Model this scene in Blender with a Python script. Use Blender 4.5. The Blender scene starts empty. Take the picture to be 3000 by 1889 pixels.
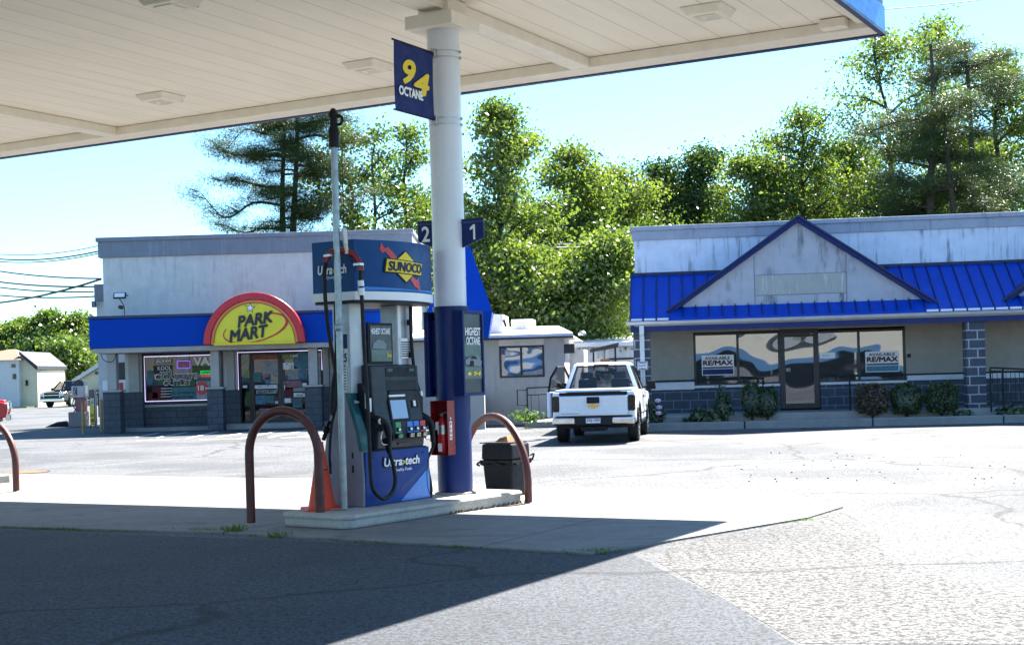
import bpy, bmesh, math, random
from mathutils import Vector, Matrix
R = math.radians
# ------------------------------------------------------------------ camera, sky, sun, exposure
scene = bpy.context.scene
F, H, ROLL, VH = 4150.0, 1.5, 0.028, 150.0          # focal length in photo pixels, eye height, camera roll, horizon offset
CR, SR = math.cos(ROLL), math.sin(ROLL)
cd = bpy.data.cameras.new("camera"); cam = bpy.data.objects.new("camera", cd)
scene.collection.objects.link(cam); scene.camera = cam
cd.sensor_width = 36; cd.lens = 36 * F / 3000; cd.clip_start = 0.1; cd.clip_end = 3000
cd.shift_x = -0.0014; cd.shift_y = 0.05
cam.matrix_world = Matrix(((CR, SR, 0, 0), (0, 0, -1, 0), (-SR, CR, 0, H), (0, 0, 0, 1)))
SUN = Vector((0.369, 0.543, 0.755)).normalized()    # towards the sun: behind the shops, to the right
w = bpy.data.worlds.new("World"); scene.world = w; w.use_nodes = True
nt = w.node_tree; bg = nt.nodes["Background"]
sky = nt.nodes.new("ShaderNodeTexSky"); sky.sky_type = 'NISHITA'; sky.sun_disc = False
sky.sun_elevation = math.asin(SUN.z); sky.sun_rotation = math.atan2(SUN.x, SUN.y)
sky.air_density = 1.0; sky.dust_density = 0.3; sky.ozone_density = 1.0
tint = nt.nodes.new('ShaderNodeMix'); tint.data_type = 'RGBA'; tint.blend_type = 'MULTIPLY'; tint.inputs[0].default_value = 1; tint.inputs[7].default_value = (.60, .93, 1.12, 1)
nt.links.new(sky.outputs[0], tint.inputs[6]); nt.links.new(tint.outputs[2], bg.inputs[0]); bg.inputs[1].default_value = 0.055
sl = bpy.data.lights.new("sun", 'SUN'); sl.energy = 5.0; sl.angle = R(0.5); sl.color = (1, 0.95, 0.87)
so = bpy.data.objects.new("sun", sl); scene.collection.objects.link(so)
so.rotation_euler = SUN.to_track_quat('Z', 'Y').to_euler()
scene.view_settings.view_transform = 'Standard'; scene.view_settings.look = 'None'
scene.view_settings.exposure = 2.45; scene.view_settings.gamma = 1
scene.render.resolution_x = 1024; scene.render.resolution_y = 644
scene.render.engine = 'CYCLES'
scene.cycles.max_bounces = 8; scene.cycles.diffuse_bounces = 4
C = scene.collection
rnd = random.Random(7)

# ------------------------------------------------------------------ measuring: photograph pixel -> place in the world
def un(px, py):
    u, v = px - 1500, py - 944.5
    return CR * u - SR * v, SR * u + CR * v - VH
def G(px, py, z=0.0):
    a, b = un(px, py); Y = (H - z) * F / b
    return Vector((a * Y / F, Y, z))
def P(px, py, Y):
    a, b = un(px, py); return Vector((a * Y / F, Y, H - b * Y / F))
class Frame:
    """a vertical plane system: x along the facade, y into it, z up"""
    def __init__(s, ox, oy, deg):
        s.o = Vector((ox, oy, 0)); s.a = R(deg); s.c = math.cos(s.a); s.s = math.sin(s.a)
    def at(s, px, py, d=0.0):            # on plane y = d  -> (x, z)
        a, b = un(px, py); rx, ry = a / F, 1.0
        nx, ny = -s.s, s.c
        t = (d + s.o.x * nx + s.o.y * ny) / (rx * nx + ry * ny)
        X, Y = rx * t, ry * t
        return ((X - s.o.x) * s.c + (Y - s.o.y) * s.s, H - b * t / F)
    def atx(s, px, py, x=0.0):           # on plane x = const -> (y, z)
        a, b = un(px, py); rx, ry = a / F, 1.0
        t = (x + s.o.x * s.c + s.o.y * s.s) / (rx * s.c + ry * s.s)
        X, Y = rx * t, ry * t
        return (-(X - s.o.x) * s.s + (Y - s.o.y) * s.c, H - b * t / F)
    def loc(s, v):                        # world -> local
        X, Y = v[0] - s.o.x, v[1] - s.o.y
        return Vector((X * s.c + Y * s.s, -X * s.s + Y * s.c, v[2]))
def zc(ox, oy, k): return lambda x, y: (ox + x / k, oy + y / k)
Z1 = zc(0, 640, 2.1656); Z2 = zc(880, 640, 2.5267); Z3 = zc(940, 1000, 2.5273); Z4 = zc(1380, 850, 3.0323)
Z5 = zc(1840, 600, 2.1061); Z6 = zc(2400, 600, 2.105); Z7 = zc(400, 900, 3.7897); Z8 = zc(1960, 920, 3.1684)
ZC = zc(1900, 0, 2.1655); ZL = zc(0, 880, 2.4444); ZF = zc(230, 680, 4.4585); ZT = zc(1580, 1060, 6.0632)
ZP = zc(1000, 1080, 3.61); ZH = zc(700, 1150, 3.37); ZX = zc(1240, 1150, 4.0972); ZG = zc(580, 250, 2.1656)
ZR = zc(2600, 900, 3.99); ZW = zc(1150, 640, 3.2943); D = lambda x, y: (x * 1.2458, y * 1.2458)

# ------------------------------------------------------------------ materials
M = {}
def nodes(name, col, rough=.6, metal=0.0, spec=None):
    m = bpy.data.materials.new(name); m.use_nodes = True; M[name] = m
    b = m.node_tree.nodes["Principled BSDF"]
    b.inputs["Base Color"].default_value = (*col, 1); b.inputs["Roughness"].default_value = rough
    b.inputs["Metallic"].default_value = metal
    if spec is not None: b.inputs["Specular IOR Level"].default_value = spec
    return m, m.node_tree, b
def mixc(t, fac, a, b, mode='MIX'):
    n = t.nodes.new("ShaderNodeMix"); n.data_type = 'RGBA'; n.blend_type = mode
    for i, v in ((0, fac), (6, a), (7, b)):
        if isinstance(v, (int, float)): n.inputs[i].default_value = v
        elif isinstance(v, tuple): n.inputs[i].default_value = (*v, 1)
        else: t.links.new(v, n.inputs[i])
    return n.outputs[2]
def coords(t, kind='Object', scale=(1, 1, 1), rot=(0, 0, 0)):
    tc = t.nodes.new("ShaderNodeTexCoord"); mp = t.nodes.new("ShaderNodeMapping")
    mp.inputs["Scale"].default_value = scale; mp.inputs["Rotation"].default_value = rot
    t.links.new(tc.outputs[kind], mp.inputs[0]); return mp.outputs[0]
def noise(t, vec, scale, detail=4, rough=.6):
    n = t.nodes.new("ShaderNodeTexNoise"); n.inputs["Scale"].default_value = scale
    n.inputs["Detail"].default_value = detail; n.inputs["Roughness"].default_value = rough
    t.links.new(vec, n.inputs["Vector"]); return n.outputs["Fac"]
def ramp(t, fac, *stops):
    n = t.nodes.new("ShaderNodeValToRGB"); t.links.new(fac, n.inputs[0]); e = n.color_ramp.elements
    while len(e) < len(stops): e.new(0.5)
    for i, (p, v) in enumerate(stops):
        e[i].position = p; e[i].color = (v, v, v, 1) if isinstance(v, (int, float)) else (*v, 1)
    return n.outputs[0]
def bump(t, b, h, strength=.3, dist=.01):
    n = t.nodes.new("ShaderNodeBump"); n.inputs["Strength"].default_value = strength; n.inputs["Distance"].default_value = dist
    t.links.new(h, n.inputs["Height"]); t.links.new(n.outputs[0], b.inputs["Normal"])
def mth(t, op, a, b=0.0):
    n = t.nodes.new("ShaderNodeMath"); n.operation = op
    for i, v in ((0, a), (1, b)):
        if isinstance(v, (int, float)): n.inputs[i].default_value = v
        else: t.links.new(v, n.inputs[i])
    return n.outputs[0]
def plain(name, col, rough=.6, metal=0.0, var=.12, scale=4, spec=None, bmp=0.0, bscale=60):
    """paint, plastic, metal: base colour with soft grime"""
    m, t, b = nodes(name, col, rough, metal, spec)
    v = coords(t); f = ramp(t, noise(t, v, scale, 6), (.3, 1 - var), (.7, 1 + var * .3))
    t.links.new(mixc(t, 1.0, (*col,), f, 'MULTIPLY'), b.inputs["Base Color"])
    r = ramp(t, noise(t, v, scale * 2.3, 3), (.3, max(0, rough - .08)), (.7, min(1, rough + .1)))
    t.links.new(r, b.inputs["Roughness"])
    if bmp: bump(t, b, noise(t, v, bscale, 3), bmp, .004)
    return m
def streaked(name, col, dirt, amount=.5, sx=5, sz=.5, rough=.85, bmp=.25):
    """stucco with vertical run-off streaks"""
    m, t, b = nodes(name, col, rough)
    v = coords(t); s1 = noise(t, coords(t, 'Object', (sx, sx, sz)), 1, 5, .65)
    s2 = noise(t, v, .7, 3)
    f = mth(t, 'MULTIPLY', ramp(t, s1, (.52, 0), (.66, 1)), ramp(t, s2, (.42, 0), (.56, 1)))
    f = mth(t, 'MULTIPLY', f, amount)
    fine = ramp(t, noise(t, v, 3, 6), (.3, .88), (.7, 1.06))
    c = mixc(t, 1.0, mixc(t, f, col, dirt), fine, 'MULTIPLY')
    t.links.new(c, b.inputs["Base Color"]); bump(t, b, noise(t, v, 90, 3), bmp, .004)
    return m
def blocks(name, col, mortar, bw=.42, bh=.21, msize=.012, flipped=False, off=0.0, rough=.9):
    m, t, b = nodes(name, col, rough)
    tc = t.nodes.new("ShaderNodeTexCoord"); sp = t.nodes.new("ShaderNodeSeparateXYZ"); t.links.new(tc.outputs['Object'], sp.inputs[0])
    cb = t.nodes.new("ShaderNodeCombineXYZ")
    t.links.new(mth(t, 'ADD', mth(t, 'ADD', sp.outputs[0], sp.outputs[1]), off), cb.inputs[0]); t.links.new(sp.outputs[2], cb.inputs[1])
    br = t.nodes.new("ShaderNodeTexBrick"); t.links.new(cb.outputs[0], br.inputs["Vector"])
    br.inputs["Scale"].default_value = 1; br.inputs["Brick Width"].default_value = bw; br.inputs["Row Height"].default_value = bh
    br.inputs["Mortar Size"].default_value = msize; br.inputs["Mortar Smooth"].default_value = .1
    br.inputs["Color1"].default_value = (*col, 1); br.inputs["Color2"].default_value = (col[0] * .8, col[1] * .82, col[2] * .85, 1)
    br.inputs["Mortar"].default_value = (*mortar, 1)
    f = ramp(t, noise(t, tc.outputs['Object'], 9, 6), (.3, .8), (.7, 1.12))
    t.links.new(mixc(t, 1.0, br.outputs["Color"], f, 'MULTIPLY'), b.inputs["Base Color"])
    hh = mth(t, 'ADD', mth(t, 'MULTIPLY', br.outputs["Fac"], -1), mth(t, 'MULTIPLY', noise(t, tc.outputs['Object'], 60, 3), .5))
    bump(t, b, hh, .6, .01); return m
def glass(name, tint, rough=.02, wav=0.0, alpha=.35, wscale=1.2, spec=.5):
    """window glass: reflects like a mirror at the surface, lets part of the light through"""
    m = bpy.data.materials.new(name); m.use_nodes = True; M[name] = m; t = m.node_tree
    b = t.nodes["Principled BSDF"]; b.inputs["Base Color"].default_value = (*tint, 1)
    b.inputs["Roughness"].default_value = rough; b.inputs["IOR"].default_value = 1.5
    b.inputs["Coat Weight"].default_value = 0; b.inputs["Specular IOR Level"].default_value = spec
    tr = t.nodes.new("ShaderNodeBsdfTransparent"); tr.inputs[0].default_value = (*[min(1, .55 + c) for c in tint], 1)
    mx = t.nodes.new("ShaderNodeMixShader"); mx.inputs[0].default_value = 1 - alpha
    gl = t.nodes.new("ShaderNodeBsdfGlossy"); gl.inputs["Roughness"].default_value = rough; gl.inputs[0].default_value = (.9, .93, .95, 1)
    m2 = t.nodes.new("ShaderNodeMixShader"); m2.inputs[0].default_value = wav and .15 or .04
    t.links.new(tr.outputs[0], mx.inputs[1]); t.links.new(b.outputs[0], mx.inputs[2])
    t.links.new(mx.outputs[0], m2.inputs[1]); t.links.new(gl.outputs[0], m2.inputs[2])
    t.links.new(m2.outputs[0], t.nodes["Material Output"].inputs[0])
    if wav:
        n = t.nodes.new("ShaderNodeBump"); n.inputs["Strength"].default_value = 1; n.inputs["Distance"].default_value = wav
        t.links.new(noise(t, coords(t), wscale, 1), n.inputs["Height"])
        t.links.new(n.outputs[0], b.inputs["Normal"]); t.links.new(n.outputs[0], gl.inputs["Normal"])
    return m
def leaf(name, col, col2, trans=.5):
    m = bpy.data.materials.new(name); m.use_nodes = True; M[name] = m; t = m.node_tree
    t.nodes.remove(t.nodes["Principled BSDF"]); v = coords(t)
    n = ramp(t, noise(t, v, .55, 5), (.35, 0.0), (.65, 1.0)); c = mixc(t, n, col, col2)
    n2 = ramp(t, noise(t, v, 9, 2), (.3, .7), (.7, 1.3)); c = mixc(t, 1.0, c, n2, 'MULTIPLY')
    d = t.nodes.new("ShaderNodeBsdfDiffuse"); tr = t.nodes.new("ShaderNodeBsdfTranslucent"); g = t.nodes.new("ShaderNodeBsdfGlossy")
    g.inputs["Roughness"].default_value = .35
    mx = t.nodes.new("ShaderNodeMixShader"); mx.inputs[0].default_value = trans
    m2 = t.nodes.new("ShaderNodeMixShader"); m2.inputs[0].default_value = .055
    t.links.new(c, d.inputs[0]); t.links.new(mixc(t, 1.0, c, (1.15, 1.15, .55), 'MULTIPLY'), tr.inputs[0])
    t.links.new(d.outputs[0], mx.inputs[1]); t.links.new(tr.outputs[0], mx.inputs[2])
    t.links.new(mx.outputs[0], m2.inputs[1]); t.links.new(g.outputs[0], m2.inputs[2])
    t.links.new(m2.outputs[0], t.nodes["Material Output"].inputs[0]); return m
def emit(name, col, s):
    m, t, b = nodes(name, col, .5)
    b.inputs["Emission Color"].default_value = (*col, 1); b.inputs["Emission Strength"].default_value = s; return m

def asphalt(name, col, patch, lo=.12):
    m, t, b = nodes(name, col, .9)
    v = coords(t); g1 = noise(t, v, 38, 2, .8); g2 = noise(t, v, 17, 2, .7); big = noise(t, v, .22, 5, .62); mid = noise(t, v, 1.6, 4)
    vo = t.nodes.new("ShaderNodeTexVoronoi"); vo.feature = 'DISTANCE_TO_EDGE'; vo.inputs["Scale"].default_value = .16
    wv = t.nodes.new("ShaderNodeVectorMath"); wv.operation = 'ADD'; nn = t.nodes.new("ShaderNodeTexNoise"); nn.inputs["Scale"].default_value = .8; nn.inputs["Detail"].default_value = 5
    t.links.new(v, nn.inputs["Vector"]); t.links.new(v, wv.inputs[0]); t.links.new(nn.outputs["Color"], wv.inputs[1]); t.links.new(wv.outputs[0], vo.inputs["Vector"])
    crack = ramp(t, vo.outputs["Distance"], (.0015, .22), (.009, 1.0))
    c = mixc(t, ramp(t, big, (.47, 0), (.56, 1)), col, patch)
    c = mixc(t, 1.0, c, ramp(t, g1, (.40, lo), (.53 if lo > .1 else .57, 1.2)), 'MULTIPLY')
    c = mixc(t, 1.0, c, ramp(t, g2, (.40, .45 if lo > .1 else .1), (.50, 1.1)), 'MULTIPLY')
    c = mixc(t, 1.0, c, ramp(t, mid, (.3, .85), (.6, 1.05)), 'MULTIPLY')
    c = mixc(t, 1.0, c, crack, 'MULTIPLY')
    t.links.new(c, b.inputs["Base Color"]); bump(t, b, g1, .5, .01); return m
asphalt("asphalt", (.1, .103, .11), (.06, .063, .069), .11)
asphalt("shade_asphalt", (.043, .05, .064), (.033, .039, .051))  # foreground asphalt, darkened and blued so its colour carries the canopy's shade
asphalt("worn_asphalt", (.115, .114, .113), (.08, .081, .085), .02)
def concrete(name, col, joint=None, stain=(.5, .45, .38)):
    m, t, b = nodes(name, col, .88)
    v = coords(t); c = mixc(t, ramp(t, noise(t, v, .5, 6, .7), (.45, 0), (.75, .6)), col, tuple(a * s for a, s in zip(col, stain)))
    c = mixc(t, 1.0, c, ramp(t, noise(t, v, 40, 3), (.3, .82), (.6, 1.06)), 'MULTIPLY')
    c = mixc(t, 1.0, c, ramp(t, noise(t, v, 6, 5), (.3, .88), (.6, 1.04)), 'MULTIPLY')
    if joint:
        c = mixc(t, 1.0, c, ramp(t, noise(t, v, 1.1, 4, .7), (.28, .35), (.40, 1.0)), 'MULTIPLY')
        c = mixc(t, 1.0, c, ramp(t, noise(t, coords(t, 'Object', (.25, 2.2, 1), (0, 0, R(-61))), 1.6, 4), (.32, .72), (.45, 1.0)), 'MULTIPLY')
        br = t.nodes.new("ShaderNodeTexBrick"); t.links.new(coords(t, 'Object', (1, 1, 1), (0, 0, joint[2])), br.inputs["Vector"])
        br.inputs["Scale"].default_value = 1; br.offset = 0; br.inputs["Brick Width"].default_value = joint[0]; br.inputs["Row Height"].default_value = joint[1]
        br.inputs["Mortar Size"].default_value = .012; br.inputs["Mortar Smooth"].default_value = .4
        br.inputs["Color1"].default_value = br.inputs["Color2"].default_value = (1, 1, 1, 1); br.inputs["Mortar"].default_value = (.3, .29, .27, 1)
        c = mixc(t, 1.0, c, br.outputs["Color"], 'MULTIPLY')
    t.links.new(c, b.inputs["Base Color"]); bump(t, b, noise(t, v, 70, 3), .3, .006); return m
concrete("pad_concrete", (.2, .196, .19), (4.2, 3.1, R(-61)))
concrete("walk_concrete", (.33, .32, .3)); concrete("curb_concrete", (.26, .26, .255)); concrete("patch_concrete", (.62, .62, .6))
concrete("island_concrete", (.42, .40, .36), None, (.45, .35, .25))
plain("line_paint", (.75, .74, .7), .8, var=.35, scale=8); plain("mulch", (.03, .02, .015), .95, var=.5, scale=12, bmp=.8)
plain("grass_base", (.08, .12, .03), .95, var=.5, scale=3)
def deck():
    m, t, b = nodes("canopy_deck", (.8, .78, .72), .5)
    v = coords(t); sp = t.nodes.new("ShaderNodeSeparateXYZ"); t.links.new(v, sp.inputs[0])
    fr = mth(t, 'FRACT', mth(t, 'DIVIDE', mth(t, 'ADD', sp.outputs[1], 50), .41)); seam = ramp(t, fr, (.0, .6), (.025, .6), (.04, 1))
    c = mixc(t, ramp(t, noise(t, coords(t, 'Object', (.5, 3, 1)), 1.2, 5), (.45, 0), (.75, .5)), (.87, .80, .66), (.74, .66, .51))
    t.links.new(mixc(t, 1.0, c, seam, 'MULTIPLY'), b.inputs["Base Color"])
    bump(t, b, mth(t, 'MULTIPLY', seam, 1.0), .6, .01); return m
deck()
plain("canopy_white", (.83, .77, .64), .45, var=.1); plain("fascia_blue", (.01, .17, .62), .35, var=.06); plain("fascia_dark", (.008, .02, .09), .4)
plain("light_lens", (.8, .76, .6), .2, var=.05); plain("column_white", (.7, .72, .75), .32, var=.07, scale=2); plain("column_blue", (.003, .018, .12), .4, var=.12, spec=.3)
plain("navy", (.003, .014, .11), .45, var=.1, spec=.25); plain("navy_cloth", (.006, .02, .13), .8, var=.1, bmp=.2); plain("black", (.006, .006, .008), .5, var=.2, spec=.25)
plain("rubber", (.007, .007, .008), .7, var=.2); plain("charcoal", (.012, .015, .02), .5, var=.15, spec=.25); plain("charcoal2", (.028, .033, .042), .5, var=.15, spec=.3)
plain("silver", (.42, .42, .44), .42, .35, var=.1); plain("lavender_panel", (.24, .22, .27), .5, .15, var=.18, scale=3); plain("galvanised", (.32, .36, .38), .38, .75, var=.3, scale=9)
plain("steel", (.5, .5, .5), .3, .9); plain("white_paint", (.8, .8, .8), .5, var=.06); plain("white_letter", (.85, .85, .85), .5, var=.02)
plain("yellow_letter", (.8, .58, .01), .5, var=.03); plain("sign_yellow", (.78, .66, .02), .4, var=.05); plain("sign_red", (.55, .012, .02), .3, var=.1)
plain("sign_orange", (.75, .2, .06), .4); plain("red_box", (.2, .003, .007), .32, var=.12); plain("red_ext", (.5, .01, .015), .25)
plain("cone_orange", (.8, .06, .01), .55, var=.15); plain("hoop_red", (.10, .022, .017), .5, var=.3, scale=5); plain("store_blue", (.0, .05, .36), .6, var=.05, spec=.1)
plain("panel_blue", (.0, .04, .23), .45, var=.2, scale=3, spec=.2); plain("panel_light_blue", (.02, .2, .62), .35, var=.1); plain("teal", (.005, .085, .085), .4, var=.2)
plain("topper_blue", (.0, .05, .19), .4, var=.1, spec=.25); plain("topper_glow", (.01, .2, .6), .4, var=.1)
plain("btn_green", (.02, .3, .08), .4); plain("btn_blue", (.02, .16, .55), .4); plain("btn_red", (.5, .03, .05), .4); plain("cream", (.62, .58, .42), .5)
plain("poster_grey", (.035, .05, .058), .35, var=.4, scale=3); plain("poster_green", (.09, .15, .13), .35, var=.4, scale=6); plain("car_grey", (.14, .18, .2), .3)
plain("reflection_blue", (.04, .12, .26), .6)
emit("screen", (.16, .27, .42), .08); emit("rope_light", (.7, .65, 1), .3); emit("neon_red", (1, .03, .02), .25); emit("neon_green", (.05, .9, .15), .12); emit("neon_violet", (.35, .12, 1), .2)
streaked("store_wall", (.60, .59, .56), (.2, .21, .24), .4, 7, .6); streaked("store_band", (.20, .22, .26), (.34, .36, .4), .4, 9, .5)
streaked("store_post", (.38, .37, .34), (.2, .19, .17), .3); streaked("beige_wall", (.33, .31, .27), (.2, .19, .17), .3)
streaked("tan_stucco", (.34, .31, .26), (.18, .17, .15), .25); streaked("mid_wall", (.42, .41, .385), (.2, .2, .18), .3); streaked("white_wall", (.72, .7, .66), (.4, .38, .34), .3)
streaked("parapet_wall", (.68, .74, .84), (.1, .12, .15), 1.0, 6, .45); streaked("parapet_band", (.36, .39, .46), (.15, .16, .2), .6, 6, .3); streaked("gable_wall", (.40, .42, .47), (.12, .13, .15), .9, 4, .7)
streaked("plywood", (.36, .37, .35), (.75, .75, .72), .9, 14, .9)
blocks("store_block", (.085, .092, .105), (.05, .052, .058), .42, .205, .012); blocks("shop_block", (.065, .08, .11), (.17, .185, .21), .44, .225, .013)
blocks("pier_block", (.075, .085, .11), (.38, .4, .43), .42, .225, .016)
plain("roof_blue", (.0, .058, .45), .45, var=.12, scale=2, spec=.2); plain("roof_seam", (.002, .012, .07), .5); plain("gutter", (.6, .62, .64), .4, .2); plain("roof_white", (.8, .78, .74), .6)
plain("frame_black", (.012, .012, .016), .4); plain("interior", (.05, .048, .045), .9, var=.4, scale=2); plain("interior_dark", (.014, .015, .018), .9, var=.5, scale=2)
glass("shop_glass", (.06, .065, .07), .015, .028, .5, .6); glass("mart_glass", (.01, .01, .013), .03, 0, .7, spec=.12); glass("truck_glass", (.01, .015, .016), .03, 0, .78); glass("mid_glass", (.08, .16, .3), .02, .02, .3)
plain("car_white", (.72, .75, .78), .22, var=.04, spec=.6); plain("car_red", (.5, .008, .012), .2, var=.05, spec=.7); plain("car_black", (.012, .013, .02), .18, var=.05, spec=.7)
plain("chrome", (.7, .7, .68), .16, 1.0, var=.1); plain("lamp_dark", (.02, .012, .015), .15, var=.3); plain("lamp_clear", (.6, .62, .62), .15); plain("seat_cloth", (.05, .055, .065), .8)
plain("gold", (.75, .42, .05), .35, .5, var=.15); plain("wood_post", (.42, .27, .1), .8, var=.3, scale=7); plain("bin_grey", (.035, .038, .042), .5, var=.15); plain("bin_dark", (.008, .011, .016), .6, var=.2, spec=.2)
plain("cardboard", (.3, .16, .07), .85, var=.2); plain("house_wall", (.66, .6, .42), .8, var=.08); plain("house_white", (.62, .62, .6), .8, var=.08); plain("shingle", (.22, .15, .1), .9, var=.3, scale=10, bmp=.5)
plain("bark", (.055, .045, .036), .95, var=.5, scale=6, bmp=.9, bscale=18); plain("wire", (.02, .02, .022), .6); plain("rust", (.3, .1, .03), .9, var=.5, scale=12)
plain("flower", (.75, .55, .65), .6); plain("dark_window", (.02, .022, .03), .2, var=.4)
leaf("leaf_bright", (.085, .15, .03), (.16, .215, .045), .55); leaf("leaf_mid", (.065, .12, .018), (.12, .18, .03), .5); leaf("leaf_dark", (.035, .075, .016), (.065, .11, .022), .45)
leaf("needles", (.035, .07, .03), (.08, .12, .035), .3); leaf("shrub_leaf", (.045, .08, .02), (.10, .12, .035), .4); leaf("shrub_brown", (.09, .07, .035), (.13, .085, .045), .3); leaf("weed", (.08, .15, .02), (.12, .2, .03), .5)
leaf("dead_grass", (.3, .22, .09), (.35, .2, .06), .3)

# ------------------------------------------------------------------ mesh helpers
class MB:
    def __init__(s): s.v = []; s.f = []; s.T = Matrix()
    def add(s, vs, fs):
        o = len(s.v); s.v += [tuple(s.T @ Vector(p)) for p in vs]; s.f += [tuple(i + o for i in f) for f in fs]; return s
    def box(s, x0, x1, y0, y1, z0, z1):
        return s.add([(x0, y0, z0), (x1, y0, z0), (x1, y1, z0), (x0, y1, z0), (x0, y0, z1), (x1, y0, z1), (x1, y1, z1), (x0, y1, z1)],
                     [(3, 2, 1, 0), (4, 5, 6, 7), (0, 1, 5, 4), (1, 2, 6, 5), (2, 3, 7, 6), (3, 0, 4, 7)])
    def hexa(s, b, t):                     # two quads, bottom and top
        return s.add(list(b) + list(t), [(3, 2, 1, 0), (4, 5, 6, 7), (0, 1, 5, 4), (1, 2, 6, 5), (2, 3, 7, 6), (3, 0, 4, 7)])
    def quad(s, *p): return s.add(p, [tuple(range(len(p)))])
    def prism(s, poly, a, b, axis='y'):    # polygon (p,q) extruded a..b along axis
        def mk(p, q, r): return {'y': (p, r, q), 'x': (r, p, q), 'z': (p, q, r)}[axis]
        n = len(poly); vs = [mk(p, q, a) for p, q in poly] + [mk(p, q, b) for p, q in poly]
        return s.add(vs, [tuple(range(n))[::-1], tuple(range(n, 2 * n))] + [(i, (i + 1) % n, (i + 1) % n + n, i + n) for i in range(n)])
    def ring(s, outer, inner, a, b, closed=False):  # strip between two outlines, extruded along y
        n = len(outer); vs = []
        for y in (a, b): vs += [(p, y, q) for p, q in outer] + [(p, y, q) for p, q in inner]
        fs = []
        for i in range(n if closed else n - 1):
            j = (i + 1) % n
            fs += [(i, j, n + j, n + i), (2 * n + i, 3 * n + i, 3 * n + j, 2 * n + j), (i, 2 * n + i, 2 * n + j, j), (n + i, n + j, 3 * n + j, 3 * n + i)]
        if not closed: fs += [(0, n, 3 * n, 2 * n), (n - 1, 3 * n - 1, 4 * n - 1, 2 * n - 1)]
        return s.add(vs, fs)
    def tube(s, pts, r, n=8, r1=None):
        pts = [Vector(p) for p in pts]; m = len(pts); up = Vector((0.13, 0.31, .94)); vs = []; fs = []
        for i, p in enumerate(pts):
            d = (pts[min(i + 1, m - 1)] - pts[max(i - 1, 0)])
            if d.length < 1e-9: d = Vector((0, 0, 1))
            d.normalize(); a = d.cross(up)
            if a.length < .05: a = d.cross(Vector((1, 0, 0)))
            a.normalize(); b = d.cross(a); up = a.cross(d) if False else up
            rr = (r if r1 is None else r + (r1 - r) * i / (m - 1)) if not isinstance(r, (list, tuple)) else r[i]
            vs += [tuple(p + (a * math.cos(2 * math.pi * k / n) + b * math.sin(2 * math.pi * k / n)) * rr) for k in range(n)]
        for i in range(m - 1):
            for k in range(n): fs.append((i * n + k, i * n + (k + 1) % n, (i + 1) * n + (k + 1) % n, (i + 1) * n + k))
        fs += [tuple(range(n))[::-1], tuple(range((m - 1) * n, m * n))]
        return s.add(vs, fs)
    def cyl(s, p0, p1, r, r1=None, n=20): return s.tube([p0, p1], r, n, r1)
    def lathe(s, prof, n=24, cx=0, cy=0):
        vs = []; fs = []
        for r, z in prof: vs += [(cx + r * math.cos(2 * math.pi * k / n), cy + r * math.sin(2 * math.pi * k / n), z) for k in range(n)]
        for i in range(len(prof) - 1):
            for k in range(n): fs.append((i * n + k, i * n + (k + 1) % n, (i + 1) * n + (k + 1) % n, (i + 1) * n + k))
        fs += [tuple(range(n))[::-1], tuple(range((len(prof) - 1) * n, len(prof) * n))]
        return s.add(vs, fs)
    def build(s, name, m, parent=None, bevel=0, smooth=False, loc=None, rz=0, seg=2, fix=True):
        me = bpy.data.meshes.new(name); me.from_pydata(s.v, [], s.f)
        me.materials.append(M[m])
        if fix:
            bm = bmesh.new(); bm.from_mesh(me); bmesh.ops.recalc_face_normals(bm, faces=bm.faces); bm.to_mesh(me); bm.free()
        o = bpy.data.objects.new(name, me); C.objects.link(o)
        if parent: o.parent = parent
        if loc is not None: o.location = loc
        if rz: o.rotation_euler = (0, 0, R(rz))
        if smooth:
            me.shade_smooth() if hasattr(me, 'shade_smooth') else None
            for p in me.polygons: p.use_smooth = True
            try: me.set_sharp_from_angle(angle=R(40))
            except Exception: pass
        if bevel:
            b = o.modifiers.new("bevel", 'BEVEL'); b.width = bevel; b.segments = seg; b.limit_method = 'ANGLE'; b.angle_limit = R(35)
        return o
def tag(o, label=None, cat=None, group=None, kind=None):
    for k, v in (('label', label), ('category', cat), ('group', group), ('kind', kind)):
        if v: o[k] = v
    return o
def thing(name, loc, rz, label, cat, group=None, sc=1.0):
    o = bpy.data.objects.new(name, None); C.objects.link(o); o.empty_display_size = .2
    o.location = loc; o.rotation_euler = (0, 0, R(rz)); o.scale = (sc, sc, sc); return tag(o, label, cat, group)
def struct(name, mb, m, **k): return tag(mb.build(name, m, **k), kind='structure')
def fthing(name, fr, label, cat, group=None, x=0.0, y=0.0, z=0.0):
    """a thing whose local axes are those of the frame (its parts are given in frame coordinates)"""
    o = thing(name, (fr.o.x, fr.o.y, 0), math.degrees(fr.a), label, cat, group); return o
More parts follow.
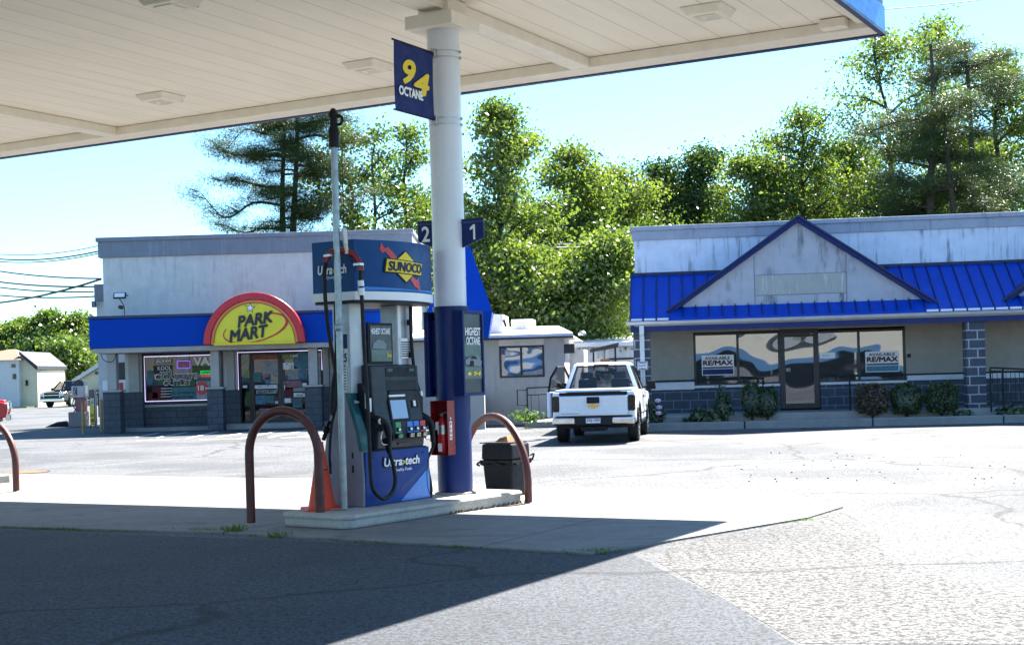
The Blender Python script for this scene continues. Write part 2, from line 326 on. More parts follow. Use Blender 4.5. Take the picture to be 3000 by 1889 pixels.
def text(s, parent, m, x0, x1, z0, y, z1=None, bold=0.0, shear=0.0, rot=0.0, ex=.002, name='lettering', flat=False, axis='y', mirror=False, h=None):
    """letters in the plane y = const of the parent's frame, filling x0..x1, baseline z0 (and height to z1)"""
    cu = bpy.data.curves.new(name, 'FONT'); cu.body = s; cu.extrude = 0; cu.offset = 0; cu.shear = shear; cu.resolution_u = 3; cu.align_x = 'CENTER'
    to = bpy.data.objects.new(name, cu); C.objects.link(to)
    dg = bpy.context.evaluated_depsgraph_get(); dg.update(); me = bpy.data.meshes.new_from_object(to.evaluated_get(dg))
    bpy.data.objects.remove(to); bpy.data.curves.remove(cu)
    xs = [v.co.x for v in me.vertices]; ys = [v.co.y for v in me.vertices]
    if not xs: return None
    a0, a1, b0, b1 = min(xs), max(xs), min(ys), max(ys)
    sx = (x1 - x0) / (a1 - a0); sz = sx if z1 is None else (z1 - z0) / (b1 - b0)
    cr, sr = math.cos(R(rot)), math.sin(R(rot)); cx, cz = (x0 + x1) / 2, z0 + sz * (b1 - b0) / 2
    for v in me.vertices:
        p, q = (v.co.x - (a0 + a1) / 2) * sx * (-1 if mirror else 1), (v.co.y - (b0 + b1) / 2) * sz
        p, q = p * cr - q * sr, p * sr + q * cr
        v.co = (cx + p, y, cz + q) if axis == 'y' else (y, -(cx + p), cz + q)
    bm = bmesh.new(); bm.from_mesh(me)
    r = bmesh.ops.extrude_face_region(bm, geom=bm.faces[:])
    for e in r['geom']:
        if isinstance(e, bmesh.types.BMVert): e.co += Vector((0, -ex, 0)) if axis == 'y' else Vector((-ex, 0, 0))
    bmesh.ops.recalc_face_normals(bm, faces=bm.faces); bm.to_mesh(me); bm.free()
    if bold:                     # heavier strokes: the same glyphs laid over themselves a little to each side
        base = [v.co.copy() for v in me.vertices]; polys = [tuple(p.vertices) for p in me.polygons]; nb = len(base); vs = []; fs = []
        bx, bz = bold * sx * .9, bold * sz * .9
        for i, (ox_, oz_) in enumerate(((0, 0), (bx, 0), (-bx, 0), (0, bz), (0, -bz), (bx * .7, bz * .7), (-bx * .7, -bz * .7), (bx * .7, -bz * .7), (-bx * .7, bz * .7))):
            e = -.00025 * i; vs += [(v.x + ox_, v.y + e, v.z + oz_) if axis == 'y' else (v.x + e, v.y + ox_, v.z + oz_) for v in base]; fs += [tuple(k + nb * i for k in p) for p in polys]
        me2 = bpy.data.meshes.new(name); me2.from_pydata(vs, [], fs); bpy.data.meshes.remove(me); me = me2
    me.materials.clear(); me.materials.append(M[m])
    o = bpy.data.objects.new(name, me); C.objects.link(o); o.parent = parent; return o
def arc(cx, cz, rx, rz, a0, a1, n=32): return [(cx + rx * math.cos(R(a0 + (a1 - a0) * i / n)), cz + rz * math.sin(R(a0 + (a1 - a0) * i / n))) for i in range(n + 1)]
def smoothpts(pts, k=6):
    pts = [Vector(p) for p in pts]; out = []
    q = [pts[0] * 2 - pts[1]] + pts + [pts[-1] * 2 - pts[-2]]
    for i in range(1, len(q) - 2):
        for j in range(k):
            t = j / k; a, b, c, d = q[i - 1], q[i], q[i + 1], q[i + 2]
            out.append(.5 * ((2 * b) + (c - a) * t + (2 * a - 5 * b + 4 * c - d) * t * t + (3 * b - a - 3 * c + d) * t ** 3))
    return out + [pts[-1]]
U = Vector((.4848, .8746, 0)); V = Vector((-.8746, .4848, 0))
def UV(u, v, z=0): return U * u + V * v + Vector((0, 0, z))
# ------------------------------------------------------------------ ground, pads, walks
g = MB(); g.quad((-400, -120, 0), (400, -120, 0), (400, 700, 0), (-400, 700, 0)); struct("ground", g, "asphalt")
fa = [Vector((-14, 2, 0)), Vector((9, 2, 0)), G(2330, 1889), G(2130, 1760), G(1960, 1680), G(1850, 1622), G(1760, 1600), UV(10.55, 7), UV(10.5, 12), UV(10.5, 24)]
g = MB(); g.quad(*[(p.x, p.y, .003) for p in fa]); struct("shade_toned_patch", g, "shade_asphalt")  # foreground sheet up to a crack line; canopy shade put into its darker colour
padpts = [UV(10.75, 24), UV(10.63, 12.26), UV(10.8, 9.31), UV(10.42, 5.07), UV(13.49, 4.23), UV(14.6, 4.2), UV(16.26, 5.45), UV(16.4, 8.9), UV(17.0, 12.0), UV(17.2, 24)]
g = MB(); g.prism([(p.x, p.y) for p in padpts], -.05, .02, 'z'); struct("concrete_pad", g, "pad_concrete")
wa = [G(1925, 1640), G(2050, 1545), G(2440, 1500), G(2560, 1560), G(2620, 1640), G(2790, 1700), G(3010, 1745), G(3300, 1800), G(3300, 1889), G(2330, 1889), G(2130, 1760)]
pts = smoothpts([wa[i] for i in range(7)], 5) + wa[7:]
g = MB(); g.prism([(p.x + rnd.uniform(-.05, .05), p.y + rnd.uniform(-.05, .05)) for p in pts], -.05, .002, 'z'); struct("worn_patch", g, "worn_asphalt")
g = MB()
for i in range(60):
    p = G(rnd.uniform(2150, 2980), rnd.uniform(1325, 1420)); r_ = rnd.uniform(.006, .016)
    g.hexa([(p.x - r_, p.y - r_, 0), (p.x + r_, p.y - r_ * .7, 0), (p.x + r_ * .8, p.y + r_, 0), (p.x - r_, p.y + r_ * .6, 0)], [(p.x - r_ * .5, p.y - r_ * .4, r_), (p.x + r_ * .4, p.y - r_ * .4, r_ * .8), (p.x + r_ * .4, p.y + r_ * .5, r_), (p.x - r_ * .5, p.y + r_ * .3, r_ * .7)])
tag(g.build("gravel_bits", "bark"), "loose dark stone chips scattered over the sunlit lot on the right", "gravel", kind='stuff')
mc = G(75, 1383); o = thing("fill_cover", (mc.x, mc.y, .004), 0, "round steel fill cover set in the concrete at the left edge, by the cut hoop", "cover")
g = MB(); g.lathe([(.02, .006), (.36, .006), (.37, .003)], 28); g.build("lid", "rust", o); g = MB(); g.lathe([(.372, .003), (.40, .008), (.42, .003)], 28); g.build("ring", "charcoal2", o)
# raised island
FI = Frame(*UV(11.3, 8.16)[:2], 54)
isl = thing("pump_island", FI.o, 54, "raised pale concrete fuel island with rounded nose and rust stains under the pump", "pump island")
g = MB(); pl = [(0, .1), (0, .86), (.1, .96), (2.9, .96), (3.0, .86), (3.0, .1), (2.9, 0), (.1, 0)]
g.prism([(x, y) for x, y in pl], .02, .155, 'z'); g.build("island_slab", "island_concrete", isl, bevel=.03)
g = MB(); g.prism([(x * 1.012 - .02, y * 1.03 - .016) for x, y in pl], .105, .162, 'z'); g.build("rim", "island_concrete", isl, bevel=.025)
g = MB()
for i in range(150):
    x = rnd.uniform(.1, 3.0); hgt = rnd.uniform(.01, .035) * (1.6 if x > 1.6 else .8)
    if rnd.random() < (.25 if x < 1 else .8):
        g.hexa([(x - .012, -.03, .005), (x + .012, -.03, .005), (x + .012, .002, .005), (x - .012, .002, .005)], [(x - .004, -.008, hgt), (x + .004, -.008, hgt), (x + .004, .002, hgt), (x - .004, .002, hgt)])
tag(g.build("weeds", "dead_grass", FI and None, loc=FI.o, rz=54), "dry brown weeds and rust along the foot of the pump island", "weeds", kind='stuff')
# white patch under the front hoop
pc = [G(*ZH(0, 1330)), G(*ZH(250, 1312)), G(*ZH(700, 1330)), G(*ZH(1050, 1345)), G(*ZH(880, 1375)), G(*ZH(650, 1378)), G(*ZH(250, 1370)), G(*ZH(40, 1350))]
g = MB(); g.prism([(p.x, p.y) for p in pc], 0, .016, 'z'); struct("concrete_patch", g, "patch_concrete")
# weeds along the pad's near edge
def blades(g, x, y, n, r, h, z=0.0):
    for _ in range(n):
        a = rnd.uniform(0, 6.28); q = r * math.sqrt(rnd.random()); px, py = x + q * math.cos(a), y + q * math.sin(a)
        hh = h * rnd.uniform(.4, 1); b = rnd.uniform(0, 6.28); wd = hh * .12 + .003; lx, ly = rnd.uniform(-.5, .5) * hh, rnd.uniform(-.5, .5) * hh
        dx, dy = wd * math.cos(b), wd * math.sin(b)
        g.add([(px - dx, py - dy, z), (px + dx, py + dy, z), (px + lx, py + ly, z + hh)], [(0, 1, 2)])
g = MB()
edge = [G(0, 1545), G(300, 1556), G(620, 1558), G(820, 1570), G(1200, 1597), G(1740, 1622), G(1800, 1614)]
for a, b in zip(edge, edge[1:]):
    n = int((b - a).length / .03)
    for i in range(n):
        p = a.lerp(b, i / n); px = pxx = 0
        k = noisev = .5 + .5 * math.sin(p.x * 2.3) * math.sin(p.x * 5.1 + 1)
        if rnd.random() < .35 + .5 * k: blades(g, p.x, p.y - .02, 4, .03, .02 + .03 * k)
for px, py, n, hh in ((580, 1556, 60, .05), (640, 1556, 60, .06), (690, 1560, 80, .11), (760, 1566, 40, .04), (820, 1572, 50, .08), (1750, 1620, 120, .05), (1680, 1618, 90, .04), (1800, 1612, 70, .04), (2310, 1528, 50, .03), (2350, 1522, 50, .03), (500, 1554, 40, .04)):
    p = G(px, py); blades(g, p.x, p.y, n, .12, hh)
tag(g.build("weeds", "weed", fix=False), "thin green weeds growing in the joint between concrete pad and asphalt", "weeds", kind='stuff')

# ------------------------------------------------------------------ canopy
cp = G(1335, 1449, .16); cp = cp + Vector((cp.x, cp.y, 0)).normalized() * .19
cu0, cv0 = cp.x * U.x + cp.y * U.y, cp.x * V.x + cp.y * V.y
can = thing("fuel_canopy", UV(cu0, cv0), 61, "large flat fuel canopy with cream ribbed underside and blue fascia over the pump", "canopy")
u0, u1, v0, v1 = -1.5 - cu0, 17.7 - cu0, 4.43 - cv0, 26 - cv0
ZB, ZD = 5.6, 5.74
g = MB(); g.box(u0 + .1, u1 - .1, v0 + .1, v1 - .1, ZD, ZD + .12); g.build("deck", "canopy_deck", can)
g = MB()
for bv in (0.0, 17.05 - cv0, 25.5 - cv0): g.box(u0 + .45, u1 - .42, bv - .14, bv + .14, ZB, ZD - .004)
g.box(u1 - .42, u1 - .02, v0 + .02, v1, ZB - .003, ZD - .006); g.box(u0, u0 + .42, v0 + .02, v1, ZB - .003, ZD - .006)
g.box(u0 + .42, u1 - .42, v0 + .02, v0 + .2, ZB + .06, ZD - .006)
g.build("perimeter_beam", "canopy_white", can, bevel=.01)
g = MB(); g.box(-.31, .31, -.31, .31, ZB - .2, ZB - .05); g.box(-.2, .2, -.2, .2, ZB - .0499, ZD - .008); g.build("column_cap", "canopy_white", can, bevel=.008)
g = MB(); g.box(u1 - .62, u1 - .423, v0 + .3, v0 + .62, ZD - .12, ZD - .01); g.build("junction_box", "canopy_white", can, bevel=.01)
g = MB(); g.box(u0, u1 + .06, v0 - .1, v0, ZB + .62, ZB + 1.5); g.box(u1, u1 + .06, v0, v1, ZB + .04, ZB + 1.5)
g.box(u0, u1 + .04, v0 - .03, v0 + .01, ZB + .02, ZB + .34); g.build("fascia", "fascia_blue", can, bevel=.008)
g = MB(); g.box(u0, u1 + .03, v0 - .01, v0 + .06, ZB + .34, ZB + .62); g.box(u0, u1 + .05, v0 - .04, v0 + .03, ZB - .02, ZB + .02); g.box(u1 - .02, u1 + .07, v0 - .02, v1, ZB - .02, ZB + .04)
g.build("fascia_trim", "fascia_dark", can)
def canopy_light(p, lab):
    q = G(*p, ZD - .12)
    o = thing("canopy_light", (q.x, q.y, ZD), 61, lab, "canopy light", "lights under the fuel canopy")
    g = MB(); g.hexa([(-.2, -.2, -.10), (.2, -.2, -.10), (.2, .2, -.10), (-.2, .2, -.10)], [(-.27, -.27, -.003), (.27, -.27, -.003), (.27, .27, -.003), (-.27, .27, -.003)]); g.build("housing", "canopy_white", o, bevel=.015)
    g = MB(); g.box(-.13, .13, -.13, .13, -.115, -.098); g.build("lens", "light_lens", o, bevel=.01)
    g = MB(); g.box(.2, .255, -.2, .2, -.08, -.03); g.build("driver_box", "silver", o, bevel=.01)
canopy_light((498, 28), "square canopy light nearest the top left of the ceiling")
canopy_light((1080, 213), "square canopy light just left of the 94 octane banner")
canopy_light((472, 304), "square canopy light low on the left, nearest the back edge of the ceiling")
canopy_light((2075, 56), "square canopy light right of the column near the blue fascia corner")

# ------------------------------------------------------------------ column and what hangs on it
CR0 = .185
col = thing("canopy_column", (cp.x, cp.y, .15), 61, "round canopy column, white above and dark blue below, standing on the pump island", "column")
zsp = P(*ZW(580, 850), cp.y)[2] - .15
g = MB(); g.lathe([(CR0, zsp), (CR0, ZB - .2 - .151)], 48); g.build("upper_shaft", "column_white", col, smooth=True)
g = MB(); g.lathe([(CR0 + .012, 0), (CR0 + .012, zsp - .05), (CR0 + .02, zsp - .05), (CR0 + .02, zsp - .003)], 48); g.build("lower_sleeve", "column_blue", col, smooth=True)
g = MB(); g.lathe([(CR0 + .05, .002), (CR0 + .05, .03), (CR0 + .013, .035)], 40); g.build("base_ring", "island_concrete", col, smooth=True)
def colz(py): return P(1330, py, cp.y)[2]
FC = Frame(cp.x, cp.y, 61)
# banner: hangs in the plane along the island, reaching from the column towards the viewer
o = fthing("hanging_banner", FC, "dark blue hanging banner with yellow 94 over white OCTANE, bracketed to the column", "banner")
xa, zta = FC.at(1153, 116, 0); _, zba = FC.at(1153, 320, 0); xb = -CR0 - .05
n = 14; g = MB(); vs = []; fs = []
for i in range(n + 1):
    x = xa + (xb - xa) * i / n
    for j in range(n + 1):
        z = zba + (zta - zba) * j / n; yy = .006 * math.sin(i * .9 + j * .25); vs += [(x, yy - .002, z), (x, yy + .002, z)]
for i in range(n):
    for j in range(n):
        a = (i * (n + 1) + j) * 2; b = a + 2; c = a + 2 * (n + 1) + 2; d = a + 2 * (n + 1)
        fs += [(a, b, c, d), (a + 1, d + 1, c + 1, b + 1)]
g.add(vs, fs); g.build("fabric", "navy_cloth", o, smooth=True, fix=False)
for z in (zta, zba):
    g = MB(); g.cyl((xa - .03, 0, z), (-CR0 - .01, 0, z), .011, n=10); g.build("rod", "black", o, smooth=True)
    g = MB(); g.box(-CR0 - .055, -CR0 - .0, -.03, .03, z - .05, z + .05); g.build("bracket", "steel", o, bevel=.006)
    for dz in (-.035, .035):
        g = MB(); rr = CR0 + .004; g.lathe([(rr, z + dz - .006), (rr + .003, z + dz - .006), (rr + .003, z + dz + .006), (rr, z + dz + .006)], 40); g.build("clamp_band", "steel", o, smooth=True)
        g = MB(); a = R(-75); g.box(rr * math.cos(a) - .012, rr * math.cos(a) + .012, rr * math.sin(a) - .02, rr * math.sin(a) + .0, z + dz - .014, z + dz + .014); g.build("clamp_screw", "steel", o, bevel=.003)
wd = xb - xa; hh = zta - zba
text("9", o, "yellow_letter", xa + wd * .20, xa + wd * .49, zba + hh * .42, -.012, zba + hh * .76, bold=.04, shear=.25, ex=.004)
text("4", o, "yellow_letter", xa + wd * .48, xa + wd * .84, zba + hh * .32, -.012, zba + hh * .63, bold=.04, shear=.2, ex=.004)
text("OCTANE", o, "white_letter", xa + wd * .08, xa + wd * .68, zba + hh * .235, -.012, zba + hh * .36, bold=.045, ex=.004)
# pump number flags
def flag(ch, sgn, lab, pt, pb, pe):
    o = fthing("number_flag", FC, lab, "sign", "pump number flags on the canopy column")
    ye, zt = FC.atx(*pt, 0); _, zb1 = FC.atx(*pb, 0); _, zb2 = FC.atx(*pe, 0); yc = sgn * (CR0 - .002)
    g = MB(); g.prism([(yc, zb2), (ye, zb1), (ye, zt), (yc, zt)] if sgn > 0 else [(ye, zb1), (yc, zb2), (yc, zt), (ye, zt)], -.012, .012, 'x'); g.build("board", "navy", o, bevel=.002)
    g = MB(); g.box(-.022, .022, min(yc, ye), max(yc, ye), zt - .05, zt - .03); g.build("rail", "fascia_dark", o)
    m = (yc + ye) / 2; w2 = .05 if ch == '2' else .021
    if ch == '1':
        g = MB(); zt2 = zt - .07; g.prism([(-m * -1 - .012 + 0, zt2 - .17), (-m * -1 - .036, zt2 - .17), (-m * -1 - .036, zt2), (-m * -1 - .014, zt2), (-m * -1 + .03, zt2 - .035), (-m * -1 + .03, zt2 - .062), (-m * -1 - .012, zt2 - .042)], -.018, -.0135, 'x'); g.build("numeral", "white_letter", o); return
    text(ch, o, "white_letter", -m - w2, -m + w2, zt - .24, -.014, zt - .07, bold=.02, axis='x', name="numeral")
flag("2", 1, "blue pennant sign numbered 2 on the left of the column", ZW(245, 30), ZW(250, 225), ZW(390, 290))
flag("1", -1, "blue pennant sign numbered 1 on the right of the column", ZW(878, -10), ZW(878, 185), ZW(712, 280))
# poster displays
yp = -.27
x0, z1 = FC.at(*ZW(672, 885), yp); x1, _ = FC.at(*ZW(875, 890), yp); _, z0 = FC.at(*ZX(480, 42), yp)
pz0, pz1 = z0, z1
o = fthing("poster_display", FC, "upright poster display reading HIGHEST OCTANE with a grey sports car, on the column's right", "poster display")
g = MB(); g.ring([(x0, z0), (x1, z0), (x1, z1), (x0, z1)], [(x0 + .035, z0 + .035), (x1 - .035, z0 + .035), (x1 - .035, z1 - .035), (x0 + .035, z1 - .035)], yp, yp + .06, True)
g.box(x0, x1, yp + .0605, yp + .13, z0, z1); g.build("frame", "navy", o, bevel=.006)
g = MB(); g.box(x0 + .03, x1 - .03, yp + .02, yp + .05, z0 + .03, z1 - .03); g.build("poster", "poster_grey", o)
hh = z1 - z0; ww = x1 - x0
g = MB(); g.box(x0 + .04, x1 - .04, yp + .014, yp + .018, z0 + hh * .2, z0 + hh * .34); g.build("road_print", "poster_green", o)
g = MB(); g.prism([(x0 + ww * .12, z0 + hh * .37), (x0 + ww * .85, z0 + hh * .34), (x0 + ww * .9, z0 + hh * .40), (x0 + ww * .75, z0 + hh * .46), (x0 + ww * .5, z0 + hh * .485), (x0 + ww * .3, z0 + hh * .45), (x0 + ww * .12, z0 + hh * .42)], yp + .008, yp + .013); g.build("car_print", "car_grey", o)
g = MB(); g.prism(arc(x0 + ww * .42, z0 + hh * .38, ww * .09, hh * .035, 0, 342, 19), yp + .003, yp + .007); g.build("wheel_print", "black", o)
g = MB(); g.prism([(x0 + ww * .1, z0 + hh * .47), (x0 + ww * .9, z0 + hh * .44), (x0 + ww * .9, z0 + hh * .62), (x0 + ww * .55, z0 + hh * .60), (x0 + ww * .1, z0 + hh * .64)], yp + .015, yp + .018); g.build("trees_print", "poster_green", o)
g = MB(); g.prism([(x0 + ww * .35, z0 + hh * .435), (x0 + ww * .68, z0 + hh * .43), (x0 + ww * .58, z0 + hh * .468), (x0 + ww * .45, z0 + hh * .468)], yp + .004, yp + .0075); g.build("window_print", "black", o)
text("HIGHEST", o, "white_letter", x0 + ww * .15, x1 - ww * .14, z1 - hh * .29, yp + .012, z1 - hh * .20, bold=.02)
text("OCTANE", o, "white_letter", x0 + ww * .19, x1 - ww * .17, z1 - hh * .40, yp + .012, z1 - hh * .31, bold=.02)
text("94", o, "yellow_letter", x0 + ww * .5, x1 - ww * .17, z0 + hh * .235, yp + .012, z0 + hh * .285, bold=.02, shear=.2)
g = MB(); g.prism([(x0 + ww * .2, z0 + hh * .26), (x0 + ww * .3, z0 + hh * .235), (x0 + ww * .4, z0 + hh * .26), (x0 + ww * .3, z0 + hh * .285)], yp + .008, yp + .012); g.build("diamond_print", "yellow_letter", o)
o = fthing("poster_display", FC, "upright dark blue poster display on the column's left, seen from its edge", "poster display")
y0, zt2 = FC.atx(*ZW(292, 908), -.1); y1 = .17; _, zb2 = FC.atx(*ZP(880, 300), -.1)
g = MB(); g.box(-.16, .26, .2, .27, zb2, zt2); g.box(-.1, .2, .17, .199, zb2 + .1, zt2 - .1); g.build("case", "navy", o, bevel=.006)
g = MB(); g.box(-.17, -.161, .205, .212, zb2, zt2); g.box(-.17, -.161, .235, .242, zb2, zt2); g.build("trim_strip", "column_blue", o)
# fire extinguisher cabinet
xf = -.36; ya, zt = FC.atx(*ZX(285, 95), xf); yb, _ = FC.atx(*ZX(80, 95), xf); _, zb = FC.atx(*ZX(290, 750), xf); xs = -CR0 - .02
o = fthing("extinguisher_cabinet", FC, "open red metal fire extinguisher box with a white FIRE label strapped to the blue column", "cabinet")
g = MB(); g.box(xs - .012, xs, ya, yb, zb, zt); g.box(xf, xs - .0121, ya, ya + .008, zb, zt); g.box(xf, xs - .0121, yb - .008, yb, zb, zt); g.box(xf, xs - .0121, ya + .0081, yb - .0081, zt - .01, zt); g.box(xf, xs - .0121, ya + .0081, yb - .0081, zb, zb + .01)
g.build("box", "red_box", o, bevel=.002)
g = MB(); g.box(xf + .035, xf + .085, ya - .004, ya - .001, zb + (zt - zb) * .28, zb + (zt - zb) * .62); g.build("label", "white_paint", o)
for i, ch in enumerate("FIRE"): text(ch, o, "red_ext", xf + .045, xf + .045 + (.012 if ch == 'I' else .03), zb + (zt - zb) * (.54 - i * .08), ya - .005, zb + (zt - zb) * (.59 - i * .08), bold=.01)
g = MB(); cm = xf + .05; g.prism([(cm, zb + (zt - zb) * .63), (cm + .02, zb + (zt - zb) * .66), (cm - .01, zb + (zt - zb) * .70), (cm + .03, zb + (zt - zb) * .68)], ya - .004, ya - .001); g.build("flame_mark", "white_paint", o)
ym = (ya + yb) / 2
e = fthing("fire_extinguisher", FC, "red fire extinguisher with a white tag standing inside the open red cabinet", "fire extinguisher")
xe = xf + .07; zz = zb + .012
g = MB(); g.lathe([(.01, zz), (.055, zz + .005), (.06, zz + .03), (.06, zz + .33), (.052, zz + .37), (.025, zz + .4), (.02, zz + .42)], 24, xe, ym); g.build("cylinder", "red_ext", e, smooth=True)
g = MB(); g.lathe([(.061, zz + .22), (.062, zz + .22), (.062, zz + .32), (.061, zz + .32)], 24, xe, ym); g.build("band", "steel", e, smooth=True)
g = MB(); g.box(xe - .02, xe + .02, ym - .02, ym + .02, zz + .42, zz + .45); g.hexa([(xe - .01, ym - .09, zz + .45), (xe + .01, ym - .09, zz + .45), (xe + .01, ym + .01, zz + .45), (xe - .01, ym + .01, zz + .45)], [(xe - .01, ym - .1, zz + .475), (xe + .01, ym - .1, zz + .475), (xe + .01, ym + .01, zz + .46), (xe - .01, ym + .01, zz + .46)]); g.build("valve_handle", "steel", e, bevel=.003)
g = MB(); g.tube(smoothpts([(xe, ym - .02, zz + .43), (xe - .03, ym - .07, zz + .38), (xe - .02, ym - .085, zz + .2), (xe - .01, ym - .075, zz + .1)]), .009); g.build("nozzle_hose", "rubber", e, smooth=True)
g = MB(); g.box(xe - .068, xe - .065, ym + .01, ym + .05, zz + .27, zz + .36); g.build("tag", "white_paint", e)
g = MB(); g.box(xe - .0645, xe - .0615, ym - .025, ym + .025, zz + .03, zz + .12); g.build("label", "white_paint", e)

# ------------------------------------------------------------------ fuel dispenser
c0 = G(*ZP(258, 1465), .16); FP = Frame(c0.x, c0.y, 57)
L, _ = FP.at(*ZP(932, 1390)); DEP = .52
pu = fthing("fuel_dispenser", FP, "blue and silver fuel dispenser with black hoses and a blue curved topper sign", "fuel pump")
zpan = FP.at(*ZP(300, 868))[1]; zcol = FP.at(*D(865, 700))[1]
ztb, ztt = FP.at(*Z2(440, 603))[1], FP.at(*Z2(430, 158))[1]; zhead = FP.at(*Z2(520, 1092))[1]
print("pump", L, zpan, zhead, ztb, ztt)
IZ = .163
g = MB(); g.box(.10, L - .01, .012, DEP, IZ, zpan); g.build("base_cabinet", "charcoal", pu)
g = MB(); g.box(.0, L, -.012, .010, IZ + .004, zpan - .01); g.build("lower_door", "panel_blue", pu, bevel=.006)
def pz(k): return IZ + (zpan - IZ) * k
g = MB(); g.quad((L * .52, -.0145, pz(.02)), (L - .004, -.0145, pz(.02)), (L - .004, -.0145, pz(.60)), ); g.build("light_stripe", "panel_light_blue", pu)
g = MB(); g.quad((L * .50, -.0142, pz(.16)), (L - .004, -.0142, pz(.62)), (L - .004, -.0142, pz(.72)), (L * .56, -.0142, pz(.30))); g.build("mid_stripe", "topper_blue", pu)
for xx in (.12, L - .12):
    g = MB(); g.cyl((xx, -.016, zpan - .07), (xx, -.011, zpan - .07), .012, n=14); g.build("door_lock", "black", pu)
text("Ultra", pu, "white_letter", L * .27, L * .545, pz(.69), -.022, pz(.84), bold=.03, shear=.15, ex=.004)
text("tech", pu, "white_letter", L * .60, L * .82, pz(.69), -.022, pz(.84), bold=.03, shear=.15, ex=.004)
text("Ultra", pu, "black", L * .265, L * .55, pz(.682), -.0155, pz(.848), bold=.09, shear=.15, ex=.003, name="lettering_shadow")
text("tech", pu, "black", L * .595, L * .825, pz(.682), -.0155, pz(.848), bold=.09, shear=.15, ex=.003, name="lettering_shadow")
text(">", pu, "yellow_letter", L * .555, L * .592, pz(.70), -.022, pz(.78), bold=.04, ex=.004)
text("Quality Fuels", pu, "white_letter", L * .43, L * .70, pz(.565), -.016, pz(.635), bold=.008, ex=.003)
# end panel: broad below, drawn in to the column above
def endprof(w0=0.0, w1=0.0):
    out = []
    zs = [IZ, zpan * .55, zpan, zpan + .2, zpan + .38, zpan + .52, zpan + .6]
    fr = [-.0, -.004, .01, .045, .10, .155, .17]
    return [(f + w0, z) for f, z in zip(fr, zs)], [(DEP - f - w0, z) for f, z in zip(fr, zs)]
a, b = endprof(); g = MB(); g.prism(a + b[::-1], -.03, .10, 'x'); g.build("end_panel", "lavender_panel", pu, bevel=.01)
g = MB(); a2 = [(p - .012, q) for p, q in a[2:]]; a3 = [(p + .035, q) for p, q in a[2:]]
g.prism([(p, q) for p, q in a2] + a3[::-1], -.034, .09, 'x'); g.build("teal_trim", "teal", pu, bevel=.004)
text("Diesel", pu, "white_letter", .03, .12, zpan + .50, .135, zpan + .53, bold=.02)
for k, (yy, q0, q1) in enumerate(((.12, .62, .75), (.12, .88, .98), (.42, .70, .82))):
    g = MB(); g.box(-.034, -.028, yy, yy + .02, IZ + (zpan - IZ) * q0, IZ + (zpan - IZ) * q1); g.build("vent_slot", "black", pu)
ctop = ztb + .02
g = MB(); g.box(.0, .26, .15, .38, zpan + .6, ctop); g.build("corner_post", "silver", pu, bevel=.012)
g = MB(); g.box(L - .30, L - .02, .15, .38, zhead, ctop); g.build("corner_post", "silver", pu, bevel=.012)
g = MB(); g.box(L - .305, L - .25, .135, .16, zhead, ctop); g.build("post_edge", "white_paint", pu, bevel=.004)
g = MB(); g.box(-.006, -.001, .18, .30, zhead - .0, zhead + .34); g.build("sticker", "white_paint", pu)
g = MB(); g.box(-.010, -.0065, .18, .30, zhead + .19, zhead + .34); g.build("sticker_header", "navy", pu)
text("25", pu, "black", -.26, -.19, zhead + .05, -.008, zhead + .14, bold=.02, axis='x', ex=.003)
text("SAVE", pu, "red_ext", -.29, -.22, zhead + .15, -.008, zhead + .175, bold=.01, axis='x', ex=.003)
g = MB(); g.box(-.006, -.001, .20, .28, zpan + .62, zpan + .92); g.build("notice", "white_paint", pu)
g = MB()
for i in range(9): g.box(-.0085, -.0065, .21, .27, zpan + .64 + i * .03, zpan + .652 + i * .03)
g.build("notice_print", "black", pu)
# small poster between the posts
g = MB(); g.box(.24, .66, .10, .13, zhead + .02, zhead + .46); g.build("poster_frame", "black", pu, bevel=.006)
g = MB(); g.box(.27, .63, .094, .099, zhead + .05, zhead + .43); g.build("small_poster", "poster_grey", pu)
g = MB(); g.box(.28, .62, .089, .093, zhead + .05, zhead + .17); g.build("road_print", "poster_green", pu)
g = MB(); g.prism([(.30, zhead + .19), (.52, zhead + .18), (.54, zhead + .23), (.48, zhead + .27), (.38, zhead + .28), (.31, zhead + .24)], .088, .0925); g.build("car_print", "car_grey", pu)
text("HIGHEST OCTANE", pu, "white_letter", .28, .60, zhead + .34, .092, zhead + .40, bold=.03)
text("94", pu, "yellow_letter", .54, .61, zhead + .09, .087, zhead + .13, bold=.02)
g = MB(); g.box(L - .28, L - .1, .125, .134, zhead + .08, zhead + .30); g.build("notice", "white_paint", pu)
g = MB(); [g.box(L - .27, L - .12, .121, .1245, zhead + .1 + i * .025, zhead + .112 + i * .025) for i in range(7)]; g.build("notice_print", "charcoal2", pu)
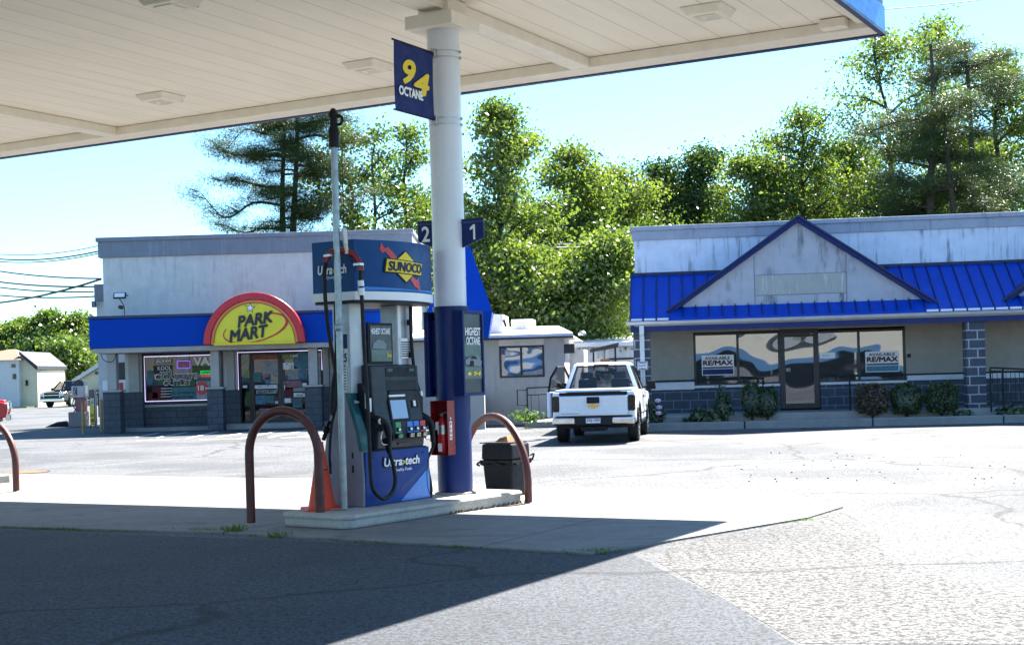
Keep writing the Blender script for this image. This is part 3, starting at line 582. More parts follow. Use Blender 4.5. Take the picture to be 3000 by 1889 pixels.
# head
hx0, hx1 = L * .16, L * .90; hz = lambda k: zpan + (zhead - zpan) * k
g = MB(); g.prism([(.0, zpan), (-.03, zpan + .02), (-.05, hz(.22)), (.01, hz(.55)), (.03, hz(1.0)), (.16, hz(1.02)), (.3, hz(1.0)), (.4, hz(.5)), (.4, zpan)], hx0, hx1, 'x')
g.build("head_housing", "charcoal2", pu, bevel=.012)
g = MB(); g.prism([(.04, zpan), (.03, hz(.6)), (.09, hz(.8)), (.36, hz(.8)), (.44, hz(.5)), (.44, zpan)], .1005, L - .02, 'x'); g.build("nozzle_housing", "charcoal", pu, bevel=.012)
fy = lambda k: -.05 + .06 * (k - .22) / .33 if k > .22 else -.05        # front surface of the head at height k
def hp(name, m, xa, xb, ka, kb, out=.006, bev=.004, parent=pu):
    g = MB(); f = lambda k: (-.05 + (k - .22) / .33 * .06 if k < .55 else .01 + (k - .55) / .45 * .02)
    x_0, x_1 = hx0 + (hx1 - hx0) * xa, hx0 + (hx1 - hx0) * xb
    g.hexa([(x_0, f(ka) - out, hz(ka)), (x_1, f(ka) - out, hz(ka)), (x_1, f(ka) + .02, hz(ka)), (x_0, f(ka) + .02, hz(ka))],
           [(x_0, f(kb) - out, hz(kb)), (x_1, f(kb) - out, hz(kb)), (x_1, f(kb) + .02, hz(kb)), (x_0, f(kb) + .02, hz(kb))])
    return g.build(name, m, parent, bevel=bev)
hp("price_display", "black", .30, .95, .87, .98); 
for xa in (.34, .8): hp("display_digits", "teal", xa, xa + .1, .93, .965, .0085, 0)
hp("receipt_recess", "charcoal", .30, .95, .70, .82, .004); hp("display_hood", "charcoal", .32, .97, .565, .70, .016, .01)
hp("label_strip", "white_paint", .32, .66, .625, .65, .018, .002)
sc = hp("screen_surround", "black", .30, .72, .34, .60, .014, .006); hp("screen", "screen", .33, .66, .36, .585, .0175, .003)
hp("card_slot", "black", .80, .93, .48, .60, .010); hp("card_mark", "white_paint", .83, .88, .50, .58, .0125, .001)
def lowp(name, m, xa, xb, ka, kb, out=.006, bev=.003):
    g = MB(); f = lambda k: -.05 + max(0, (k - .22)) / .33 * .06 if k > .22 else -.03 - .02 * k / .22
    x_0, x_1 = hx0 + (hx1 - hx0) * xa, hx0 + (hx1 - hx0) * xb
    g.hexa([(x_0, f(ka) - out, hz(ka)), (x_1, f(ka) - out, hz(ka)), (x_1, f(ka) + .02, hz(ka)), (x_0, f(ka) + .02, hz(ka))],
           [(x_0, f(kb) - out, hz(kb)), (x_1, f(kb) - out, hz(kb)), (x_1, f(kb) + .02, hz(kb)), (x_0, f(kb) + .02, hz(kb))]); return g.build(name, m, pu, bevel=bev)
lowp("grade_panel", "charcoal", .30, 1.02, .10, .33, .02, .01)
for i, (m, xa) in enumerate((("btn_green", .35), ("btn_blue", .60), ("btn_blue", .74), ("btn_red", .88))):
    lowp("grade_strip", m, xa, xa + .115, .125, .32, .026); lowp("price_window", "black", xa + .015, xa + .10, .205, .255, .03)
    lowp("price_mark", "white_letter", xa + .04, xa + .08, .215, .245, .0325, 0)
    lowp("grade_button", "black", xa - .005, xa + .12, .12, .185, .045, .01); lowp("button_face", "cream" if i else "btn_green", xa + .02, xa + .10, .13, .175, .049, .004)
for i, s in enumerate(("87", "89", "94")):
    x_ = hx0 + (hx1 - hx0) * (.63 + .14 * i); text(s, pu, "black", x_, x_ + .04, hz(.14), -.108, hz(.165), ex=.002)
lowp("lower_trim", "charcoal2", .42, .68, .045, .07, .012); lowp("side_label", "white_paint", 1.06, 1.10, .62, .68, -.0, .001)
g = MB(); g.box(hx0 - .10, hx0 - .05, .02, .035, hz(.5), hz(.68)); g.box(hx0 - .045, hx0 - .01, .02, .035, hz(.46), hz(.62)); g.build("grade_sticker", "white_paint", pu)
# topper: bow fronted
zb_, zt_ = ztb, ztt
xt0, xt1 = -.10, FP.at(*Z2(962, 640), .02)[0]
print("topper", xt0, xt1)
def bow(y0, d, x0, x1, n=20, sg=-1): return [(x0 + (x1 - x0) * i / n, y0 + sg * d * (1 - (2 * i / n - 1) ** 2)) for i in range(n + 1)]
def topper(name, m, o, za, zb2, x0=xt0, x1=xt1, **k):
    g = MB(); f = bow(-.02 - o, .17, x0 - o, x1 + o); bk = bow(.56 + o, .17, x0 - o, x1 + o, sg=1)
    g.prism(f + bk[::-1], za, zb2, 'z'); return g.build(name, m, pu, **k)
band = ztb + (ztt - ztb) * .145
topper("topper_base", "white_paint", .0, ztb + .0, band - .003, smooth=True); topper("topper_soffit", "charcoal", -.02, ztb - .03, ztb - .002)
topper("topper_sign", "topper_blue", -.008, band, ztt, smooth=True)
def tface(x, o=.012):           # y of the bowed sign face at x
    t = (x - xt0) / (xt1 - xt0); return -.012 - .17 * (1 - (2 * t - 1) ** 2) - o
def bowstrip(name, m, poly, o=.012):   # polygon in (x,z) laid onto the bowed face
    g = MB(); bm = bmesh.new(); vs = [bm.verts.new((x, 0, z)) for x, z in poly]; bm.faces.new(vs)
    bmesh.ops.triangulate(bm, faces=bm.faces[:])
    for _ in range(3): bmesh.ops.subdivide_edges(bm, edges=bm.edges[:], cuts=1, use_grid_fill=True)
    for v_ in bm.verts: v_.co.y = tface(v_.co.x, o)
    me = bpy.data.meshes.new(name); bm.to_mesh(me); bm.free(); me.materials.append(M[m])
    ob = bpy.data.objects.new(name, me); C.objects.link(ob); ob.parent = pu; return ob
hb = ztt - band; tx = lambda k: xt0 + (xt1 - xt0) * k; tz = lambda k: band + hb * k
bowstrip("blue_glow", "topper_glow", [(tx(.02), tz(.015)), (tx(.98), tz(.015)), (tx(.98), tz(.08)), (tx(.6), tz(.05)), (tx(.02), tz(.09))], .004)
cx_, cz_ = .48, .50
def dia(k, x0, x1, z0, z1): return [(tx(cx_ + a_ * x0), tz(cz_ + b_ * z0)) for a_, b_ in ((-1, 0), (0, -1), (1, 0), (0, 1))]
bowstrip("arrow_mark", "sign_red", [(tx(.225), tz(.95)), (tx(.26), tz(.84)), (tx(.29), tz(.87)), (tx(.42), tz(.60)), (tx(.36), tz(.56)), (tx(.26), tz(.78)), (tx(.235), tz(.75)), (tx(.21), tz(.82))], .006)
bowstrip("arrow_mark", "sign_red", [(tx(.56), tz(.35)), (tx(.62), tz(.25)), (tx(.66), tz(.30)), (tx(.69), tz(.03)), (tx(.59), tz(.13)), (tx(.605), tz(.17)), (tx(.52), tz(.30))], .006)
bowstrip("diamond_outline", "black", [(tx(cx_ - .20), tz(.5)), (tx(cx_), tz(.17)), (tx(cx_ + .20), tz(.5)), (tx(cx_), tz(.83))], .008)
bowstrip("diamond", "yellow_letter", [(tx(cx_ - .183), tz(.5)), (tx(cx_), tz(.20)), (tx(cx_ + .183), tz(.5)), (tx(cx_), tz(.80))], .011)
bowstrip("name_plate_outline", "black", [(tx(cx_ - .245), tz(.37)), (tx(cx_ + .225), tz(.33)), (tx(cx_ + .25), tz(.60)), (tx(cx_ - .225), tz(.655))], .014)
bowstrip("name_plate", "yellow_letter", [(tx(cx_ - .228), tz(.39)), (tx(cx_ + .212), tz(.35)), (tx(cx_ + .235), tz(.585)), (tx(cx_ - .21), tz(.635))], .017)
tt = text("SUNOCO", pu, "navy", tx(cx_ - .20), tx(cx_ + .21), tz(.40), 0, tz(.58), bold=.03, shear=.15, rot=-1.2, ex=.003)
for v_ in tt.data.vertices: v_.co.y += tface(v_.co.x, .022)
# end face of the topper (towards the viewer's left)
def endtext(s, m, k0, k1, z0, z1, o, bold): return text(s, pu, m, -k1, -k0, tz(z0), xt0 - o, tz(z1), bold=bold, shear=.15, axis='x', ex=.003)
EY = lambda k: .56 * (1 - k)
endtext("Ultra", "white_letter", EY(.50), EY(.16), .36, .53, -.002, .03); endtext("tech", "white_letter", EY(.84), EY(.55), .36, .53, -.002, .03)
endtext("Quality Fuels", "white_letter", EY(.74), EY(.36), .25, .32, -.002, .0); endtext(">", "yellow_letter", EY(.545), EY(.505), .37, .45, -.002, .03)
# nozzles
def nozzle(x, y, z, flip=1, ang=0):
    g = MB(); g.T = Matrix.Translation((x, y, z)) @ Matrix.Rotation(R(ang), 4, 'Z')
    g.tube(smoothpts([(-.06 * flip, .10, .10), (-.03 * flip, .02, .07), (.03 * flip, -.05, .0), (.055 * flip, -.06, -.12), (.06 * flip, -.06, -.22)]), [.03] * 6 + [.04] * 6 + [.036] * 6 + [.028] * 7, 10)
    g.box(-.03, .03, -.05, .03, -.06, .06); o_ = g.build("nozzle", "black", pu, smooth=True)
    g = MB(); g.T = Matrix.Translation((x, y, z)) @ Matrix.Rotation(R(ang), 4, 'Z')
    g.tube(smoothpts([(.03 * flip, -.04, -.03), (-.05 * flip, -.05, -.08), (-.05 * flip, -.05, -.18), (.04 * flip, -.055, -.2)]), .007, 6); g.build("trigger_guard", "steel", o_, smooth=True)
def W(zf, d, *pts): return [(lambda q: (q[0], d, q[1]))(FP.at(*zf(*p), d)) for p in pts]
n1 = W(ZP, -.13, (415, 600))[0]; nozzle(*n1)
n2 = W(ZP, .0, (880, 560))[0]; nozzle(n2[0], n2[1], n2[2], 1)
g = MB(); q = W(ZP, -.15, (405, 555))[0]; g.T = Matrix.Translation(q); g.cyl((0, .0, 0), (0, -.012, 0), .03, n=16); g.build("grade_badge", "cream", pu)
q = W(Z2, -.13, (447, 385), (447, 470), (452, 560), (458, 640), (475, 1000)) + W(ZP, -.13, (270, 200), (285, 500), (300, 850), (315, 1150), (345, 1290), (440, 1372), (530, 1320), (570, 1200), (558, 1060), (530, 950), (508, 880))
g = MB(); g.tube(smoothpts(q, 5), .021, 10); g.build("hose", "rubber", pu, smooth=True)
q = W(ZP, -.14, (508, 880), (490, 810), (460, 770), (452, 740)); g = MB(); g.tube(smoothpts(q), .028, 10); g.build("hose_swivel", "black", pu, smooth=True)
q = W(Z2, -.13, (446, 458), (450, 500)); g = MB(); g.cyl(q[0], q[1], .032); q = W(Z2, -.13, (451, 515), (453, 568)); g.cyl(q[0], q[1], .034); g.build("breakaway_coupling", "white_paint", pu, smooth=True)
q = W(Z2, .1, (815, 650), (822, 900), (845, 1150), (885, 1440)) + W(ZP, .0, (850, 490), (880, 520)); g = MB(); g.tube(smoothpts(q), .019, 10); g.build("hose", "rubber", pu, smooth=True)
q = W(ZP, .0, (905, 545), (945, 610), (965, 700), (985, 770), (955, 860), (910, 960), (895, 1100), (900, 1230), (925, 1320), (948, 1340), (950, 1250), (930, 1130), (915, 1050)); g = MB(); g.tube(smoothpts(q), .017, 10); g.build("hose", "rubber", pu, smooth=True)
for p in ((808, 770), (822, 1010)):
    q = W(Z2, .1, p)[0]; g = MB(); g.T = Matrix.Translation(q); g.cyl((0, 0, -.03), (0, 0, .03), .03); g.build("breakaway_coupling", "black", pu, smooth=True)
# diesel hose on the end side, lifted by the retriever saddle
EX = -.22
def WX(zf, x, *pts): return [(lambda q: (x, q[0], q[1]))(FP.atx(*zf(*p), x)) for p in pts]
q = WX(Z2, EX, (188, 322), (178, 420), (185, 600), (205, 800), (228, 950), (258, 1120), (268, 1260), (262, 1380), (242, 1445), (232, 1400), (240, 1250), (262, 1100)) + WX(Z2, EX + .1, (268, 900), (262, 700), (262, 620))
g = MB(); g.tube(smoothpts(q, 5), .021, 10); g.build("hose", "rubber", pu, smooth=True)
q = WX(ZH, EX + .05, (945, 190), (915, 330), (900, 480), (895, 640), (905, 800)); g = MB(); g.tube(smoothpts(q), .014, 8); g.build("hose", "rubber", pu, smooth=True)
q = WX(ZH, EX + .05, (895, 280), (870, 340), (855, 400), (835, 465)); g = MB(); g.tube(smoothpts(q), [.02] * 6 + [.035] * 6 + [.022] * 7, 8); g.build("nozzle", "black", pu, smooth=True)
# retriever pole
pb = G(*ZH(1040, 1150), .163); ptop = P(*D(786, 343), pb.y)
ht = thing("hose_retriever_pole", pb, 61, "tall galvanised hose retriever pole with a black pulley head in front of the pump", "pole")
hgt = ptop.z - pb.z
g = MB(); g.lathe([(.036, 0), (.036, hgt * .5), (.034, hgt)], 20); g.build("tube", "galvanised", ht, smooth=True)
g = MB(); g.lathe([(.036, hgt * .49), (.043, hgt * .495), (.043, hgt * .505), (.036, hgt * .51)], 20); g.build("joint_collar", "galvanised", ht, smooth=True)
g = MB(); g.lathe([(.055, hgt - .02), (.055, hgt + .16), (.04, hgt + .2), (.036, hgt + .28), (.05, hgt + .3), (.05, hgt + .33), (.02, hgt + .38)], 18); g.build("pulley_head", "black", ht, smooth=True)
g = MB(); g.box(-.12, .12, -.12, .12, .001, .014); g.build("base_plate", "galvanised", ht, bevel=.003)
g = MB(); g.tube(arc3 := [(0.03 + .0, -.045 + .045 * math.cos(t), hgt + .26 + .045 * math.sin(t)) for t in [i * .4 for i in range(16)]], .016, 6); g.build("pulley_loop", "black", ht, smooth=True)
FPole = Frame(pb.x, pb.y, 61)
# cable, tape and saddle
sad = fthing("hose_saddle", FP, "red curved hose saddle hung on a thin cable beside the galvanised pole", "hose saddle")
tp = P(*D(803, 300), pb.y); bt = P(*Z2(325, 100), pb.y)
g = MB(); g.tube([FP.loc(tp), FP.loc(bt)], .004, 5); g.build("cable", "wire", sad)
aw = [FP.loc(P(*Z2(*p), pb.y + .02)) for p in ((185, 322), (200, 285), (235, 250), (290, 240), (340, 245), (390, 268), (425, 310), (445, 350), (447, 385))]
g = MB(); g.tube(smoothpts(aw, 4), .034, 10); g.build("saddle", "red_box", sad, smooth=True)
g = MB(); g.tube([FP.loc(P(*Z2(*p), pb.y)) for p in ((322, 70), (325, 140), (335, 200), (345, 262))], .022, 6); g.build("tape_wrap", "cream", sad)
g = MB(); a = [FP.loc(P(*Z2(*p), pb.y - .03)) for p in ((318, 75), (345, 78), (352, 185), (330, 180))]; g.add([tuple(p) for p in a] + [tuple(p + Vector((0, .012, 0))) for p in a], [(0, 1, 2, 3), (7, 6, 5, 4), (0, 4, 5, 1), (1, 5, 6, 2), (2, 6, 7, 3), (3, 7, 4, 0)]); g.build("tape_tail", "white_paint", sad)
for p in ((210, 275), (430, 340)):
    g = MB(); c = FP.loc(P(*Z2(*p), pb.y)); g.T = Matrix.Translation(c); g.box(-.03, .03, -.045, .045, -.012, .012); g.build("clamp", "steel", sad)
# cone
cc = G(*ZH(808, 1160), .16); k_ = 1 / 282.
o = thing("traffic_cone", (cc.x, cc.y + .1, .157), 20, "orange traffic cone behind the front hoop, on the island beside the pump", "traffic cone")
ch = (P(*ZH(830, 480), cc.y + .1).z - .16)
g = MB(); g.box(-.19, .19, -.19, .19, .001, .028); g.build("base", "cone_orange", o, bevel=.012)
g = MB(); g.lathe([(.145, .029), (.135, .06), (.085, ch * .5), (.035, ch * .93), (.03, ch)], 28); g.build("cone_body", "cone_orange", o, smooth=True)
g = MB(); g.lathe([(.0755, ch * .58), (.074, ch * .6)], 28); g.build("scuff_band", "black", o, smooth=True)
# hoops
def hoop(pa, pb_, ptop, r, lab, zt=0.0):
    a = G(*pa, zt); b = G(*pb_, zt); m_ = (a + b) / 2; d = b - a; hw = d.length / 2; ht_ = P(*ptop, m_.y).z - r
    o = thing("hoop_bollard", (m_.x, m_.y, 0), math.degrees(math.atan2(d.y, d.x)), lab, "bollard", "red steel hoop bollards guarding the pump islands")
    pts = [(-hw, 0, -.05), (-hw, 0, .3), (-hw, 0, ht_ - hw)] + [(-hw * math.cos(R(t)), 0, ht_ - hw + hw * math.sin(R(t))) for t in range(9, 180, 9)] + [(hw, 0, ht_ - hw), (hw, 0, .3), (hw, 0, -.05)]
    g = MB(); g.tube(pts, r, 20); g.build("pipe", "hoop_red", o, smooth=True)
    for x in (-hw, hw): g = MB(); g.lathe([(r + .03, .0), (r + .012, .022), (r + .001, .03)], 20, x, 0); g.build("footing_collar", "island_concrete", o, smooth=True)
    return o
hoop(ZH(122, 1312), ZH(805, 1336), ZH(420, 132), .047, "dark red steel hoop bollard in front of the traffic cone, nearest the camera")
hoop((1358, 1455), ZX(1265, 1345), ZX(900, 235), .044, "rust red steel hoop bollard behind the blue column, beside the grey trash bins")
hoop((-95, 1436), (48, 1443), (-20, 1228), .047, "red steel hoop bollard cut by the left edge of the picture")
il = G(-60, 1432); o = thing("pump_island", (il.x - .9, il.y + .4, 0), 54, "pale end of a second pump island at the left edge of the picture", "pump island")
g = MB(); g.box(-.5, 1.1, -.45, .45, 0, .155); g.build("island_slab", "island_concrete", o, bevel=.03)
# trash bins
def bin_(loc, rz, wx, wy, hh, m, lab):
    o = thing("trash_bin", loc, rz, lab, "trash bin")
    g = MB(); a, b = wx * .42, wy * .42; c, d = wx / 2, wy / 2
    g.hexa([(-a, -b, 0), (a, -b, 0), (a, b, 0), (-a, b, 0)], [(-c * .96, -d * .96, hh * .66), (c * .96, -d * .96, hh * .66), (c * .96, d * .96, hh * .66), (-c * .96, d * .96, hh * .66)]); g.build("body", m, o, bevel=.03)
    g = MB(); g.box(-c, c, -d, d, hh * .66, hh * .70); g.build("rim", "charcoal2", o, bevel=.01)
    g = MB(); g.hexa([(-c, -d, hh * .705), (c, -d, hh * .705), (c, d, hh * .705), (-c, d, hh * .705)], [(-c * .97, -d * .97, hh), (c * .97, -d * .97, hh), (c * .97, d * .97, hh), (-c * .97, d * .97, hh)]); g.build("lid", m, o, bevel=.025)
    return o, c, d
nc = G(1503, 1461); bh = (1461 - 1300) / (F / nc.y); c, d = .235, .215; bc = nc + U * c + V * d
o, c, d = bin_((bc.x, bc.y, 0), 61, c * 2, d * 2, bh, "bin_dark", "dark square trash bin with a bag under its lid, behind the rust red hoop")
g = MB(); n_ = 80; rim_ = []
for k in range(n_):
    t = k / n_ * 4; e_, f_ = int(t), t - int(t); cs = [(-c, -d), (c, -d), (c, d), (-c, d), (-c, -d)]; rim_.append((1.04 * (cs[e_][0] + (cs[e_ + 1][0] - cs[e_][0]) * f_), 1.04 * (cs[e_][1] + (cs[e_ + 1][1] - cs[e_][1]) * f_)))
for k in range(n_):
    (x, y), (x2, y2) = rim_[k], rim_[(k + 1) % n_]; g.quad((x, y, bh * .7), (x2, y2, bh * .7), (x2 * 1.01, y2 * 1.01, bh * (.63 + .03 * math.sin((k + 1) % n_ * .785))), (x * 1.01, y * 1.01, bh * (.63 + .03 * math.sin(k * .785))))
g.build("bag", "black", o)
for pts_ in ([(-c * 1.05, d * .2, bh * .69), (-c * 1.08, -d * .5, bh * .60), (-c * 1.06, -d, bh * .66)], [(-c * 1.04, d, bh * .68), (-c * 1.1, d * 1.2, bh * .63), (-c * 1.04, d * 1.05, bh * .6)], [(c, -d, bh * .75), (c * 1.2, -d * 1.1, bh * .78), (c * 1.1, -d * 1.05, bh * .66)]):
    g = MB(); g.tube(smoothpts(pts_), .012, 6); g.build("bag_tie", "black", o)
o = thing("cardboard_scrap", (bc.x, bc.y, bh + .003), 61, "crumpled brown cardboard scrap on a black tray lying on the trash bin", "cardboard")
g = MB(); g.box(-.2, .2, -.19, .25, .0, .012); g.build("tray", "black", o)
g = MB(); g.hexa([(-.08, -.08, .013), (.1, -.1, .013), (.11, .08, .013), (-.08, .1, .013)], [(-.02, -.03, .08), (.05, -.05, .10), (.06, .02, .07), (-.05, .05, .06)]); g.build("crumpled_box", "cardboard", o)
# ------------------------------------------------------------------ convenience store
FS = Frame(-9, 45.5, 0)
st = fthing("convenience_store", FS, "grey stucco convenience store with a blue awning band, block piers and poster-filled windows", "store")
PD = -1.75                                     # front of the piers
def s2(zf, a, b, d):                            # two photograph corners -> x0,x1,z0,z1
    p, q = FS.at(*zf(*a), d), FS.at(*zf(*b), d); return min(p[0], q[0]), max(p[0], q[0]), min(p[1], q[1]), max(p[1], q[1])
zroof = FS.at(*ZF(300, 75))[1]; xl = FS.at(*ZF(318, 500))[0]; xr = FS.at(1203, 700)[0]
zband = FS.at(*ZF(318, 335))[1]; zsill = FS.at(*Z7(90, 1090))[1]; zaw0 = FS.at(*Z1(560, 825), -2.0)[1]; zaw1 = FS.at(*Z1(560, 640), -2.0)[1]
wx0, wx1, wz0, wz1 = s2(Z7, (92, 1055), (940, 515), 0); dx0, dx1, dz0, dz1 = s2(Z7, (1150, 1275), (2045, 490), 0)
print("store", zroof, zband, zaw0, zaw1, zsill, (wx0, wx1, wz0, wz1), (dx0, dx1, dz0, dz1), xl, xr)
WK = FS.at(*Z7(1100, 1285), -.3)[1]
pl_ = FS.at(*Z1(800, 1200))[0]
DPT = 9
g = MB()
g.box(xl, xr, 0, .25, wz1 + .12, zband - .003); g.box(pl_, wx0 - .05, .001, .25, zsill, wz1 + .1195); g.box(wx1 + .05, dx0 - .05, .001, .25, zsill, wz1 + .1195); g.box(dx1 + .05, xr, .001, .25, zsill, wz1 + .1195)
g.box(xl, xl + .25, .2501, DPT, 3.0, zband - .004); g.box(pl_, pl_ + .25, .2501, DPT, .4, 2.999); g.box(xl, xr, DPT, DPT + .2, 0, zband - .005)
g.build("upper_wall", "store_wall", st)
g = MB(); g.box(xr - .25, xr, .2502, DPT - .001, 0, zband - .004); g.build("side_wall", "white_wall", st)
for x0_, x1_, z0_ in ((pl_ - .01, wx1 + .05, 0), (wx1 + .0501, dx0 - .05, WK - .02), (dx1 + .05, xr, 0)): g = MB(); g.box(x0_, x1_, -.06, .2, z0_, zsill - .06); g.build("block_wainscot", "store_block", st, bevel=.01)
g = MB(); g.box(pl_ - .03, wx1 + .05, -.10, -.0, zsill - .059, zsill + .02); g.box(wx1 + .0501, dx0 - .06, -.10, -.0, zsill - .059, zsill + .02); g.box(dx1 + .06, xr, -.1, 0, zsill - .059, zsill + .02); g.build("sill", "store_post", st, bevel=.008)
g = MB(); g.box(xl - .12, xr + .05, -.08, .30, zband, zroof - .14); g.box(xl - .12, xl + .3, .301, DPT + .3, zband, zroof - .14); g.box(xr - .3, xr + .05, .301, DPT + .3, zband, zroof - .14); g.build("parapet_band", "store_band", st)
g = MB(); g.box(xl - .18, xr + .1, -.14, .36, zroof - .139, zroof); g.box(xl - .18, xl + .36, .361, DPT + .36, zroof - .139, zroof); g.box(xr - .36, xr + .1, .361, DPT + .36, zroof - .139, zroof); g.build("coping", "store_band", st, bevel=.02)
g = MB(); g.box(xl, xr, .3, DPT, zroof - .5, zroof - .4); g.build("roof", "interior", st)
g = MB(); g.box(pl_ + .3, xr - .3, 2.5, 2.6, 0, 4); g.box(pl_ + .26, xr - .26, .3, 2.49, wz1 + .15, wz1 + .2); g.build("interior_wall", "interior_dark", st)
# recessed left wing
ax0 = FS.at(*Z1(600, 420), 3)[0]; az = FS.at(*Z1(600, 418), 3)[1]; az2 = FS.at(*Z1(610, 525), 3)[1]; ax1 = FS.at(*Z1(613, 600), 3)[0]
g = MB(); g.box(ax1, pl_ - .002, 3, 8, 0, az2 - .002); g.build("wing_wall", "store_wall", st)
g = MB(); g.box(ax0, xl - .185, 2.9, 8.1, az2, az); g.build("wing_band", "store_band", st, bevel=.02)
q = s2(Z1, (590, 565), (612, 525), 2.9); g = MB(); g.box(q[0], q[1], 2.7, 2.9, q[2], q[3]); g.build("wing_light", "store_band", st, bevel=.02)
q = s2(Z1, (795, 1020), (813, 912), 3); g = MB(); g.box(q[0] - .3, q[1], 2.94, 2.995, q[2] - 1.2, q[3]); g.build("side_door", "frame_black", st)
# awning
ax_0 = FS.at(*Z1(562, 640), -2.0)[0]; ax_1 = FS.at(1137, 920, -2.0)[0]
g = MB(); g.box(ax_0, ax_1, -2.0, -.005, zaw0, zaw1); g.box(ax_0, xl - .005, -.005, 2.0, zaw0, zaw1); g.build("awning_band", "store_blue", st, bevel=.02)
g = MB(); g.box(ax_0 - .02, ax_1 + .02, -2.05, -.15, zaw1 + .003, zaw1 + .09); g.build("awning_cap", "fascia_dark", st, bevel=.01)
g = MB(); g.box(ax_0 + .1, ax_1 - .08, -1.95, -.1, zaw0 - .16, zaw0 - .004); g.build("awning_beam", "store_post", st, bevel=.015)
# piers
def pier(zf, a, b, d, w=.5, low="store_block"):
    q = s2(zf, a, b, d); xm = (q[0] + q[1]) / 2; wz = q[1] - q[0]
    g = MB(); g.box(q[0], q[1], d, d + wz, 0, q[3]); p_ = g.build("pier", low, st, bevel=.015)
    g = MB(); g.box(q[0] - .04, q[1] + .04, d - .04, d + wz + .04, q[3] + .002, q[3] + .06); g.build("cap", "store_post", p_, bevel=.01)
    g = MB(); g.box(xm - wz * .27, xm + wz * .27, d + wz * .2, d + wz * .75, q[3] + .061, zaw0 - .162); g.build("post", "store_post", p_, bevel=.01)
pier(Z1, (658, 1365), (760, 1100), PD); pier(Z7, (792, 1370), (955, 905), PD); pier(Z7, (1880, 1370), (2052, 880), PD)
for a, b in (((970, 1290), (1150, 915)), ((2058, 1290), (2200, 880))):
    q = s2(Z7, a, b, -.35); g = MB(); g.box(q[0], q[1], -.35, -.062, WK - .15, q[3]); g.build("pilaster", "store_block", st, bevel=.015)
    g = MB(); g.box(q[0] + .12, q[1] - .18, -.3, -.002, q[3] + .001, zaw0 - .162); g.build("post", "store_post", st, bevel=.01)
q = s2(Z1, (792, 1345), (905, 1100), -.3); g = MB(); g.box(q[0], q[1], -.3, -.062, 0, q[3]); g.build("pilaster", "store_block", st, bevel=.015)
g = MB(); g.box(q[0] + .15, q[1] - .12, -.25, -.062, q[3] + .001, zaw0 - .162); g.build("post", "store_post", st, bevel=.01)
# windows and doors
def framed(parent, nm, x0, x1, z0, z1, d, t=.06, bars=(), m="frame_black", gm="mart_glass"):
    g = MB(); g.ring([(x0, z0), (x1, z0), (x1, z1), (x0, z1)], [(x0 + t, z0 + t), (x1 - t, z0 + t), (x1 - t, z1 - t), (x0 + t, z1 - t)], d - .03, d + .08, True)
    for b_ in bars: g.box(b_ - t / 2, b_ + t / 2, d - .025, d + .075, z0 + t + .001, z1 - t - .001)
    w_ = g.build(nm, m, parent)
    g = MB(); g.box(x0 + t + .001, x1 - t - .001, d + .02, d + .03, z0 + t + .001, z1 - t - .001); g.build("glass", gm, w_); return w_
win = framed(st, "window", wx0 - .05, wx1 + .05, wz0 - .05, wz1 + .05, 0, .07)
g = MB(); e_ = .03; g.tube([(wx0 + e_, -.05, wz0 + e_), (wx1 - e_, -.05, wz0 + e_), (wx1 - e_, -.05, wz1 - e_), (wx0 + e_, -.05, wz1 - e_), (wx0 + e_, -.05, wz0 + e_)], .010, 6); g.build("rope_light", "rope_light", win)
g = MB(); g.tube([(dx0 - .01, -.05, dz0 + .1), (dx0 - .01, -.05, dz1 + .04), (dx1 + .03, -.05, dz1 + .04), (dx1 + .03, -.05, dz0 + 1.6)], .010, 6); g.build("rope_light", "rope_light", st)
side = FS.at(*Z7(1270, 800))[0]; mid = FS.at(*Z7(1607, 800))[0]; dr = FS.at(*Z7(1930, 800))[0]
framed(st, "sidelight", dx0 + .03, side - .002, WK, dz1, 0, .05)
for a_, b_, hs in ((side, mid, 1), (mid, dr + .1, -1)):
    d_ = framed(st, "door", a_ + .004, b_ - .004, WK, dz1, 0, .10)
    hx = b_ - .12 if hs > 0 else a_ + .12; hz0, hz1 = FS.at(*Z7(1600, 930))[1], FS.at(*Z7(1600, 850))[1]
    g = MB(); g.tube(smoothpts([(hx, -.03, hz0), (hx + .0, -.11, hz0 + .02), (hx, -.11, hz1 - .02), (hx, -.03, hz1)]), .016, 8); g.build("handle", "steel", d_, smooth=True)
framed(st, "sidelight", dr + .104, dx1 + .05, WK, dz1, 0, .05)
# posters and letters on the glass (each a flat sheet just inside / on the pane)
def sheet(zf, a, b, m, d=-.012, nm="poster", parent=None):
    q = s2(zf, a, b, d); g = MB(); g.box(q[0], q[1], d, d + .006, q[2], q[3]); return g.build(nm, m, parent or st)
def wtext(s, m, zf, a, b, d=-.02, **k):
    q = s2(zf, a, b, d); return text(s, st, m, q[0], q[1], q[2], d, q[3], **k)
for nm, c in (("p_green", (.08, .2, .06)), ("p_teal", (.1, .3, .32)), ("p_maroon", (.2, .01, .03)), ("p_pale", (.5, .52, .55)), ("p_pink", (.6, .25, .3)), ("p_lime", (.35, .5, .12)), ("p_sky", (.12, .35, .5)), ("p_orange", (.6, .12, .06)), ("p_cream", (.62, .6, .5))):
    plain(nm, tuple(k_ * .62 for k_ in c), .35, var=.35, scale=9, spec=.2)
sheet(Z7, (390, 1025), (655, 880), "p_teal"); sheet(Z7, (400, 880), (650, 800), "p_green"); sheet(Z7, (455, 745), (585, 530), "p_pale"); sheet(Z7, (470, 675), (580, 600), "p_pink", -.02)
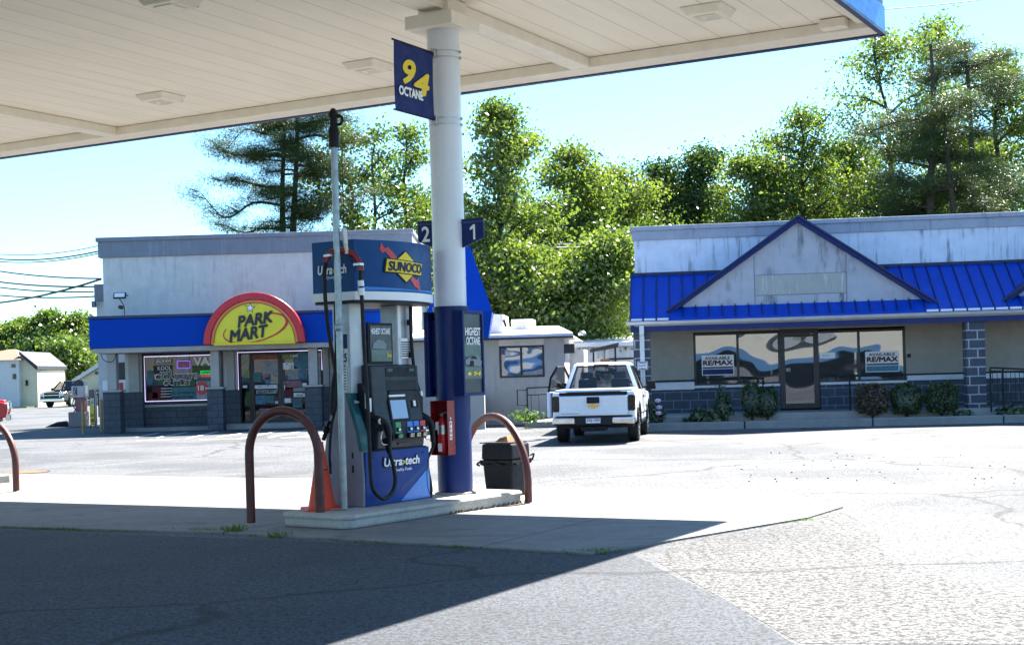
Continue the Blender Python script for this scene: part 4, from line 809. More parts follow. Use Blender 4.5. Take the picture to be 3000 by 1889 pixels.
sheet(Z7, (130, 1025), (235, 945), "p_maroon"); sheet(Z7, (665, 1015), (830, 815), "p_pale"); sheet(Z7, (240, 860), (385, 735), "p_green"); sheet(Z7, (620, 740), (820, 640), "p_green"); sheet(Z7, (190, 740), (395, 640), "interior")
sheet(Z7, (180, 1010), (330, 880), "p_maroon"); sheet(Z7, (120, 860), (180, 700), "p_teal")
for z_ in (895, 925, 955, 985): sheet(Z7, (262 + (z_ % 3) * 9, z_ + 10), (390, z_), "white_paint", -.022, "stripe")
wtext("Regular", "white_letter", Z7, (255, 560), (390, 528), mirror=True); wtext("ATM", "white_letter", Z7, (215, 615), (380, 580)); wtext("KOOL", "white_letter", Z7, (235, 698), (385, 650), bold=.01); wtext("Diesel", "white_letter", Z7, (262, 730), (388, 702), mirror=True)
q = s2(Z7, (197, 627), (393, 572), -.02); g = MB(); g.ring([(q[0], q[2]), (q[1], q[2]), (q[1], q[3]), (q[0], q[3])], [(q[0] + .015, q[2] + .015), (q[1] - .015, q[2] + .015), (q[1] - .015, q[3] - .015), (q[0] + .015, q[3] - .015)], -.022, -.016, True); g.build("sign_border", "p_sky", st)
wtext("CIGARETTE", "white_letter", Z7, (208, 803), (672, 732), bold=.045); wtext("CIGARETTE", "p_maroon", Z7, (213, 798), (667, 737), -.026, bold=.02)
wtext("OUTLET", "white_letter", Z7, (302, 868), (602, 808), bold=.045); wtext("OUTLET", "p_maroon", Z7, (307, 863), (597, 813), -.026, bold=.02)
wtext("DC AT STATE", "black", Z7, (375, 965), (640, 935), shear=.25, bold=.02); wtext("MINIMUM PRICING!", "black", Z7, (365, 1012), (640, 982), shear=.25, bold=.02)
wtext("VAPE", "white_letter", Z7, (640, 645), (938, 553), bold=.05); wtext("Pod Juice", "neon_green", Z7, (722, 738), (880, 712)); wtext("VAPE", "neon_red", Z7, (715, 772), (860, 752))
q = s2(Z7, (710, 745), (890, 700), -.02); g = MB(); g.ring([(q[0], q[2]), (q[1], q[2]), (q[1], q[3]), (q[0], q[3])], [(q[0] + .015, q[2] + .015), (q[1] - .015, q[2] + .015), (q[1] - .015, q[3] - .015), (q[0] + .015, q[3] - .015)], -.022, -.016, True); g.build("sign_border", "neon_green", st)
q = s2(Z7, (450, 680), (595, 592), -.024); g = MB(); g.ring([(q[0], q[2]), (q[1], q[2]), (q[1], q[3]), (q[0], q[3])], [(q[0] + .015, q[2] + .015), (q[1] - .015, q[2] + .015), (q[1] - .015, q[3] - .015), (q[0] + .015, q[3] - .015)], -.028, -.022, True); g.build("sign_border", "neon_violet", st)
cx, cz = FS.at(*Z7(725, 895), -.02); g = MB(); g.prism(arc(cx, cz, .21, .21, 0, 345, 24), -.024, -.018); g.build("red_disc", "sign_red", st); text("18", st, "white_letter", cx - .12, cx + .06, cz - .08, -.03, cz + .08, bold=.02); text("+", st, "white_letter", cx + .09, cx + .15, cz - .04, -.03)
# door sheets: many small notices
rs = random.Random(3)
doc = [((1172, 628), (1250, 520), "p_cream"), ((1200, 780), (1252, 695), "p_lime"), ((1180, 895), (1228, 865), "white_paint"), ((1222, 1100), (1265, 935), "p_green"), ((1290, 580), (1560, 530), "p_orange"), ((1395, 735), (1568, 590), "p_pale"),
       ((1400, 800), (1470, 740), "p_pink"), ((1490, 850), (1570, 745), "p_cream"), ((1430, 850), (1490, 780), "p_sky"), ((1315, 905), (1560, 858), "white_paint"), ((1328, 962), (1558, 912), "p_pale"), ((1325, 1075), (1430, 975), "p_sky"),
       ((1435, 1060), (1530, 975), "p_teal"), ((1540, 1070), (1570, 1040), "white_paint"), ((1300, 830), (1385, 720), "p_teal"), ((1365, 1155), (1480, 1120), "p_pink"), ((1620, 575), (1830, 520), "p_lime"), ((1628, 690), (1745, 612), "white_paint"),
       ((1750, 680), (1895, 525), "interior_dark"), ((1680, 800), (1800, 700), "p_pale"), ((1800, 795), (1895, 690), "p_sky"), ((1635, 890), (1830, 815), "p_pink"), ((1840, 880), (1888, 838), "white_paint"), ((1740, 935), (1875, 888), "p_pale"),
       ((1745, 995), (1878, 945), "white_paint"), ((1650, 1000), (1735, 905), "p_maroon"), ((1645, 1060), (1715, 1008), "white_paint"), ((1738, 1115), (1838, 1012), "p_teal"), ((2005, 860), (2040, 560), "p_pale")]
for a, b, m in doc: sheet(Z7, a, b, m, -.035, "notice")
for k in range(46):
    a, b, m = doc[rs.randrange(len(doc))]; x = rs.uniform(a[0] + 6, b[0] - 30); y = rs.uniform(b[1] + 8, a[1] - 6)
    if a[0] < 1260: continue
    sheet(Z7, (x, y), (x + rs.uniform(18, min(60, b[0] - x - 2) if b[0] - x > 22 else 20), y - rs.uniform(4, 9)), rs.choice(["black", "p_maroon", "navy", "black"]), -.042, "print")
wtext("160", "white_letter", Z7, (1712, 552), (1790, 525), -.045, bold=.02); wtext("DOWNLOAD", "black", Z7, (1345, 888), (1520, 872), -.045); wtext("PULL", "black", Z7, (1352, 950), (1500, 925), -.045); wtext("think", "black", Z7, (1775, 985), (1850, 958), -.045)
cx, cz = FS.at(*Z7(1840, 590), -.04); g = MB(); g.prism(arc(cx, cz, .29, .29, 0, 345, 24), -.047, -.041); g.build("round_emblem", "p_sky", st)
# arch sign
ac, az0 = FS.at(747, 1006, -2.25); ar = (FS.at(896, 1006, -2.25)[0] - FS.at(598, 1006, -2.25)[0]) / 2; ah = FS.at(747, 857, -2.25)[1] - az0
sg = fthing("arched_sign", FS, "half round red and yellow PARK MART sign mounted over the store doors", "sign")
def half(k, kz=None): return arc(ac, az0, ar * k, ah * (kz or k), 0, 180, 48)
g = MB(); g.ring(half(1), half(.86), -2.38, -2.04); g.build("red_rim", "sign_red", sg, bevel=.03, smooth=False)
g = MB(); g.ring(half(.859), half(.80), -2.33, -2.04); g.build("orange_band", "sign_orange", sg, bevel=.01)
g = MB(); g.ring(half(.862), half(.852), -2.335, -2.325); g.ring(half(.802), half(.794), -2.335, -2.325); g.build("pin_line", "p_maroon", sg)
g = MB(); g.prism(half(.7995), -2.30, -2.05); g.build("yellow_face", "sign_yellow", sg)
g = MB(); g.box(ac - ar * .8, ac + ar * .8, -2.36, -2.30, az0 - .03, az0 + .04); g.build("bottom_strip", "yellow_letter", sg)
def rotp(pts, a, cx, cz): return [(cx + (x - cx) * math.cos(R(a)) - (z - cz) * math.sin(R(a)), cz + (x - cx) * math.sin(R(a)) + (z - cz) * math.cos(R(a))) for x, z in pts]
ecx, ecz = ac + ar * .03, az0 + ah * .30
o1 = rotp(arc(ecx, ecz, ar * .66, ah * .27, 150, 425, 60), 13, ecx, ecz); i1 = rotp([(ecx + (x - ecx) * (1 - .03 - .07 * max(0, math.sin(R(-20 + i * 3.2)))), ecz + (z - ecz) * (.93 - .05 * (i / 60))) for i, (x, z) in enumerate(arc(ecx, ecz, ar * .66, ah * .27, 150, 425, 60))], 13, ecx, ecz)
g = MB(); g.ring(o1, i1, -2.315, -2.302); g.build("swoosh", "sign_red", sg)
for s_, xa, xb, za, zb_ in (("PARK", -.33, .38, .37, .58), ("MART", -.50, .28, .09, .31)):
    if False: text(s_, sg, "p_sky", ac + ar * xa - .02, ac + ar * xb + .02, az0 + ah * za - .02, -2.317, az0 + ah * zb_ + .02, bold=.045, shear=.3, rot=8, ex=.004, name="lettering_shadow")
    text(s_, sg, "frame_black", ac + ar * xa, ac + ar * xb, az0 + ah * za, -2.325, az0 + ah * zb_, bold=.045, shear=.3, rot=8, ex=.012)
scx, scz = ac - ar * .07, az0 + ah * .70
star = [(scx + (ar * .08 if i % 2 == 0 else ar * .032) * math.sin(R(36 * i + 8)), scz - .0 + (ar * .08 if i % 2 == 0 else ar * .032) * math.cos(R(36 * i + 8))) for i in range(10)]
g = MB(); g.prism([(scx + (x - scx) * 1.35, scz + (z - scz) * 1.35) for x, z in star], -2.312, -2.304); g.build("star_outline", "p_maroon", sg); g = MB(); g.prism(star, -2.322, -2.314); g.build("star", "white_letter", sg)
g = MB()
for a in range(-75, 100, 25):
    for r0, r1 in ((.11, .14), (.155, .175)):
        s_, c_ = math.sin(R(a + 15)), math.cos(R(a + 15)); g.hexa([(scx + s_ * ar * r0 - .012, -2.312, scz + c_ * ar * r0), (scx + s_ * ar * r0 + .012, -2.312, scz + c_ * ar * r0), (scx + s_ * ar * r0 + .012, -2.304, scz + c_ * ar * r0), (scx + s_ * ar * r0 - .012, -2.304, scz + c_ * ar * r0)],
               [(scx + s_ * ar * r1 - .006, -2.312, scz + c_ * ar * r1), (scx + s_ * ar * r1 + .006, -2.312, scz + c_ * ar * r1), (scx + s_ * ar * r1 + .006, -2.304, scz + c_ * ar * r1), (scx + s_ * ar * r1 - .006, -2.304, scz + c_ * ar * r1)])
g.build("star_rays", "frame_black", sg)
# store walk and parking lines
wk = MB(); a = FS.at(*Z7(960, 1300), -2.1); wk.box(FS.at(*Z7(960, 1300), -1.2)[0], xr + 1, -1.35, -.061, 0, WK); struct("store_step", wk, "walk_concrete", loc=FS.o, bevel=.02)
wk = MB(); wk.box(pl_ - .4, FS.at(*Z7(958, 1300), -1.2)[0], -1.0, -.301, 0, .12); struct("store_walk", wk, "curb_concrete", loc=FS.o, bevel=.02)
g = MB()
for a, b in (((0, 1440), (250, 1395)), ((230, 1445), (560, 1388)), ((560, 1455), (905, 1380)), ((900, 1440), (1230, 1388)), ((1120, 1460), (1560, 1378)), ((1470, 1445), (1910, 1360)), ((1800, 1440), (2090, 1395)), ((0, 1478), (480, 1462)), ((700, 1470), (1230, 1455)), ((1600, 1450), (2090, 1432))):
    p, q = G(*Z7(*a)), G(*Z7(*b)); n = Vector((-(q - p).y, (q - p).x, 0)).normalized() * .05
    g.quad(tuple(p + n + Vector((0, 0, .004))), tuple(p - n + Vector((0, 0, .004))), tuple(q - n + Vector((0, 0, .004))), tuple(q + n + Vector((0, 0, .004))))
struct("parking_lines", g, "line_paint")
# floodlight with camera
p = FS.at(*ZF(540, 830), -.6); zb_ = zaw1 + .09
o = fthing("floodlight", FS, "slim square floodlight on a bent arm standing on the blue awning", "floodlight")
g = MB(); g.T = Matrix.Translation((p[0], -.6, p[1])) @ Matrix.Rotation(R(-25), 4, 'X'); g.box(-.2, .2, -.04, .03, -.1, .1); g.build("lamp_body", "frame_black", o, bevel=.01)
g = MB(); g.T = Matrix.Translation((p[0], -.6, p[1])) @ Matrix.Rotation(R(-25), 4, 'X'); g.box(-.16, .16, -.046, -.041, -.07, .07); g.build("lens", "white_paint", o)
e = FS.at(*ZF(600, 990), -.6); g = MB(); g.tube([(e[0], -.6, zb_), (e[0], -.6, e[1] - .02), (e[0] - .03, -.6, e[1] + .1), (p[0] - .02, -.58, p[1] - .1)], .015, 6); g.cyl((p[0] + .2, -.6, p[1]), (p[0] + .27, -.6, p[1]), .02, n=8); g.build("arm", "frame_black", o, smooth=True)
e2 = FS.at(*ZF(552, 980), -.6); g = MB(); g.cyl((e2[0], -.68, e2[1]), (e2[0], -.5, e2[1]), .065); g.build("sensor", "frame_black", o, smooth=True)
for i, (px, lab) in enumerate((((655, 830), "white dome camera under the awning corner, nearer its end"),)):
    p = FS.at(*Z1(*px), -1.9); o = fthing("security_camera", FS, lab, "camera")
    g = MB(); g.lathe([(.02, p[1] + .1), (.09, p[1] + .08), (.1, p[1]), (.07, p[1] - .07), (.02, p[1] - .1)], 16, p[0], -1.7); g.cyl((p[0], -1.7, p[1] + .06), (p[0], -1.7, zaw0), .03, n=8); g.build("housing", "white_paint", o, smooth=True)
    g = MB(); g.tube(smoothpts([(p[0] - .15, -1.75, zaw0), (p[0] - .05, -1.75, zaw0 - .35), (p[0] + .25, -1.75, zaw0 - .4), (p[0] + .4, -1.75, zaw0)]), .012, 5); g.build("cable", "wire", o)
# ice chest
q = s2(Z1, (735, 1345), (800, 1022), 1.0)
o = fthing("ice_freezer", FS, "white outdoor ice freezer with red lettering behind the left block piers", "ice freezer")
g = MB(); g.box(q[0] - .4, q[1] + .8, 1.0, 1.8, .05, q[3]); g.build("cabinet", "white_paint", o, bevel=.03)
for ch, z_ in (("I", .74), ("C", .45), ("E", .18)): text(ch, o, "sign_red", q[0] + .18, q[1] + (-.12 if ch == "I" else .08), q[2] + (q[3] - q[2]) * z_, .99, q[2] + (q[3] - q[2]) * (z_ + .2), bold=.03)
# blue steep porch roof seen beside the column: a separate gabled wing of the store
FW = Frame(*P(1400, 900, 38)[:2], 0)
a1 = P(*ZW(742, 270), 39); a2 = P(*ZW(965, 905), 39); a3 = P(*ZW(880, 1150), 39); hz_ = a1.z
o = thing("gable_porch", (a1.x, 39, 0), 0, "steep blue metal gable roof of a porch showing just right of the column", "porch roof")
w_ = a2.x - a1.x; rx = .45
g = MB(); pr = [(-w_ + rx, a2.z), (-w_ + rx + .04, a2.z - .1), (rx - .05 - .22, hz_ - .25 + .02), (w_ - .30, a2.z - .0), (w_, a2.z), (.0, hz_)]
g.hexa([(-.55, -.3, a3.z), (w_ * .78, -.3, a3.z), (w_ * .78, 1.5, a3.z), (-.55, 1.5, a3.z)], [(-.9, -.6, a2.z - .002), (w_, -.6, a2.z - .002), (w_, 2, a2.z - .002), (-.9, 2, a2.z - .002)])
g.build("eave_box", "store_blue", o)
g = MB(); g.hexa([(-1.2, -.6, a2.z), (w_, -.6, a2.z), (w_, 2, a2.z), (-1.2, 2, a2.z)], [(-.5, .1, hz_), (.02, .1, hz_), (.02, 1.5, hz_), (-.5, 1.5, hz_)]); g.build("roof_slope", "roof_blue", o)
g = MB(); g.hexa([(-.4, -.05, 0), (w_ * .5, -.05, 0), (w_ * .5, 1.2, 0), (-.4, 1.2, 0)], [(-.4, -.05, a3.z - .002), (w_ * .5, -.05, a3.z - .002), (w_ * .5, 1.2, a3.z - .002), (-.4, 1.2, a3.z - .002)]); g.build("post", "store_post", o)

# ------------------------------------------------------------------ middle building
FM = Frame(0, 42.0, -5.5)
def m2(a, b, d=0, zf=Z4): p, q = FM.at(*zf(*a), d), FM.at(*zf(*b), d); return min(p[0], q[0]), max(p[0], q[0]), min(p[1], q[1]), max(p[1], q[1])
mb = fthing("low_building", FM, "low beige building with a white roof and a big black framed window", "building")
q = m2((112, 1180), (822, 425)); zt = q[3]; mx1 = q[1]; mx0 = q[0]; qw = m2((255, 780), (648, 485)); qb = m2((250, 478), (645, 430))
g = MB(); g.box(mx0 - 3, qw[0], 0, .3, 0, zt); g.box(qw[1], mx1, 0, .3, 0, zt); g.box(qw[0], qw[1], 0, .3, 0, qw[2]); g.build("front_wall", "mid_wall", mb)
g = MB(); g.box(qw[0] + .001, qw[1] - .001, -.02, .3, qw[3], zt - .002); g.build("window_header", "store_wall", mb)
g = MB(); g.box(mx1 - .3, mx1 - .001, .3001, 5.5, 0, zt); g.build("side_wall", "white_wall", mb)
g = MB(); zs2 = FM.at(*Z4(1085, 500), 5.5)[1]; g.box(mx1 - .3, mx1 + .45, 3.0, 5.6, 0, zt - .3); g.build("side_bay", "white_wall", mb)
framed(mb, "window", qw[0] + .002, qw[1] - .002, qw[2] + .002, qw[3] - .002, .02, .06, gm="mid_glass", bars=(FM.at(*Z4(445, 600))[0],))
g = MB(); g.box(qw[0] + (qw[1] - qw[0]) * .5, qw[1] - .07, .09, .1, qw[2] + .08, qw[3] - .2); g.build("blue_poster", "panel_blue", mb)
g = MB(); g.box(mx0 - 2, mx1 - .35, 2.4, 2.5, 0, zt); g.build("interior_wall", "p_sky", mb)
text("RE/MAX", mb, "p_sky", qw[0] + (qw[1] - qw[0]) * .56, qw[1] - .2, qw[3] - .4, .085, qw[3] - .28) if False else None
zr = FM.at(*Z4(300, 330), 4)[1]
g = MB(); g.hexa([(mx0 - 3, -.35, zt + .003), (mx1 + .3, -.35, zt + .003), (mx1 + .3, 6, zt + .003), (mx0 - 3, 6, zt + .003)], [(mx0 - 3, -.35, zt + .14), (mx1 + .3, -.35, zt + .14), (mx1 - .5, 5.5, zt + .55), (mx0 - 3, 5.5, zt + .55)]); g.build("roof", "roof_white", mb)
g = MB(); g.box(mx0 - 3, mx1 + .33, -.39, -.352, zt - .0, zt + .05); g.build("roof_edge", "frame_black", mb)
g = MB(); a = FM.at(*Z4(130, 400), 1.0); b = FM.at(*Z4(300, 330), 1.0); c = FM.at(*Z4(290, 220), 1.0); e = FM.at(*Z4(195, 215), 1.0)
g.prism([(a[0], a[1]), (b[0], a[1]), (b[0], b[1]), (c[0], c[1]), (e[0], e[1])], .6, 2.4); g.build("raised_roof", "white_wall", mb)
g = MB(); g.tube([(FM.at(*Z4(310, 325), .5)[0], .5, FM.at(*Z4(310, 325), .5)[1]), (FM.at(*Z4(290, 260), .5)[0], .5, FM.at(*Z4(290, 260), .5)[1])], .04, 6); g.build("valley_trim", "charcoal", mb)
q = m2((820, 560), (858, 475), -.1); g = MB(); g.box(mx1 + .002, mx1 + .3, .1, .4, q[2], q[3]); g.build("wall_unit", "frame_black", mb, bevel=.01)
q = m2((358, 372), (547, 255), 3.2); o = fthing("rooftop_air_conditioner", FM, "white rooftop air conditioner box on the low beige building", "air conditioner")
g = MB(); g.box(q[0], q[1], 3.2, 4.4, zt + .3, q[3]); g.build("cabinet", "white_paint", o, bevel=.02)
qq = m2((400, 360), (480, 275), 3.19); g = MB(); [g.box(qq[0], qq[1], 3.18, 3.198, z_, z_ + .04) for z_ in [qq[2] + k * .07 for k in range(int((qq[3] - qq[2]) / .07))]]; g.build("louvre", "silver", o)
for px, top, lab in (((762, 385), 352, "small mushroom roof vent nearer the air conditioner"), ((988, 415), 362, "mushroom roof vent nearer the blue roofed shop")):
    a = FM.at(*Z4(*px), 5); b = FM.at(*Z4(px[0], top), 5); o = fthing("roof_vent", FM, lab, "roof vent", "mushroom vents on the low roofs")
    g = MB(); g.lathe([(.09, zt + .3), (.09, b[1] - .15), (.13, b[1] - .12), (.13, b[1] - .07), (.07, b[1]), (.02, b[1] + .01)], 16, a[0], 5); g.build("vent_pipe", "galvanised", o, smooth=True)
# rear white shed
FR_ = Frame(4.5, 50, -6)
def r2(a, b, d=0): p, q = FR_.at(*Z4(*a), d), FR_.at(*Z4(*b), d); return min(p[0], q[0]), max(p[0], q[0]), min(p[1], q[1]), max(p[1], q[1])
q = r2((900, 700), (1470, 480)); rb = fthing("rear_building", FR_, "white corrugated building numbered 163 behind the pickup, between the shops", "building")
g = MB(); n_ = 60; x0_, x1_ = q[0], q[1] + 3
prof = [(x0_ + (x1_ - x0_) * i / n_, (.04 if i % 2 else 0)) for i in range(n_ + 1)]
g.prism(prof + [(x1_, .4), (x0_, .4)], 0, q[3], 'z'); g.build("wall", "parapet_wall", rb)
rr_ = r2((900, 478), (1470, 418)); g = MB(); g.hexa([(x0_, -.4, q[3] + .003), (x1_, -.4, q[3] + .003), (x1_, 6, q[3] + .003), (x0_, 6, q[3] + .003)], [(x0_, -.4, q[3] + .1), (x1_, -.4, q[3] + .1), (x1_, 5.9, rr_[3] + .3), (x0_, 5.9, rr_[3] + .3)]); g.build("roof", "roof_white", rb)
g = MB(); g.box(x0_, x1_, -.45, -.402, q[3] - .05, q[3] + .08); g.build("gutter", "gutter", rb)
qd = r2((1300, 700), (1450, 612), -.05); g = MB(); g.box(qd[0], qd[1], -.08, -.01, 0, qd[3]); g.build("door", "white_paint", rb, bevel=.02); text("163", rb, "black", *(r2((1375, 645), (1410, 632), -.09)[:2]), r2((1375, 645), (1410, 632), -.09)[2], -.085)
g = MB(); g.box(qd[0] - .3, qd[1] + .2, -.12, -.082, qd[3] + .0, qd[3] + .06); g.build("door_rail", "charcoal", rb)
qj = r2((1090, 665), (1280, 480), -1.5); o = fthing("storage_clutter", FR_, "dark covered rack of stored odds and ends beside the white numbered building", "rack")
rj = random.Random(5)
g = MB()
for x in (qj[0], qj[1]): g.cyl((x, -1.5, 0), (x, -1.5, qj[3] - .1), .03, n=8)
g.build("post", "charcoal", o); g = MB(); g.hexa([(qj[0] - .1, -1.9, qj[3] - .25), (qj[1] + .1, -1.9, qj[3] - .1), (qj[1] + .1, -.9, qj[3] - .1), (qj[0] - .1, -.9, qj[3] - .25)], [(qj[0] - .1, -1.9, qj[3] - .15), (qj[1] + .15, -1.9, qj[3] + .05), (qj[1] + .1, -.9, qj[3]), (qj[0] - .1, -.9, qj[3] - .1)]); g.build("cover", "frame_black", o)
for k in range(14):
    x, z = rj.uniform(qj[0], qj[1] - .2), rj.uniform(.6, qj[3] - .5); g = MB(); g.T = Matrix.Translation((x, -1.4 + rj.uniform(-.2, .3), z)) @ Matrix.Rotation(rj.uniform(-.5, .5), 4, 'Y'); g.box(-.12, .2, -.1, .1, -.08, .14); g.build("stored_item", rj.choice(["white_paint", "cardboard", "charcoal2", "p_cream", "silver", "black"]), o, bevel=.02)
# ramp railing and curb in front of the low building
def rail(frm, nm, lab, x0, x1, d, zt0, zt1, zb0, zb1, posts, n, grp=None, rr=.022, mid=True, pend=None, zmid=.12):
    o = fthing(nm, frm, lab, "railing", grp)
    tz = lambda x: zt0 + (zt1 - zt0) * (x - x0) / (x1 - x0); bz = lambda x: zb0 + (zb1 - zb0) * (x - x0) / (x1 - x0)
    g = MB(); g.cyl((x0, d, tz(x0)), (x1, d, tz(x1)), rr, n=8); g.build("top_rail", "charcoal", o, smooth=True)
    if mid: g = MB(); g.cyl((x0, d, tz(x0) - zmid), (x1, d, tz(x1) - zmid), rr * .7, n=8); g.cyl((x0, d, bz(x0)), (x1, d, bz(x1)), rr * .7, n=8); g.build("lower_rail", "charcoal", o, smooth=True)
    for x in posts: g = MB(); g.cyl((x, d, bz(x) - .25), (x, d, tz(x)), rr, n=8); g.build("post", "charcoal", o, smooth=True)
    if n:
        g = MB()
        for i in range(n): x = x0 + (x1 - x0) * (i + .5) / n; g.cyl((x, d, bz(x)), (x, d, tz(x) - (zmid if mid else 0)), .008, n=5)
        g.build("balusters", "charcoal", o)
    return o
RD = -2.2
a = FM.at(*Z4(410, 885), RD); b = FM.at(*Z4(640, 860), RD); c = FM.at(*Z4(505, 1150), RD)
o = rail(FM, "ramp_railing", "dark ramp railing in front of the low beige building, left of the pickup", c[0], b[0] + 1.5, RD, b[1] - .01, b[1] + .02, c[1] + .05, c[1] + .08, (c[0], b[0] + 1.4), 9, zmid=.2)
g = MB(); e = FM.at(*Z4(415, 1020), RD); g.tube([(c[0], RD, a[1]), (a[0], RD, a[1]), (a[0], RD, e[1]), (c[0], RD, e[1])], .022, 8); g.build("end_loop", "charcoal", o, smooth=True)
cq = FM.at(*Z4(500, 1235), -3.3); g = MB(); g.box(FM.at(*Z4(480, 1200), -3.2)[0], FM.at(*Z4(480, 1200), -3.2)[0] + 4.5, -3.2, -.05, 0, .17); struct("ramp_slab", g, "curb_concrete", loc=FM.o, rz=-5.5, bevel=.02)
dsx = FM.at(*Z4(60, 1000), -1)[0]
o = fthing("waste_container", FM, "black upright container standing against the low building behind the column", "bin"); g = MB(); q = m2((10, 1150), (95, 945), -1); g.box(q[0] - .3, q[1], -1, -.3, 0, q[3]); g.build("body", "frame_black", o, bevel=.04); g = MB(); g.box(q[0] - .33, q[1] + .03, -1.04, -.27, q[3] + .002, q[3] + .07); g.build("lid", "charcoal", o, bevel=.02)
# ------------------------------------------------------------------ right hand shop
FQ = Frame(7.43, 37.0, -6.6); QA = -6.6
def q2(zf, a, b, d=0): p, q = FQ.at(*zf(*a), d), FQ.at(*zf(*b), d); return min(p[0], q[0]), max(p[0], q[0]), min(p[1], q[1]), max(p[1], q[1])
ED = -1.7                                           # eave line
sh = fthing("empty_shop", FQ, "grey block shop with a blue standing seam roof, a large gable and taped up windows", "shop")
xL = FQ.at(*Z5(44, 500), 0)[0]; xR = 22.0
zS = FQ.at(*Z8(1200, 878), 0)[1]                      # floor level
ztop = FQ.at(*Z5(45, 138), 0)[1]; zpb = FQ.at(*Z5(45, 222), 0)[1]; zpc = FQ.at(*Z5(45, 165), 0)[1]; zrt = FQ.at(*Z5(55, 440), 0)[1]
zgb = FQ.at(*Z5(40, 745), ED)[1]; zgt = FQ.at(*Z5(40, 728), ED)[1]; zsof = FQ.at(*Z5(130, 785), ED + .3)[1]
w1 = q2(Z8, (236, 670), (1030, 155)); w2_ = q2(Z8, (1362, 640), (2192, 130)); dd = q2(Z8, (1040, 872), (1385, 130))
WT = w1[3] + .02; WB = w1[2]
print("shop", zS, ztop, zrt, zgb, zsof, w1, w2_, dd, xL)
g = MB(); g.box(xL, w1[0], 0, .3, WB, zsof + .2); g.box(w2_[1], xR, 0, .3, WB, zsof + .2); g.box(w1[0], w2_[1], 0.001, .3, WT, zsof + .2); g.build("stucco_wall", "tan_stucco", sh)
g = MB(); g.box(xL, w1[0], -.05, .3, zS - .4, WB - .08); g.box(w1[0] + .001, dd[0] - .01, -.05, .3, zS - .4, WB - .05); g.box(dd[1] + .01, w2_[1] - .001, -.05, .3, zS - .4, WB - .05); g.box(w2_[1], xR, -.05, .3, zS - .4, WB - .0); g.build("block_wall", "shop_block", sh)
g = MB(); g.box(xL, w1[0], -.1, -.001, WB - .079, WB + .12); g.box(w1[0] + .001, dd[0] - .01, -.1, -.04, WB - .049, WB + .02); g.box(dd[1] + .01, w2_[1] - .001, -.1, -.04, WB - .049, WB + .02); g.box(w2_[1], xR, -.1, -.001, WB + .001, WB + .15); g.build("sill", "gutter", sh, bevel=.01)
g = MB(); g.box(xL, xR, .0, .3, zsof + .202, zpb - .002); g.box(xL, xL + .3, .301, 8, zS, zpb); g.build("parapet_wall", "parapet_wall", sh)
g = MB(); g.box(xL - .04, xR, -.06, .3, zpb, zpc - .002); g.box(xL - .04, xL + .3, .301, 8, zpb, zpc - .002); g.build("parapet_band", "parapet_band", sh)
g = MB(); g.box(xL - .1, xR, -.12, .36, zpc, ztop); g.box(xL - .1, xL + .36, .361, 8, zpc, ztop); g.build("coping", "parapet_band", sh, bevel=.015)
g = MB(); g.box(xL, xR, 4, 4.1, zS, zsof + .1); g.box(xL + .31, xR, .31, 3.99, zS - .1, zS - .01); g.build("interior_shell", "interior", sh)
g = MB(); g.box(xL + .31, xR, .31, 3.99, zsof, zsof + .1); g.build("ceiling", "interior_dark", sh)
# roof: pent roof from eave up to the wall, standing seams
zE = zgt + .02
def roofp(g, x0, x1, m=None): g.hexa([(x0, ED - .1, zE), (x1, ED - .1, zE), (x1, -.002, zrt - .05), (x0, -.002, zrt - .05)], [(x0, ED - .1, zE + .05), (x1, ED - .1, zE + .05), (x1, -.002, zrt), (x0, -.002, zrt)])
g = MB(); roofp(g, xL - .12, xR); g.build("metal_roof", "roof_blue", sh)
g = MB(); x = xL - .1; sl_ = (zrt - zE - .05) / (-.002 - ED + .1)
while x < xR:
    g.hexa([(x - .012, ED - .1, zE + .052), (x + .012, ED - .1, zE + .052), (x + .012, -.004, zrt + .002), (x - .012, -.004, zrt + .002)], [(x - .008, ED - .1, zE + .10), (x + .008, ED - .1, zE + .10), (x + .008, -.004, zrt + .05), (x - .008, -.004, zrt + .05)]); x += .33
g.build("standing_seams", "roof_seam", sh)
g = MB(); g.box(xL - .12, xR, -.03, -.003, zrt + .001, zrt + .08); g.build("roof_flashing", "roof_seam", sh)
g = MB()
prof = [(ED - .11, zgb), (ED - .2, zgb + .01), (ED - .23, zgb + .06), (ED - .23, zgt - .02), (ED - .25, zgt + .015), (ED - .11, zgt + .015)]
g.prism(prof, xL - .2, xR, 'x'); g.build("gutter", "gutter", sh, bevel=.006)
g = MB(); g.box(xL - .1, xR, ED - .1, ED + .0, zsof, zgt - .003); g.box(xL - .1, xR, ED + .001, -.101, zsof + .12, zsof + .17); g.build("soffit_beam", "column_blue", sh)
g = MB(); g.box(xL, xR, ED - .115, ED - .101, zgb - .03, zgb - .003); g.build("moulding", "store_post", sh)
# snow guards / bright drip edge blocks
g = MB(); x = xL - .1
while x < xR:
    if not (FQ.at(*Z5(245, 700), ED)[0] < x < FQ.at(*Z6(650, 640), ED)[0]): g.box(x + .02, x + .30, ED - .14, ED - .101, zE + .02, zE + .075)
    x += .33
g.build("drip_edge", "white_paint", sh)
